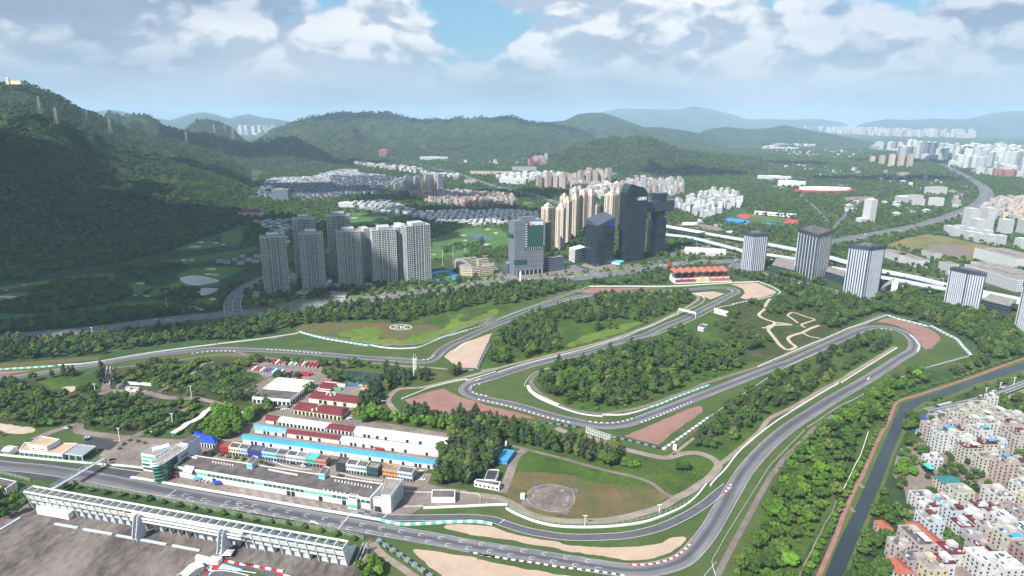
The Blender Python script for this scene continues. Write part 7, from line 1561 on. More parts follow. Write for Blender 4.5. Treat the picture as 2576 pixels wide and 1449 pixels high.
estate('Q 85,500 130,515 300,540 430,550 640,580 640,600 450,575 280,555 120,530', 34, 26, 14, 22, ['white', 'white', 'pink'], ['flat', 'white'], '# long block in the row below the left hills', 'row of blocks below the left hills', var=.2)
estate('Q 640,600 880,610 880,630 650,620', 34, 26, 14, 18, ['white'], ['flat'], '# low block of the campus by the highway', 'campus blocks by the highway', var=.1)
estate('Q 1330,440 1480,420 1600,400 1720,400 1700,420 1550,440 1400,455', 46, 30, 20, 20, ['white', 'beige', 'pink'], ['white'], '# building of the resort below the far hill', 'resort buildings below the far hill', var=.3)
estate('Q 1150,350 1280,385 1420,395 1430,410 1300,410 1180,370', 60, 46, 30, 45, ['white'], ['white'], '# block of the white campus in the valley', 'blocks of the white valley campus', var=.3)
estate('Q 1420,510 1520,500 1560,485 1560,500 1530,530 1430,545', 46, 26, 22, 38, ['red', 'pink'], ['flat'], '# block under construction below the knoll', 'brick red blocks below the knoll', var=.3)
A2 = pdirang('N 1960,990 2300,1080')
estate('N 2000,960 2050,945 2400,1010 2576,1060 2576,1090 2400,1060 2200,1020 2000,990', 36, 18, 16, 21, ['white'], ['white'], '# low block along the edge of the waste field', 'low blocks along the waste field', var=.1, ang=A2)
estate('N 2040,930 2100,900 2300,900 2576,950 2576,1010 2300,960 2100,950', 52, 26, 20, 46, ['beige', 'white'], ['flat'], '# mid rise tower behind the low blocks', 'mid rise towers by the waste field', var=.25, ang=A2)
estate('N 2200,830 2300,740 2420,710 2576,710 2800,740 2800,880 2576,870 2400,850 2250,870', 20, 15, 13, 15, ['pink', 'grey', 'beige', 'pink'], ['flat', 'redflat'], '# flats in the dense quarter right of the highway', 'flats of the dense quarter', name='village_flats', cat='house', var=.4)
estate('N 2140,495 2260,490 2576,520 2700,560 2576,545 2350,530', 60, 40, 24, 30, ['white', 'red', 'pink'], ['redflat', 'white'], '# block with red roof at the edge of the white town', 'red roofed blocks of the white town', var=.2)
estate('N 2020,450 2100,400 2350,380 2800,400 2800,530 2576,510 2400,490 2200,480', 75, 34, 26, 70, ['white', 'white', 'grey'], ['white'], '# tower of the white town beyond the highway', 'towers of the white town', var=.5, name='town_tower', cat='tower')
estate('N 1620,370 1700,360 2000,400 2000,420 1850,405 1640,385', 90, 50, 30, 85, ['white', 'white', 'grey', 'dark'], ['white'], '# high rise left of the white town', 'high rises left of the white town', var=.5, name='town_tower', cat='tower')
estate('N 1400,330 1600,325 2576,330 2900,340 2900,375 2100,365 1600,345', 130, 70, 40, 50, ['white', 'grey', 'white'], ['white'], '# block in the haze beyond the white town', 'hazy blocks beyond the white town', var=.6, name='town_tower', cat='tower')
estate('N -100,170 100,158 700,155 1200,175 1500,205 2200,225 2200,240 1500,222 1000,190 500,176', 210, 70, 50, 110, ['white', 'beige', 'pink'], ['white'], '# tower of the distant skyline under the hills', 'towers of the distant skyline', var=.35, name='distant_tower', cat='tower', keep=False)
estate('O 1760,530 1850,520 2000,500 2200,470 2250,450 2260,475 2100,510 1950,540', 190, 80, 60, 90, ['white', 'beige'], ['white'], '# block of the hazy town in the left valley gap', 'towers in the left valley gap', var=.6, name='distant_tower', cat='tower', keep=False)
estate('N 180,210 400,215 900,240 1150,270 1150,285 800,262 400,232', 110, 60, 26, 26, ['white', 'beige'], ['white'], '# low hall in the plain before the blue ridge', 'low halls before the blue ridge', var=.3, name='town_hall_block')
estate('N 590,318 870,322 870,332 600,328 N 740,280 1000,290 1000,300 760,295', 70, 50, 22, 22, ['white', 'pink'], ['white'], '# white row in the forested plain', 'white rows in the forested plain', var=.2, name='town_hall_block')
SM = 'small buildings dotted over the wooded plain'
for s, hh in (('N 1100,700 1500,690 1900,790 1800,870 1500,860 1200,800', 9), ('N 500,420 1300,470 2000,560 1900,650 1400,560 900,500 500,480', 12), ('Q 900,420 1300,440 1400,500 1150,560 900,520', 12), ('Q 1700,560 2300,600 2576,560 2576,620 2300,640 1800,620', 14), ('N 700,330 1300,340 1500,370 1200,400 700,380', 16), ('L 1850,500 2300,520 2576,600 2500,640 2100,580', 8), ('N 1850,560 2250,600 2200,720 2000,800 1900,700', 12)):
 estate(s, 85 if hh < 12 else 120, 22, 14, hh, ['white', 'grey', 'pink'], ['flat', 'pitched', 'white'], '# building standing alone in the wooded plain', SM, name='lone_building', var=.4, jit=.48, holes=.42); KEEP_POLYS.pop()
for s, m_ in (('Q 2320,600 2380,580 2440,578 2500,590 2480,605 2380,608', M_sand), ('N 1610,500 1700,495 1720,520 1650,530', M_dirt), ('N 640,590 760,610 840,640 700,620', M_conc), ('N 1180,690 1300,680 1440,680 1380,730 1250,720', M_conc), ('L 1900,540 2100,530 2300,560 2500,620 2300,600 2050,570', M_conc), ('Q 1780,400 1900,395 1900,410 1800,412', M_sand), ('N 1520,750 1650,755 1820,765 1700,770', M_dirt)):
 area('bare_ground', s, m_, .21, 2); KEEP_POLYS.append(W(s))
for s, w_ in (('N 1130,930 1200,850 1280,760 1420,690 1480,660', 9), ('N 560,800 300,760 440,700 560,690', 8), ('N 1100,880 1000,760 900,660 1200,640 1500,600 1800,560 2100,560', 9), ('Q 890,590 1000,560 1250,520 1420,500 1500,440 1600,400', 12), ('Q 2000,700 2200,660 2400,640 2576,640', 10), ('N 400,430 900,440 1400,470 1800,500 2100,520', 9), ('L 2576,900 2300,800 2200,700 2100,650 1950,560', 9)): road('country_road', s, w_, .24, M_road)
for i, (u, v) in enumerate([(1428, 425), (1498, 443), (1570, 456), (1640, 458), (1707, 460)]):
 a = G(*px(f'N {u},{v}')[0]); far_block(a.xy, 26, 24, [44, 62, 78, 80, 80][i], 'beige', 'redflat', ['shortest tan tower of the row of five in the forest', 'second tan tower of the row of five in the forest', 'middle tan tower of the row of five in the forest', 'fourth tan tower of the row of five in the forest', 'rightmost tan tower of the row of five in the forest'][i], 'row of five tan towers', 'tower', 'tan_tower')
for (c, u, v, w, d, h, col, rf, l, an) in [('N', 1400, 868, 20, 26, 62, 'white', 'white', 'lone white slab tower with red signs in the park', .3), ('N', 1352, 868, 24, 20, 10, 'white', 'white', 'white podium of the lone slab tower', .3), ('N', 1650, 728, 34, 26, 24, 'white', 'white', 'white campus block left of three', .1), ('N', 1740, 715, 60, 22, 22, 'white', 'redflat', 'white and red campus block in the middle', .2), ('N', 1905, 660, 72, 30, 28, 'white', 'redflat', 'white and red campus block at the rear', .1), ('N', 1908, 745, 36, 26, 26, 'white', 'redflat', 'white and red campus block in front', .1), ('N', 1775, 745, 30, 24, 22, 'white', 'redflat', 'white campus block right of the middle', .1),
  ('N', 690, 555, 150, 24, 20, 'white', 'white', 'long white terrace block on the forested slope', -.52), ('N', 820, 600, 110, 26, 22, 'white', 'white', 'right half of the long white terrace on the slope', -.45), ('M', 1480, 480, 62, 20, 15, 'white', 'flat', 'white school like block, left wing', A2), ('M', 1620, 520, 70, 22, 15, 'white', 'flat', 'white school like block, middle wing', A2), ('M', 1780, 470, 40, 18, 13, 'white', 'flat', 'white school like block, rear wing', A2), ('M', 2440, 515, 110, 60, 21, 'white', 'flat', 'large pale factory hall, upper one', A2), ('M', 2430, 680, 120, 70, 20, 'white', 'flat', 'large pale factory hall, lower one', A2), ('M', 2280, 590, 60, 30, 14, 'white', 'flat', 'low annex between the factory halls', A2), ('M', 1925, 600, 26, 20, 20, 'white', 'flat', 'white block left of the fourth striped tower', A2), ('L', 2210, 830, 84, 44, 7, 'white', 'white', 'low white site office court right of the towers', -.3),
  ('Q', 1440, 510, 10, 10, 8, 'grey', 'flat', 'small grey hut below the knoll', 0), ('Q', 700, 485, 190, 34, 22, 'white', 'white', 'long white institute building below the left hills', .0), ('Q', 1130, 590, 210, 60, 14, 'beige', 'flat', 'tan flat hall by the highway', 0), ('Q', 1380, 570, 130, 60, 24, 'grey', 'flat', 'grey glass hall beside the construction site', 0), ('Q', 320, 470, 60, 40, 58, 'red', 'redflat', 'red brick high rise at the foot of the left hills', 0), ('Q', 970, 660, 50, 24, 16, 'pink', 'flat', 'pink hall beside the highway', 0), ('Q', 1300, 660, 120, 40, 22, 'white', 'white', 'white mall with mint panels', -.3), ('O', 1900, 1145, 62, 30, 12, 'white', 'redp', 'club house with maroon roofs on the golf edge', 0), ('O', 2130, 1030, 54, 34, 38, 'dark', 'flat', 'dark unfinished block beside the villas', 0), ('Q', 40, 835, 46, 26, 13, 'white', 'white', 'white mansion above the front apartment towers', 0)]:
 a = G(*px(f'{c} {u},{v}')[0]); far_block(a.xy, w, d, h, col, rf, l, None, 'building', 'building', an)
 KEEP_POLYS.append([a.xy + Vector((x * w * .6, y * d * .9)) for x, y in ((-1, -1), (1, -1), (1, 1), (-1, 1))])
estate('R 1720,760 1780,730 1880,700 2080,690 2090,760 1900,770', 26, 12, 11, 8, ['white'], ['pitched'], '# mansion on the golf lawn left of the towers', 'mansions on the golf lawn', name='mansion', cat='house', var=0, keep=False)
estate('R 2280,450 2340,420 2330,720 2150,560', 24, 12, 10, 7, ['grey'], ['pitched'], '# terrace in shade behind the apartment towers', 'terraces in shade behind the towers', name='terrace_house', cat='house', var=0, keep=False)
estate('K 150,200 500,180 520,330 300,300', 26, 14, 10, 7, ['grey'], ['pitched'], '# terrace in shade behind the apartment towers', 'terraces in shade behind the towers', name='terrace_house', cat='house', var=0, keep=False)
t = thing('sports_hall', 'red and white sports hall beside the park lake', 'sports hall', tuple(G(*px('N 1070,650')[0]))); c = Vector(t.location).xy; mb = MB(); mb.prism([c + Vector((118 * math.cos(k * .3142), 46 * math.sin(k * .3142))) for k in range(20)], 0, 13); mb.build('wall', mat('sports_red', (160, 62, 66), .7), t); mb = MB(); mb.prism([c + Vector((100 * math.cos(k * .3142), 40 * math.sin(k * .3142))) for k in range(20)], 13.1, 21); mb.build('roof', M_whiter, t)
mb = MB(); a = G(*px('N 530,812')[0]).xy; b = G(*px('N 850,838')[0]).xy; n = Vector((-(b - a).y, (b - a).x)).normalized(); mb.prism([a, b, b + n * 16, a + n * 16], 0, 9); tag(mb.build('stadium_stand', M_wall), 'long pale stand behind the running track', 'stand')
for (nm, col), mb in STUFF.items(): o = mb.build({'villa': 'villas', 'town_tower': 'town', 'distant_tower': 'distant_town'}.get(nm, nm + 's'), W_[col], kind='stuff'); tag(o, f'further {col} buildings of the far estates, too small to tell apart', 'buildings')
# pylons on the ridge
M_py = mat('pylon_steel', (150, 156, 160), .6, .05)
def pylon(s, vt, Y, label):
 u, v = px(s)[0]; g = at_y(u, v, Y); H = abs(at_y(u, px(s.split()[0] + f' 0,{vt}')[0][1], Y).z - g.z); t = thing('power_pylon', label, 'pylon', tuple(g), 'power pylons along the ridge'); mb = MB(); r = H * .12
 z0 = g.z - 12
 for sx in (-1, 1):
  for sy in (-1, 1): mb.bar((g.x + sx * r, g.y + sy * r, z0), (g.x + sx * r * .2, g.y + sy * r * .2, g.z + H), H * .016, H * .016)
 for k in range(1, 6): z = g.z + H * k / 6; rr_ = r * (1 - .8 * k / 6); mb.bar((g.x - rr_, g.y - rr_, z), (g.x + rr_, g.y - rr_, z + H / 12), .4, .4); mb.bar((g.x + rr_, g.y - rr_, z), (g.x - rr_, g.y - rr_, z + H / 12), .4, .4)
 mb.build('lattice', M_py, t); mb = MB()
 for k, f in ((0, .74), (1, .85), (2, .96)): mb.bar((g.x - H * .17, g.y, g.z + H * f), (g.x + H * .17, g.y, g.z + H * f), H * .014, H * .014)
 mb.build('cross_arm', M_py, t)
for i, (s, vt, Y) in enumerate([('O 303,345', 245, 2050), ('O 428,425', 325, 2000), ('O 662,425', 352, 2600), ('O 833,500', 415, 2700), ('O 1408,580', 510, 3600), ('O 1620,530', 455, 4600), ('O 1698,500', 455, 4800), ('O 1762,570', 480, 4300)]): pylon(s, vt, Y, f'{["largest pale pylon high on the left ridge","second pylon from the left on the mountain","third pylon near the falling ridge line","fourth pylon below the ridge line","faint pylon on the shaded spur","faint pylon on the far hill, left","faint pylon on the far hill, middle","faint pylon at the far saddle"][i]}')
g = at_y(30, 207, 2620); t = thing('summit_station', 'pale summit building with a white dome on the mountain top', 'building', (g.x, g.y, g.z - 3)); mb = MB(); mb.box((g.x + 20, g.y), (1, 0), (0, 1), 20, 8, g.z - 8, g.z + 6); mb.build('hall', M_cream, t); mb = MB(); lump(mb, (g.x - 14, g.y, g.z + 12), 6, 6, 6, random.Random(1), .01); mb.build('dome', M_white, t); mb = MB(); mb.box((g.x - 14, g.y), (1, 0), (0, 1), 6, 6, g.z - 8, g.z + 8); mb.build('tower', M_cream, t)
B = 'broadleaf'; C_ = 'casuarina'
wood('P 1080,1200 1100,1160 1130,1120 1150,1088 1190,1072 1262,1078 1262,1110 1255,1150 1235,1175 1215,1200 1195,1218 1150,1230 1105,1226', [C_, C_, B], 6.2, 14, '%s in the dense clump between sheds and blue roofed shelter', 'trees of the tall clump by the white office')
wood('J 460,890 600,900 760,940 900,1010 1100,1060 1300,1110 1500,1130 1640,1180 1690,1240 1600,1330 1350,1270 1100,1210 880,1130 700,1110 560,1060 470,1010', [C_, C_, B], 6.5, 12, '%s in the belt between infield corner and helipad meadow', 'trees of the belt above the helipad meadow')
wood('J 1600,1330 1700,1240 1800,1250 1950,1330 1950,1370 1800,1350', 'shrub', 7, 7, '%s at the end of the belt above the helipad', 'shrubs on the helipad meadow', .3)
wood('J 2200,1330 2250,1290 2330,1290 2370,1370 2300,1410 2220,1380', B, 6, 9, '%s standing alone in the meadow inside the dirt loop', 'lone clump inside the dirt loop')
wood('G 1850,430 2000,420 2400,380 2420,420 2200,500 1950,500', 'shrub', 16, 4, '%s on the meadow inside the dirt loop', 'low shrubs inside the dirt loop', .4)
wood('F 0,830 1200,800 1340,790 1500,850 1700,905 2000,925 2350,905 J 0,860 300,880 300,930 0,960 F 2250,1040 1900,975 1500,945 1350,940 1230,925 1200,850', 'bright', 8.5, 12.5, '%s in the hedge of round crowns behind the white sheds', 'round trees behind the white sheds', var=.2) if False else wood('F 1205,830 1340,800 1480,860 1700,925 2000,945 2330,925 2300,1000 2230,1040 1900,985 1500,950 1350,950 1240,930', 'bright', 8.5, 12.5, '%s in the hedge of round crowns behind the white sheds', 'round trees behind the white sheds', var=.2)
wood('F 1640,880 1600,830 1700,790 1900,800 2000,860 2576,860 J 0,820 460,870 460,900 100,870 F 2300,920 2000,930 1750,910', C_, 7, 11, '%s below the first red gravel trap', 'casuarinas below the red gravel trap')
wood('F 1250,760 1300,680 1400,610 1500,570 1610,590 1550,650 1490,750 1430,800 1320,790', C_, 6.5, 12, '%s beside the maroon workshops', 'casuarinas beside the maroon workshops')
wood('F 1500,450 1560,420 1680,420 1800,470 1800,510 1700,570 1530,560', C_, 7, 12, '%s between pond and timing tower', 'casuarinas between pond and timing tower')
wood('F 1830,490 1860,440 1980,440 1990,500 1900,520', C_, 6, 12, '%s right of the white timing tower', 'casuarina clump right of the timing tower')
wood('F 2130,440 2200,400 2280,420 2280,470 2170,480', C_, 6, 13, '%s at the tip of the pale gravel wedge', 'casuarina clump by the gravel wedge')
wood('F 760,310 1040,315 1300,320 1590,370 1590,400 1480,400 1300,390 1080,390 880,370', [B, C_, 'shrub'], 8, 10, '%s on the bank between track and pond', 'trees between track and pond', .33)
wood('F 880,500 890,440 1000,420 1100,470 1190,510 1340,520 1340,560 1150,560 1100,530 1000,525', B, 7.5, 9, '%s on the near bank of the dark pond', 'trees on the near bank of the pond')
wood('F 1400,520 1500,500 1640,560 1600,600 1480,590', [B, 'shrub'], 7, 8, '%s by the truck yard', 'trees by the truck yard')
wood('F 340,460 480,440 680,470 670,490 350,475', B, 6, 7, '%s in the row behind the container yard', 'trees behind the container yard')
wood('F 690,630 700,580 770,580 780,640 730,660', 'bright', 6, 8, '%s at the workshop corner', 'tree at the workshop corner')
wood('F 640,310 700,280 710,330 660,340 F 150,330 200,290 280,300 270,340', B, 6, 8, '%s between the container rows and the track', 'trees near the container rows')
wood('C 0,420 100,360 240,420 400,350 560,330 600,370 480,440 420,500 400,520 300,590 250,660 150,680 0,660 -60,560', 'bright', 8, 12, '%s in the wood west of the long sheds', 'round trees west of the long sheds', var=.22)
wood('A 2010,380 2060,300 2180,270 2370,290 2400,350 2300,420 2200,470 2050,440', 'bright', 8.5, 11, '%s in the wood behind the blue roofed hall', 'round trees behind the blue hall', var=.22)
wood('A 1860,480 1900,430 2000,440 2000,500 1900,540', B, 7, 8, '%s between white canopy walk and blue hall', 'trees by the canopy walk')
wood('A 470,930 560,920 570,1000 520,1060 380,1050 330,1030 340,990', 'bright', 7, 9, '%s at the foot of the truss bridge', 'trees at the foot of the truss bridge')
wood('A 0,1110 100,1090 220,1100 290,1090 330,1200 260,1290 150,1330 0,1390 -300,1449 -300,1090', B, 7.5, 9, '%s west of the long grandstand', 'trees west of the grandstand')
wood('D 1180,1330 1260,1300 1380,1300 1480,1350 1520,1420 1560,1500 1300,1620 1150,1560 1170,1400', 'bright', 7.5, 10, '%s at the right end of the grandstand', 'round trees at the grandstand end')
wood('E -400,640 0,660 150,670 300,680 450,720 650,790 800,800 900,800 1000,770 1150,770 1300,760 1500,800 1480,850 1350,960 1000,1000 780,1010 780,1050 700,1080 520,1120 380,1100 200,1060 0,1000 -400,980', [B, B, 'shrub'], 8.5, 10.5, '%s in the wide wood west of the palm drive', 'trees of the wood west of the palm drive', .24, 30)
wood('A -400,500 0,520 100,560 250,540 330,500 520,490 500,540 400,580 0,640 -400,640', [B, 'shrub'], 9, 7, '%s behind the tan roofed showroom', 'trees behind the showroom', .45, 25)
wood('A 340,430 420,400 520,420 560,440 500,470 360,470', 'bright', 7, 8, '%s beside the small car park entrance', 'trees beside the car park entrance')
for i, s in enumerate(['1180,640 1300,560 1500,480', '1280,640 1450,560 1750,490', '1430,645 1560,590 1730,540', '1560,655 1750,590 1900,510', '1700,690 1850,620 1960,590', '1830,650 1960,610', '2000,530 2100,500 2050,560', '1920,480 2000,440 2080,430', '2150,520 2280,480', '2230,560 2400,500', '2050,640 2200,600 2350,560', '2150,690 2400,600', '2300,700 2500,620', '2350,440 2500,470', '1380,490 1550,440 1780,440']):
 row('E ' + s, ['broadleaf', 'shrub'][i % 2], 4.5, [7.5, 9.5][i % 2], 'tree in hedgerow number %d of the old orchard behind the palms' % 0 if False else 'dark green tree of the diagonal hedgerows behind the palm drive', 'trees of the diagonal hedgerows', 2.0)
for s in ['1420,470 1600,370 1800,270 1960,190', '1480,500 1700,390 1880,300 2000,240', '1380,440 1500,370', '1560,520 1760,420 1980,320', '900,330 1200,300 1500,260 1800,200', '850,400 1100,380 1350,330']: row('A ' + s, 'shrub', 5, 6.5, 'low tree in the planted strips of the old car park', 'trees of the old car park strips', 2.2, .35)
wood('E 1560,620 2500,560 2576,700 2000,700 1600,700', ['shrub', B], 9, 6.5, '%s between the diagonal hedgerows', 'shrubs between the hedgerows', .38, 20)
wood('E 470,570 520,520 760,540 770,580 600,600', C_, 7, 10, '%s beside the western straight', 'trees beside the western straight')
wood('E -300,620 0,600 130,590 380,560 380,620 240,660 0,670 -300,680', B, 8, 10, '%s at the western end of the track', 'trees at the western end')
wood('E 1000,640 1040,470 1080,470 1050,640 990,690', C_, 5, 13, '%s left of the sunken ramp', 'tall trees flanking the ramp')
wood('E 1110,640 1120,480 1160,480 1170,600 1140,680', C_, 5, 13, '%s right of the sunken ramp', 'tall trees flanking the ramp')
wood('E 780,760 780,680 900,660 930,720 850,770', B, 8, 9, '%s beside the sandy clearing', 'trees by the sandy clearing')
wood('A 2020,700 2020,640 2100,640 2060,700', 'shrub', 99, 5, '%s', 'x')
for s, st, sz in [('A 800,400 950,430 1100,470 1250,490 1330,470', 7, 11), ('A 790,380 1000,420 1250,460 1300,440', 9, 10), ('A 1380,470 1500,400 1650,320 1800,230 1900,180', 8, 10), ('A 1550,90 1680,100 1830,130 1950,140', 7, 10), ('A 1560,60 1750,60 1900,100', 7, 10), ('A 2030,100 2150,130 2280,160 2420,180', 6, 10), ('A 2050,60 2200,90 2350,130 2540,160', 6.5, 11), ('C 0,190 120,220 260,250 380,270', 6, 9), ('C 0,230 150,290 300,290', 7, 9), ('C 400,270 520,280', 7, 9), ('A 1440,450 1560,380 1700,310', 8, 9), ('A 2200,120 2400,150 2570,130', 7, 11), ('E 1340,740 1440,730', 8, 8), ('E 1650,690 1720,680 1900,740', 7, 9)]:
 row(s, 'palm', st, sz, 'slender palm tree in the rows lining the drive', 'palms lining the drive', 1.5)
wood('A 1520,110 1800,100 2000,60 2576,120 2560,200 2280,200 1990,130 1800,140', ['shrub', 'palm'], 10, 8, '%s among the palm rows', 'plants among the palm rows', .35, 30)
wood('A 1460,430 1600,330 1800,240 1860,260 1700,400 1600,440 1500,470', ['shrub', B], 9, 7, '%s in the beds beside the white canopy walk', 'plants beside the canopy walk', .3, 20)
wood('A 1200,330 1500,300 1560,240 1850,190 1800,250 1500,370 1380,400 1100,370', ['shrub', B], 8, 7, '%s in the car park islands', 'trees in the car park islands', .3, 15)
wood('A 800,430 1050,470 1300,490 1350,450 1480,370 1400,340 1100,340 850,360', ['broadleaf', 'palm'], 8, 8, '%s round the dark car park', 'trees round the shaded car park', .22, 20)
for s in ['A 1205,660 1240,620 1290,590 1310,575 1400,590 1450,605', 'A 1985,690 2030,695 2100,705 2150,715 2210,725 2270,740 2330,750 2390,760 2450,770', 'C 0,820 60,830 120,840 180,855 240,865 300,880', 'C 480,905 520,915']:
 row(s, 'shrub', 7, 3.6, 'small round clipped tree in the paddock court', 'clipped trees in the paddock court', .2)
row('A 640,1040 800,1060 900,1080 1000,1100 1100,1110 1200,1130 1300,1150 1420,1165 1510,1180 1620,1205 1730,1225 1840,1245 1950,1260 2050,1290 2170,1305 2290,1330 2400,1350 2540,1380 D 450,935 560,955 680,975 800,1005 920,1035 1030,1060 1150,1085', 'shrub', 13, 5.5, 'dark bush in the row between fence and grandstand', 'bushes between fence and grandstand', .6)
# north and west belts
wood('E -900,260 -300,230 0,215 500,200 900,180 1300,140 1700,100 2200,60 2576,20 K 300,1130 500,1130 700,1120 850,1060 1000,1040 1300,1000 1600,1000 1900,930 2300,880 2576,840 L 0,1140 100,1135 400,1150 850,1135 920,1170 880,1195 600,1270 450,1300 300,1340 0,1360 K 2576,990 2400,1030 2100,1110 1800,1160 1700,1205 1550,1215 1400,1185 1000,1200 700,1220 500,1260 400,1305 0,1375 E 2190,225 2000,215 1700,230 1350,295 1030,320 1000,375 300,405 0,440 -900,540', [B, C_, B], 8.6, 11.5, '%s in the belt between track and expressway', 'trees of the belt north of the track', .2, 30)
wood('S 250,765 290,650 340,540 460,420 600,380 740,350 770,450 800,560 815,625 700,655 540,705 520,640 420,600 400,690 470,725 400,740 300,775', [C_, B], 7.5, 12, '%s in the wood east of the pale gravel wedge', 'trees of the wood east of the gravel wedge', .22, 25)
wood('S 1050,260 1150,200 1400,180 1600,175 1700,200 1800,215 1815,265 1700,300 1650,340 1500,390 1300,370 1100,310', [B, B, C_], 8, 11, '%s in the far infield wood near the red grandstand', 'trees of the far infield wood', .15, 30)
wood('S 740,360 900,280 1010,300 1000,370 1120,350 1350,380 1480,410 1450,430 1200,400 950,440 900,400 780,400', [B, C_], 8, 11, '%s in the middle infield wood', 'trees of the middle infield wood', .2, 30)
wood('S 1035,500 1040,440 1130,450 1120,480 1050,505 S 1170,470 1180,430 1230,440 1220,480', B, 8, 11, '%s in the small clump on the light infield meadow', 'clump on the light infield meadow')
wood('J 840,480 880,430 1050,290 1200,290 1350,220 1500,190 1650,140 S 1500,540 1700,490 1790,510 1830,570 1950,640 2000,600 2100,570 2380,590 2360,620 2200,650 2150,770 2000,800 1870,790 1680,935 J 2080,640 1940,660 1800,720 1550,735 1400,700 1200,700 1000,640 900,570', [B, B, 'shrub', C_], 8.2, 11.5, '%s in the large infield wood', 'trees of the large infield wood', .26, 38)
wood('S 1925,480 2000,430 2090,430 2095,470 2030,500 S 2240,285 2290,270 2300,290 2250,295', B, 8, 10, '%s behind the little white hut', 'trees behind the little white hut')
wood('S 1500,560 1900,560 2100,700 2300,720 2200,800 2000,860 1700,1000 1500,1100 1200,1150 J 900,600 1200,740', ['shrub'], 11, 4.5, '%s at the edge of the large infield wood', 'shrubs around the large infield wood', .38, 30)
wood('I 0,590 150,520 350,420 480,385 700,320 850,190 1050,150 1110,200 1090,240 950,280 700,380 550,430 250,570 120,670 0,700', [C_, C_, B], 7, 12, '%s in the upper row inside the right hairpin', 'upper tree rows inside the hairpin', .12, 20)
wood('I 60,910 0,800 100,730 300,650 450,600 500,650 430,740 300,860 110,925', [C_, C_, B], 7, 12, '%s in the lower row inside the right hairpin', 'lower tree rows inside the hairpin', .12, 20)
wood('I 490,600 560,500 640,540 620,610 520,625 I 690,520 800,450 950,380 1000,410 960,440 800,510 700,545 I 980,360 1080,280 1200,200 1230,270 1150,275 1050,340', C_, 7, 12, '%s in the scattered group inside the right hairpin', 'scattered trees inside the hairpin')
wood('J 2430,1140 2440,1010 2500,920 2576,890 P 1800,1060 1860,1000 1930,980 1935,1040 1870,1090 1800,1140 J 2480,1170', [C_, B], 7.5, 11, '%s beside the grey tyre wall', 'trees beside the grey tyre wall', .25, 20)
wood('I 0,990 200,880 500,680 900,470 1250,250 1100,120 700,250 300,440 0,570', 'shrub', 13, 4, '%s in the grass inside the right hairpin', 'shrubs inside the hairpin', .45, 25)
wood('M 100,600 250,620 400,640 520,610 700,650 900,700 1000,790 1200,830 1400,800 1500,780 1700,820 1880,890 2100,940 2300,980 2400,1040 2576,1120 2700,1200 2700,1350 2576,1330 2400,1300 2250,1300 2140,1190 2060,1140 1900,1070 1700,1030 1500,965 1350,935 1100,1000 1000,1060 850,1075 830,1030 900,960 750,900 640,930 700,840 560,770 380,700', [B, B, C_], 8.5, 12, '%s in the wood below the striped towers', 'trees of the wood below the striped towers', .2, 45)
wood('M 390,870 450,820 560,830 600,900 570,960 480,960 400,930 M 240,850 300,830 320,860 260,870', B, 7.5, 10, '%s in the clump beside the dirt bike paths', 'trees beside the bike paths')
wood('M 0,1060 100,1010 300,1130 420,1160 420,1210 200,1290 100,1340 0,1360', [B, 'shrub'], 9, 9, '%s west of the dirt bike paths', 'trees west of the bike paths', .35, 25)
wood('M 80,880 900,880 1000,1000 860,1050 760,1120 500,1240 350,1320 100,900', 'shrub', 14, 3.5, '%s on the heath between the bike paths', 'shrubs on the heath', .42, 25)
wood('I 2060,210 2300,60 2576,40 2900,100 2900,330 2576,350 2300,430 1900,570 1820,570 1850,500 1950,460 2100,395 2180,350 2110,270', [B, B, C_], 8, 11, '%s between hairpin lawn and canal path', 'trees between hairpin and canal', .15, 30)
wood('I 1030,760 1060,710 1160,670 1380,560 1420,520 1560,500 1590,570 1660,570 1640,630 1400,700 1240,745 1210,800 1180,920 1120,1010 H 1040,20 980,150 900,300 840,420 780,560 700,690 640,800 560,960 450,1160 300,1440 200,1700 -400,1700 -330,1449 -200,1150 -60,860 60,560 200,290 330,130 350,20 I 400,1130 520,1020 620,960 860,880 890,820', [B, 'bright', B, 'shrub'], 6.6, 10, '%s in the wood between the first corner and the canal', 'trees of the wood west of the canal', .05, 30, var=.4)
row('H 1080,20 1030,130 980,250 920,360 860,480 800,610 740,720 690,830 640,940 570,1080 500,1200 440,1320 380,1449', 'bright', 7.5, 6, 'young bright tree in the row beside the red promenade', 'young trees beside the promenade', .8)
row('I 1150,1080 1190,980 1240,860 1300,790 1450,730 1700,660 2000,560 2300,450 2576,360', 'shrub', 8, 4.5, 'small tree on the upper stretch of the promenade', 'small trees on the upper promenade', .8)
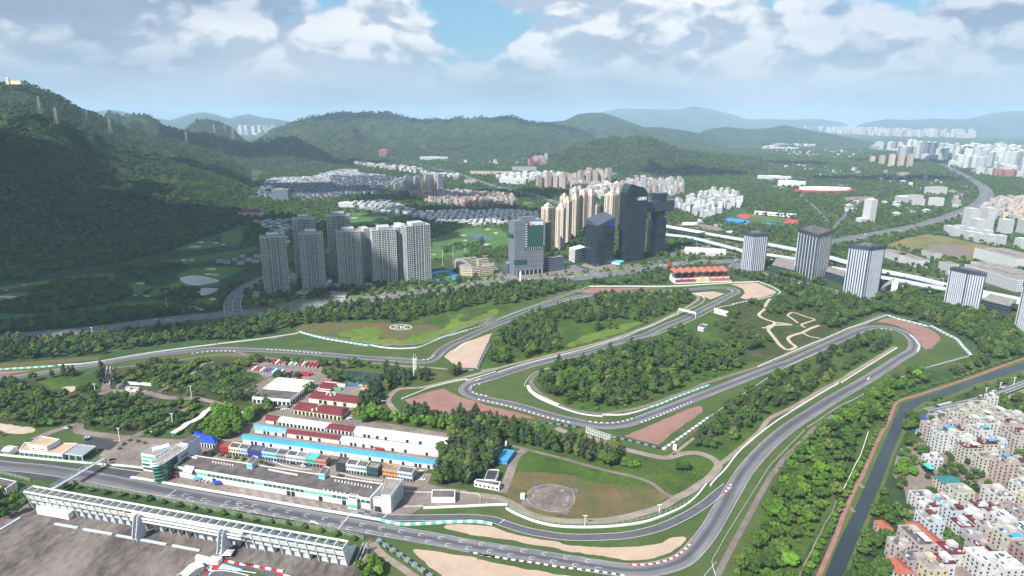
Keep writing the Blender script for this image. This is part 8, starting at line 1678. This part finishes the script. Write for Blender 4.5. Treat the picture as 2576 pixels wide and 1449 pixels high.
# village trees
V = 'trees among the village houses'
for s, k, sp, sz, l in [('H 1300,440 1310,380 1380,340 1460,400 1460,470 1380,500 1320,480', 'bright', 7, 11, 'big bright green tree on the canal bank by the white villa'),
  ('H 1180,560 1220,500 1400,510 1420,560 1300,590 H 1120,680 1160,620 1240,640 1240,700', B, 7, 9, 'dark tree on the canal bank below the bright tree'),
  ('H 1050,980 1050,820 1130,740 1300,780 1430,850 1400,930 1420,1000 1300,1010 1180,960 1080,930', B, 7, 10, 'tree in the grove left of the orange roofed shed'),
  ('H 800,1560 860,1290 930,1130 980,1050 1080,1060 1200,1130 1190,1200 1230,1290 1240,1400 1180,1500 1000,1700 800,1700', B, 7.5, 10.5, 'tree in the grove on the near canal bank'),
  ('H 1480,660 1480,610 1600,600 1740,670 1700,700 1600,720', B, 7, 8, 'tree left of the cream flats with a teal roof'), ('H 1670,1080 1720,1000 1850,1060 1960,1170 2000,1240 1950,1260 1830,1180', B, 7, 9, 'tree behind the long orange roof'),
  ('H 1940,640 1950,580 2100,560 2200,600 2200,680 2080,710', B, 7, 9, 'tree between the cream and white village flats'), ('H 1750,470 1800,410 1900,430 1880,490', B, 7, 8, 'tree beside the teal roofed house'),
  ('H 1480,260 1500,200 1640,220 1650,280 1560,300', B, 7, 8, 'tree in front of the white village flats'), ('H 2280,330 2350,260 2576,270 2700,330 2576,400 2400,370', B, 7.5, 9, 'tree behind the cream village flats'),
  ('H 1590,520 1600,420 1680,430 1690,520', 'palm', 7, 11, 'tall palm beside the white villa'), ('H 1850,360 1900,320 1960,340 1900,400 H 1940,410 2010,400 2000,440', B, 6, 7, 'tree in the courtyard of the cream flats'),
  ('I 2060,870 2200,810 2400,790 2700,750 2700,1150 2576,1080 2400,1040 2250,960', B, 8, 10, 'tree in the wood behind the village'), ('I 1370,1120 1400,1010 1500,1000 1560,1060 1540,1120 1440,1140 I 1320,1250 1360,1180 1500,1290 1400,1320', B, 7, 9, 'tree between canal and blue awning'),
  ('I 1440,930 1500,870 1700,800 1900,760 2200,660 2500,560 2576,570 2400,650 2100,760 1850,820 1650,890 1560,940', [B, 'shrub'], 9, 6, 'small tree on the strip between canal and street'), ('H 2350,1449 2380,1380 2480,1340 2480,1410', B, 6, 7, 'tree near the lower right houses'), ('I 1500,1130 1620,1150 1600,1230 1520,1200', B, 6, 8, 'tree before the pink village house')]:
 wood(s, k, sp, sz, l, l[:40].rsplit(' ', 1)[0])
def vill():
 P = scatter(W('H 1330,170 1450,120 1600,100 I 1640,1000 1900,880 2400,1000 2700,1120 P 2800,1140 2800,1700 2150,1700 H 1180,1400 1180,1130 1300,1000 1400,800 1380,600 1250,420 1290,250'), 6.5); P = P[keep_mask(P[:]) & (fbm(P[:, 0] / 25, P[:, 1] / 25, 3, 8) > .5)]
 add_trees(P[::2], 'broadleaf', 6.5, 'dark green tree squeezed between village houses', 'trees squeezed between the houses'); add_trees(P[1::2], 'shrub', 5, 'low green shrub squeezed between village houses', 'shrubs squeezed between the houses')
vill()
# gardens round the towers and the boulevard
wood('L 880,1150 1300,1110 1600,1080 1850,1070 1860,1140 1050,1160', [B, 'shrub'], 7, 9, '%s between boulevard and far gravel trap', 'trees between boulevard and far gravel trap')
wood('K 0,930 250,930 500,900 700,900 900,880 1300,840 1600,810 1950,790 2200,760 2576,730 L 250,1080 600,1060 1000,1030 1250,1010 1600,970 1900,900 2300,870 2576,840 2576,900 2200,960 1900,990 1500,1040 1200,1080 1000,1060 600,1090 150,1110 K 2576,830 2200,850 1700,900 1300,940 900,960 600,1000 300,1040 0,1060', [B, 'shrub', 'bright'], 10, 7, '%s along the boulevard below the towers', 'trees along the boulevard', .42, 25)
wood('L 80,880 80,800 200,800 220,880 200,940 100,930 L 670,830 780,790 860,800 840,900 720,860 L 1800,850 1900,760 2050,740 2150,730 2060,700 2100,660 2140,720 2000,790 1880,840', B, 8, 9, '%s between the office towers', 'trees between the office towers')
wood('L 2250,900 2400,870 2576,860 M 180,600 0,560 0,420 180,460 L 2450,1010 2500,1080 2576,1080 M 100,620', [B, 'shrub'], 8, 9, '%s right of the red roofed grandstand', 'trees right of the red grandstand')
wood('Q 760,1200 770,1150 900,1130 980,1180 960,1210 860,1230 Q 1140,1220 1160,1160 1250,1150 1250,1230 Q 1020,1130 1130,1150 1100,1180 1030,1160 Q 1040,1095 1090,1085 1080,1110', B, 9, 10, '%s on the golf greens behind the school', 'trees on the golf greens')
wood('R 240,1050 260,990 500,905 700,885 1000,905 1085,1000 1000,1060 700,1110 400,1150 200,1160 0,1130 -300,1140 -300,1080 0,1090 130,1060', B, 9, 11, '%s in the dark grove of the golf course', 'trees of the golf groves', .1, 40)
wood('R -500,1290 0,1240 400,1190 700,1150 1000,1130 1300,1105 1440,1115 1480,1150 1720,1160 1300,1200 900,1250 400,1290 0,1330 -500,1360', B, 9, 10, '%s between golf course and expressway', 'trees of the golf groves', .1, 40)
wood('R 940,890 960,830 1100,810 1170,850 1170,895 R 1170,1050 1200,1000 1400,965 1600,965 1610,1005 1550,1045 1250,1050 R 1690,1150 1750,1010 1900,910 2100,880 1950,960 1850,1070 1800,1150 R 1150,960 1180,930 1290,925 1290,950 R 850,750 950,760 1150,800 1250,770 1450,760 1500,780 1300,810 1050,800', B, 9, 10, '%s in a small grove of the golf course', 'trees of the golf groves', .1, 40)
wood('R -600,960 0,905 300,875 330,835 500,805 860,755 1000,745 1400,640 1600,560 1800,490 1880,440 2000,390 1750,345 1300,340 800,450 0,700 -600,760', B, 10, 11, '%s on the foot of the western mountain', 'trees at the mountain foot')
# wide mixed forest of the middle distance: everything not kept clear
def wide_forest():
 P = scatter(W('P -700,870 -600,700 300,640 560,560 640,470 660,430 900,400 1300,385 1500,372 1700,350 2000,345 2300,345 3100,340 3300,500 3200,950 2576,860 2350,770 2230,740 2060,690 1960,680 1840,680 1700,690 1480,700 1290,712 1000,742 816,750 600,782 300,805 0,838'), 13.0)
 P = P[(fbm(P[:, 0] / 160, P[:, 1] / 160, 4, 5) > .40) | (RNG.uniform(0, 1, len(P)) < .12)]
 U = 1288 + FPX * (P[:, 0] / P[:, 1]) / math.cos(PITCH)
 P = P[(U > -250) & (U < 2900) & (P[:, 1] < 6500)]
 P = P[keep_mask(P)]
 d = P[:, 1]; thin = RNG.uniform(0, 1, len(P)) < np.clip((2600 / d) ** 1.3, .12, 1); P = P[thin]; d = d[thin]
 sz = np.clip(11 * np.maximum(1, d / 2600) ** .65, 0, 22)
 w = RNG.integers(0, 3, len(P))
 for i, p in enumerate(P): TREES['broadleaf' if w[i] else 'shrub'].append((p[0], p[1], 0, sz[i] * RNG.uniform(.7, 1.25) * (1 if w[i] else .7), 'dark green tree in the wide woods beyond the expressway', 'trees of the wide woods'))
 # hills
 n = 130000; U = RNG.uniform(-300, 2760, n); Y = np.exp(RNG.uniform(math.log(1050), math.log(7600), n)); X = Y * (U - 1288) / FPX * math.cos(PITCH)
 H = hill_height(X, Y); e = 12.0
 slope = np.hypot(hill_height(X + e, Y) - H, hill_height(X, Y + e) - H) / e
 ok = (H > 1) & ((slope < 1.0) | (RNG.uniform(0, 1, n) < .4)) & ((fbm(X / 140, Y / 140, 4, 31) > .40) | (RNG.uniform(0, 1, n) < .25))
 X, Y, H = X[ok], Y[ok], H[ok]
 for x, y, h in zip(X, Y, H): TREES['broadleaf'].append((x, y, h - 1.5, (7.5 + y / 420) * RNG.uniform(.6, 1.2), 'small tree on the wooded mountainside', 'trees of the mountainsides'))
 return len(X), len(P)
for q in PADDOCK: KEEP_POLYS.append(q)
KEEP_POLYS.append(W('R -600,960 0,905 300,875 330,835 500,805 860,755 1000,745 1400,640 1600,560 1800,490 1880,440 1990,470 1960,610 2100,585 2125,860 1950,960 1850,1080 1720,1150 1300,1195 600,1275 0,1330 -600,1420'))
for s in ['Q 680,1080 820,1040 900,1000 1150,992 1250,1040 1255,1150 1150,1210 900,1225 680,1240', 'Q 60,885 300,895 420,960 300,990 60,980', 'N 400,808 700,830 920,868 850,895 700,900 300,880 310,840', 'N 1540,1050 1700,990 1850,965 2000,985 2420,1075 2100,1165', 'L 80,960 300,920 1000,900 1350,930 1800,860 1850,920 1300,1000 600,1090 200,1110', 'Q 1360,800 1460,800 1440,830 1370,840', 'N 1060,590 1180,575 1330,595 1200,610']: KEEP_POLYS.append(W(s))
print('forest', wide_forest())
def plant():
 for kind, L in TREES.items():
  L.sort(key=lambda t: -t[3] / math.sqrt(t[0] ** 2 + t[1] ** 2 + CAMH ** 2))
  vis = []; rest = []
  for t in L:
   if len(vis) < 300:
    u, v = to_px((t[0], t[1], t[2] + t[3] * .6))
    if -20 < u < 2596 and -20 < v < 1469: vis.append(t); continue
   rest.append(t)
  name, cat = KN[kind]; protos = []
  for i, t in enumerate(vis):
   e = thing(name, t[4], cat, (t[0], t[1], t[2]), t[5], rz=random.uniform(0, 6.28)); s = t[3] / 10; e.scale = (s * random.uniform(.85, 1.15), s * random.uniform(.85, 1.15), s)
   c = obj('crown', CROWNS[kind][i % 4], e); obj('trunk', TRUNKS[kind], e)
   if i < 4: protos.append(c)
  if not rest: continue
  A = np.array([[t[0], t[1], t[2], t[3] / 10] for t in rest])
  me = bpy.data.meshes.new(name + '_forest'); me.vertices.add(len(A)); me.vertices.foreach_set('co', np.ascontiguousarray(A[:, :3]).ravel())
  at = me.attributes.new('size', 'FLOAT', 'POINT'); at.data.foreach_set('value', np.ascontiguousarray(A[:, 3]))
  o = obj({'broadleaf': 'broadleaf_forest', 'bright': 'round_tree_grove', 'shrub': 'shrubbery', 'casuarina': 'casuarina_forest', 'palm': 'palm_grove'}[kind], me); o['kind'] = 'stuff'
  tag(o, {'broadleaf': 'dark green broadleaf forest covering plain and mountainsides', 'bright': 'bright green round trees beyond the nearest ones', 'shrub': 'green shrubs scattered through meadows and woods', 'casuarina': 'grey green casuarina woods along the circuit', 'palm': 'palms beyond the nearest rows'}[kind], 'forest')
  ng = bpy.data.node_groups.new('scatter_' + kind, 'GeometryNodeTree'); ng.interface.new_socket('Geometry', in_out='INPUT', socket_type='NodeSocketGeometry'); ng.interface.new_socket('Geometry', in_out='OUTPUT', socket_type='NodeSocketGeometry')
  N = ng.nodes; K = ng.links; gi = N.new('NodeGroupInput'); go = N.new('NodeGroupOutput')
  j = N.new('GeometryNodeJoinGeometry')
  for c in reversed(protos):
   oi = N.new('GeometryNodeObjectInfo'); oi.inputs[0].default_value = c; oi.inputs['As Instance'].default_value = True; oi.transform_space = 'ORIGINAL'
   K.new(oi.outputs['Geometry'], j.inputs[0])
  ip = N.new('GeometryNodeInstanceOnPoints'); ip.inputs['Pick Instance'].default_value = True
  rr = N.new('FunctionNodeRandomValue'); rr.data_type = 'FLOAT_VECTOR'; rr.inputs[0].default_value = (-.06, -.06, 0); rr.inputs[1].default_value = (.06, .06, 6.283)
  ri = N.new('FunctionNodeRandomValue'); ri.data_type = 'INT'; ri.inputs[4].default_value = 0; ri.inputs[5].default_value = len(protos) - 1; ri.inputs['Seed'].default_value = 5
  na = N.new('GeometryNodeInputNamedAttribute'); na.data_type = 'FLOAT'; na.inputs[0].default_value = 'size'
  rs = N.new('FunctionNodeRandomValue'); rs.data_type = 'FLOAT_VECTOR'; rs.inputs[0].default_value = (.85, .85, .85); rs.inputs[1].default_value = (1.2, 1.2, 1.1); rs.inputs['Seed'].default_value = 9
  vm = N.new('ShaderNodeVectorMath'); vm.operation = 'SCALE'; K.new(rs.outputs[0], vm.inputs[0]); K.new(na.outputs[0], vm.inputs['Scale'])
  K.new(gi.outputs[0], ip.inputs['Points']); K.new(j.outputs[0], ip.inputs['Instance']); K.new(rr.outputs[0], ip.inputs['Rotation']); K.new(ri.outputs[2], ip.inputs['Instance Index']); K.new(vm.outputs[0], ip.inputs['Scale']); K.new(ip.outputs[0], go.inputs[0])
  md = o.modifiers.new('scatter', 'NODES'); md.node_group = ng
  print(kind, len(vis), len(rest))
plant()
# ------------------------------------------------------------------ air and clouds
def build_haze():
 mb = MB(); mb.prism([(-16000, -800), (16000, -800), (24000, 26000), (-24000, 26000)], -8, 620, bottom=True)
 m = bpy.data.materials.new('haze_air'); m.use_nodes = True; n = NT(m.node_tree); n.n.clear(); out = n.new('ShaderNodeOutputMaterial'); pv = n.new('ShaderNodeVolumePrincipled')
 pv.inputs['Color'].default_value = (.55, .77, 1.0, 1); pv.inputs['Density'].default_value = HAZE; pv.inputs['Anisotropy'].default_value = 0.0
 n.link(pv.outputs[0], out.inputs['Volume']); mb.build('haze', m, kind='stuff')
HAZE = 5.4e-5
build_haze()
M_cloud = mat('cloud_white', (236, 238, 240), 1.0, .02, .002)
def cloud(label, spots, alt=1450.0, seed=1):
 """spots: ground shade ellipses as (u, v, half width m, half depth m); the cloud hangs on the sunward side of its shade"""
 rnd = random.Random(seed); mb = MB(); k = SUNV / SUNV.z
 first = None
 for u, v, rx, ry in spots:
  if isinstance(v, tuple): g = Vector((v[0], v[1], v[2]))
  else: g = G(u, v)
  c = g + k * (alt - g.z); first = first or c
  n = int(rx * ry / 2600) + 12
  for i in range(n):
   a = rnd.uniform(0, 6.283); r = rnd.uniform(0, 1) ** .55 * rnd.uniform(.85, 1.12); s = rnd.uniform(45, 95) * (1.15 - .65 * r)
   lump(mb, (c.x + math.cos(a) * rx * r, c.y + math.sin(a) * ry * r, c.z + rnd.uniform(0, 120) * (1 - r)), s * 1.2, s * 1.2, s * .6, rnd, .25)
 t = thing('cloud', label, 'cloud', tuple(first)); t['kind'] = 'stuff'
 mb.build('vapour', M_cloud, t, smooth=True)
def sh(lst): return [(0, (x, y, z), rx, ry) for x, y, z, rx, ry in lst]
CL = [('broad cloud whose shade darkens the lower western mountain and golf course', [(-1500, 1700, 120, 520, 330), (-1020, 1540, 80, 420, 270), (-740, 1330, 30, 320, 260), (-950, 1120, 0, 430, 250), (-560, 1150, 0, 260, 180), (-1350, 1300, 40, 450, 350), (-1950, 1600, 100, 450, 600), (-410, 1010, 60, 150, 100), (-660, 860, 0, 420, 70)]),
 ('ragged cloud shading a band high on the western mountain', [(-1480, 2520, 300, 260, 60), (-1100, 2440, 200, 230, 55), (-780, 2350, 110, 200, 50)]),
 ('cloud shading the far wooded spur', [(-2050, 3980, 150, 330, 320), (-1620, 3950, 130, 420, 300), (-1200, 3950, 110, 330, 300)]),
 ('cloud shading the villas behind the towers', [(-160, 1850, 0, 330, 130), (170, 1830, 0, 190, 100), (-460, 1490, 0, 250, 150), (-300, 1560, 0, 190, 110), (-380, 2250, 0, 260, 90), (60, 2380, 0, 260, 110)]),
 ('distant cloud shading the middle ridge', [(-1500, 6500, 250, 900, 420), (300, 6650, 200, 600, 360)]),
 ('distant cloud shading the plain on the right', [(1925, 3150, 0, 430, 130), (1860, 4200, 0, 300, 130), (900, 3300, 40, 260, 120), (2900, 4600, 0, 500, 200)]), ('cloud shading part of the wooded knoll', [(1250, 4700, 60, 420, 200), (300, 4700, 60, 300, 200)]), ('far cloud shading the town edge', [(4900, 6900, 0, 1200, 600)])]
for i, (l, e) in enumerate(CL): cloud(l, sh(e), seed=i + 1)
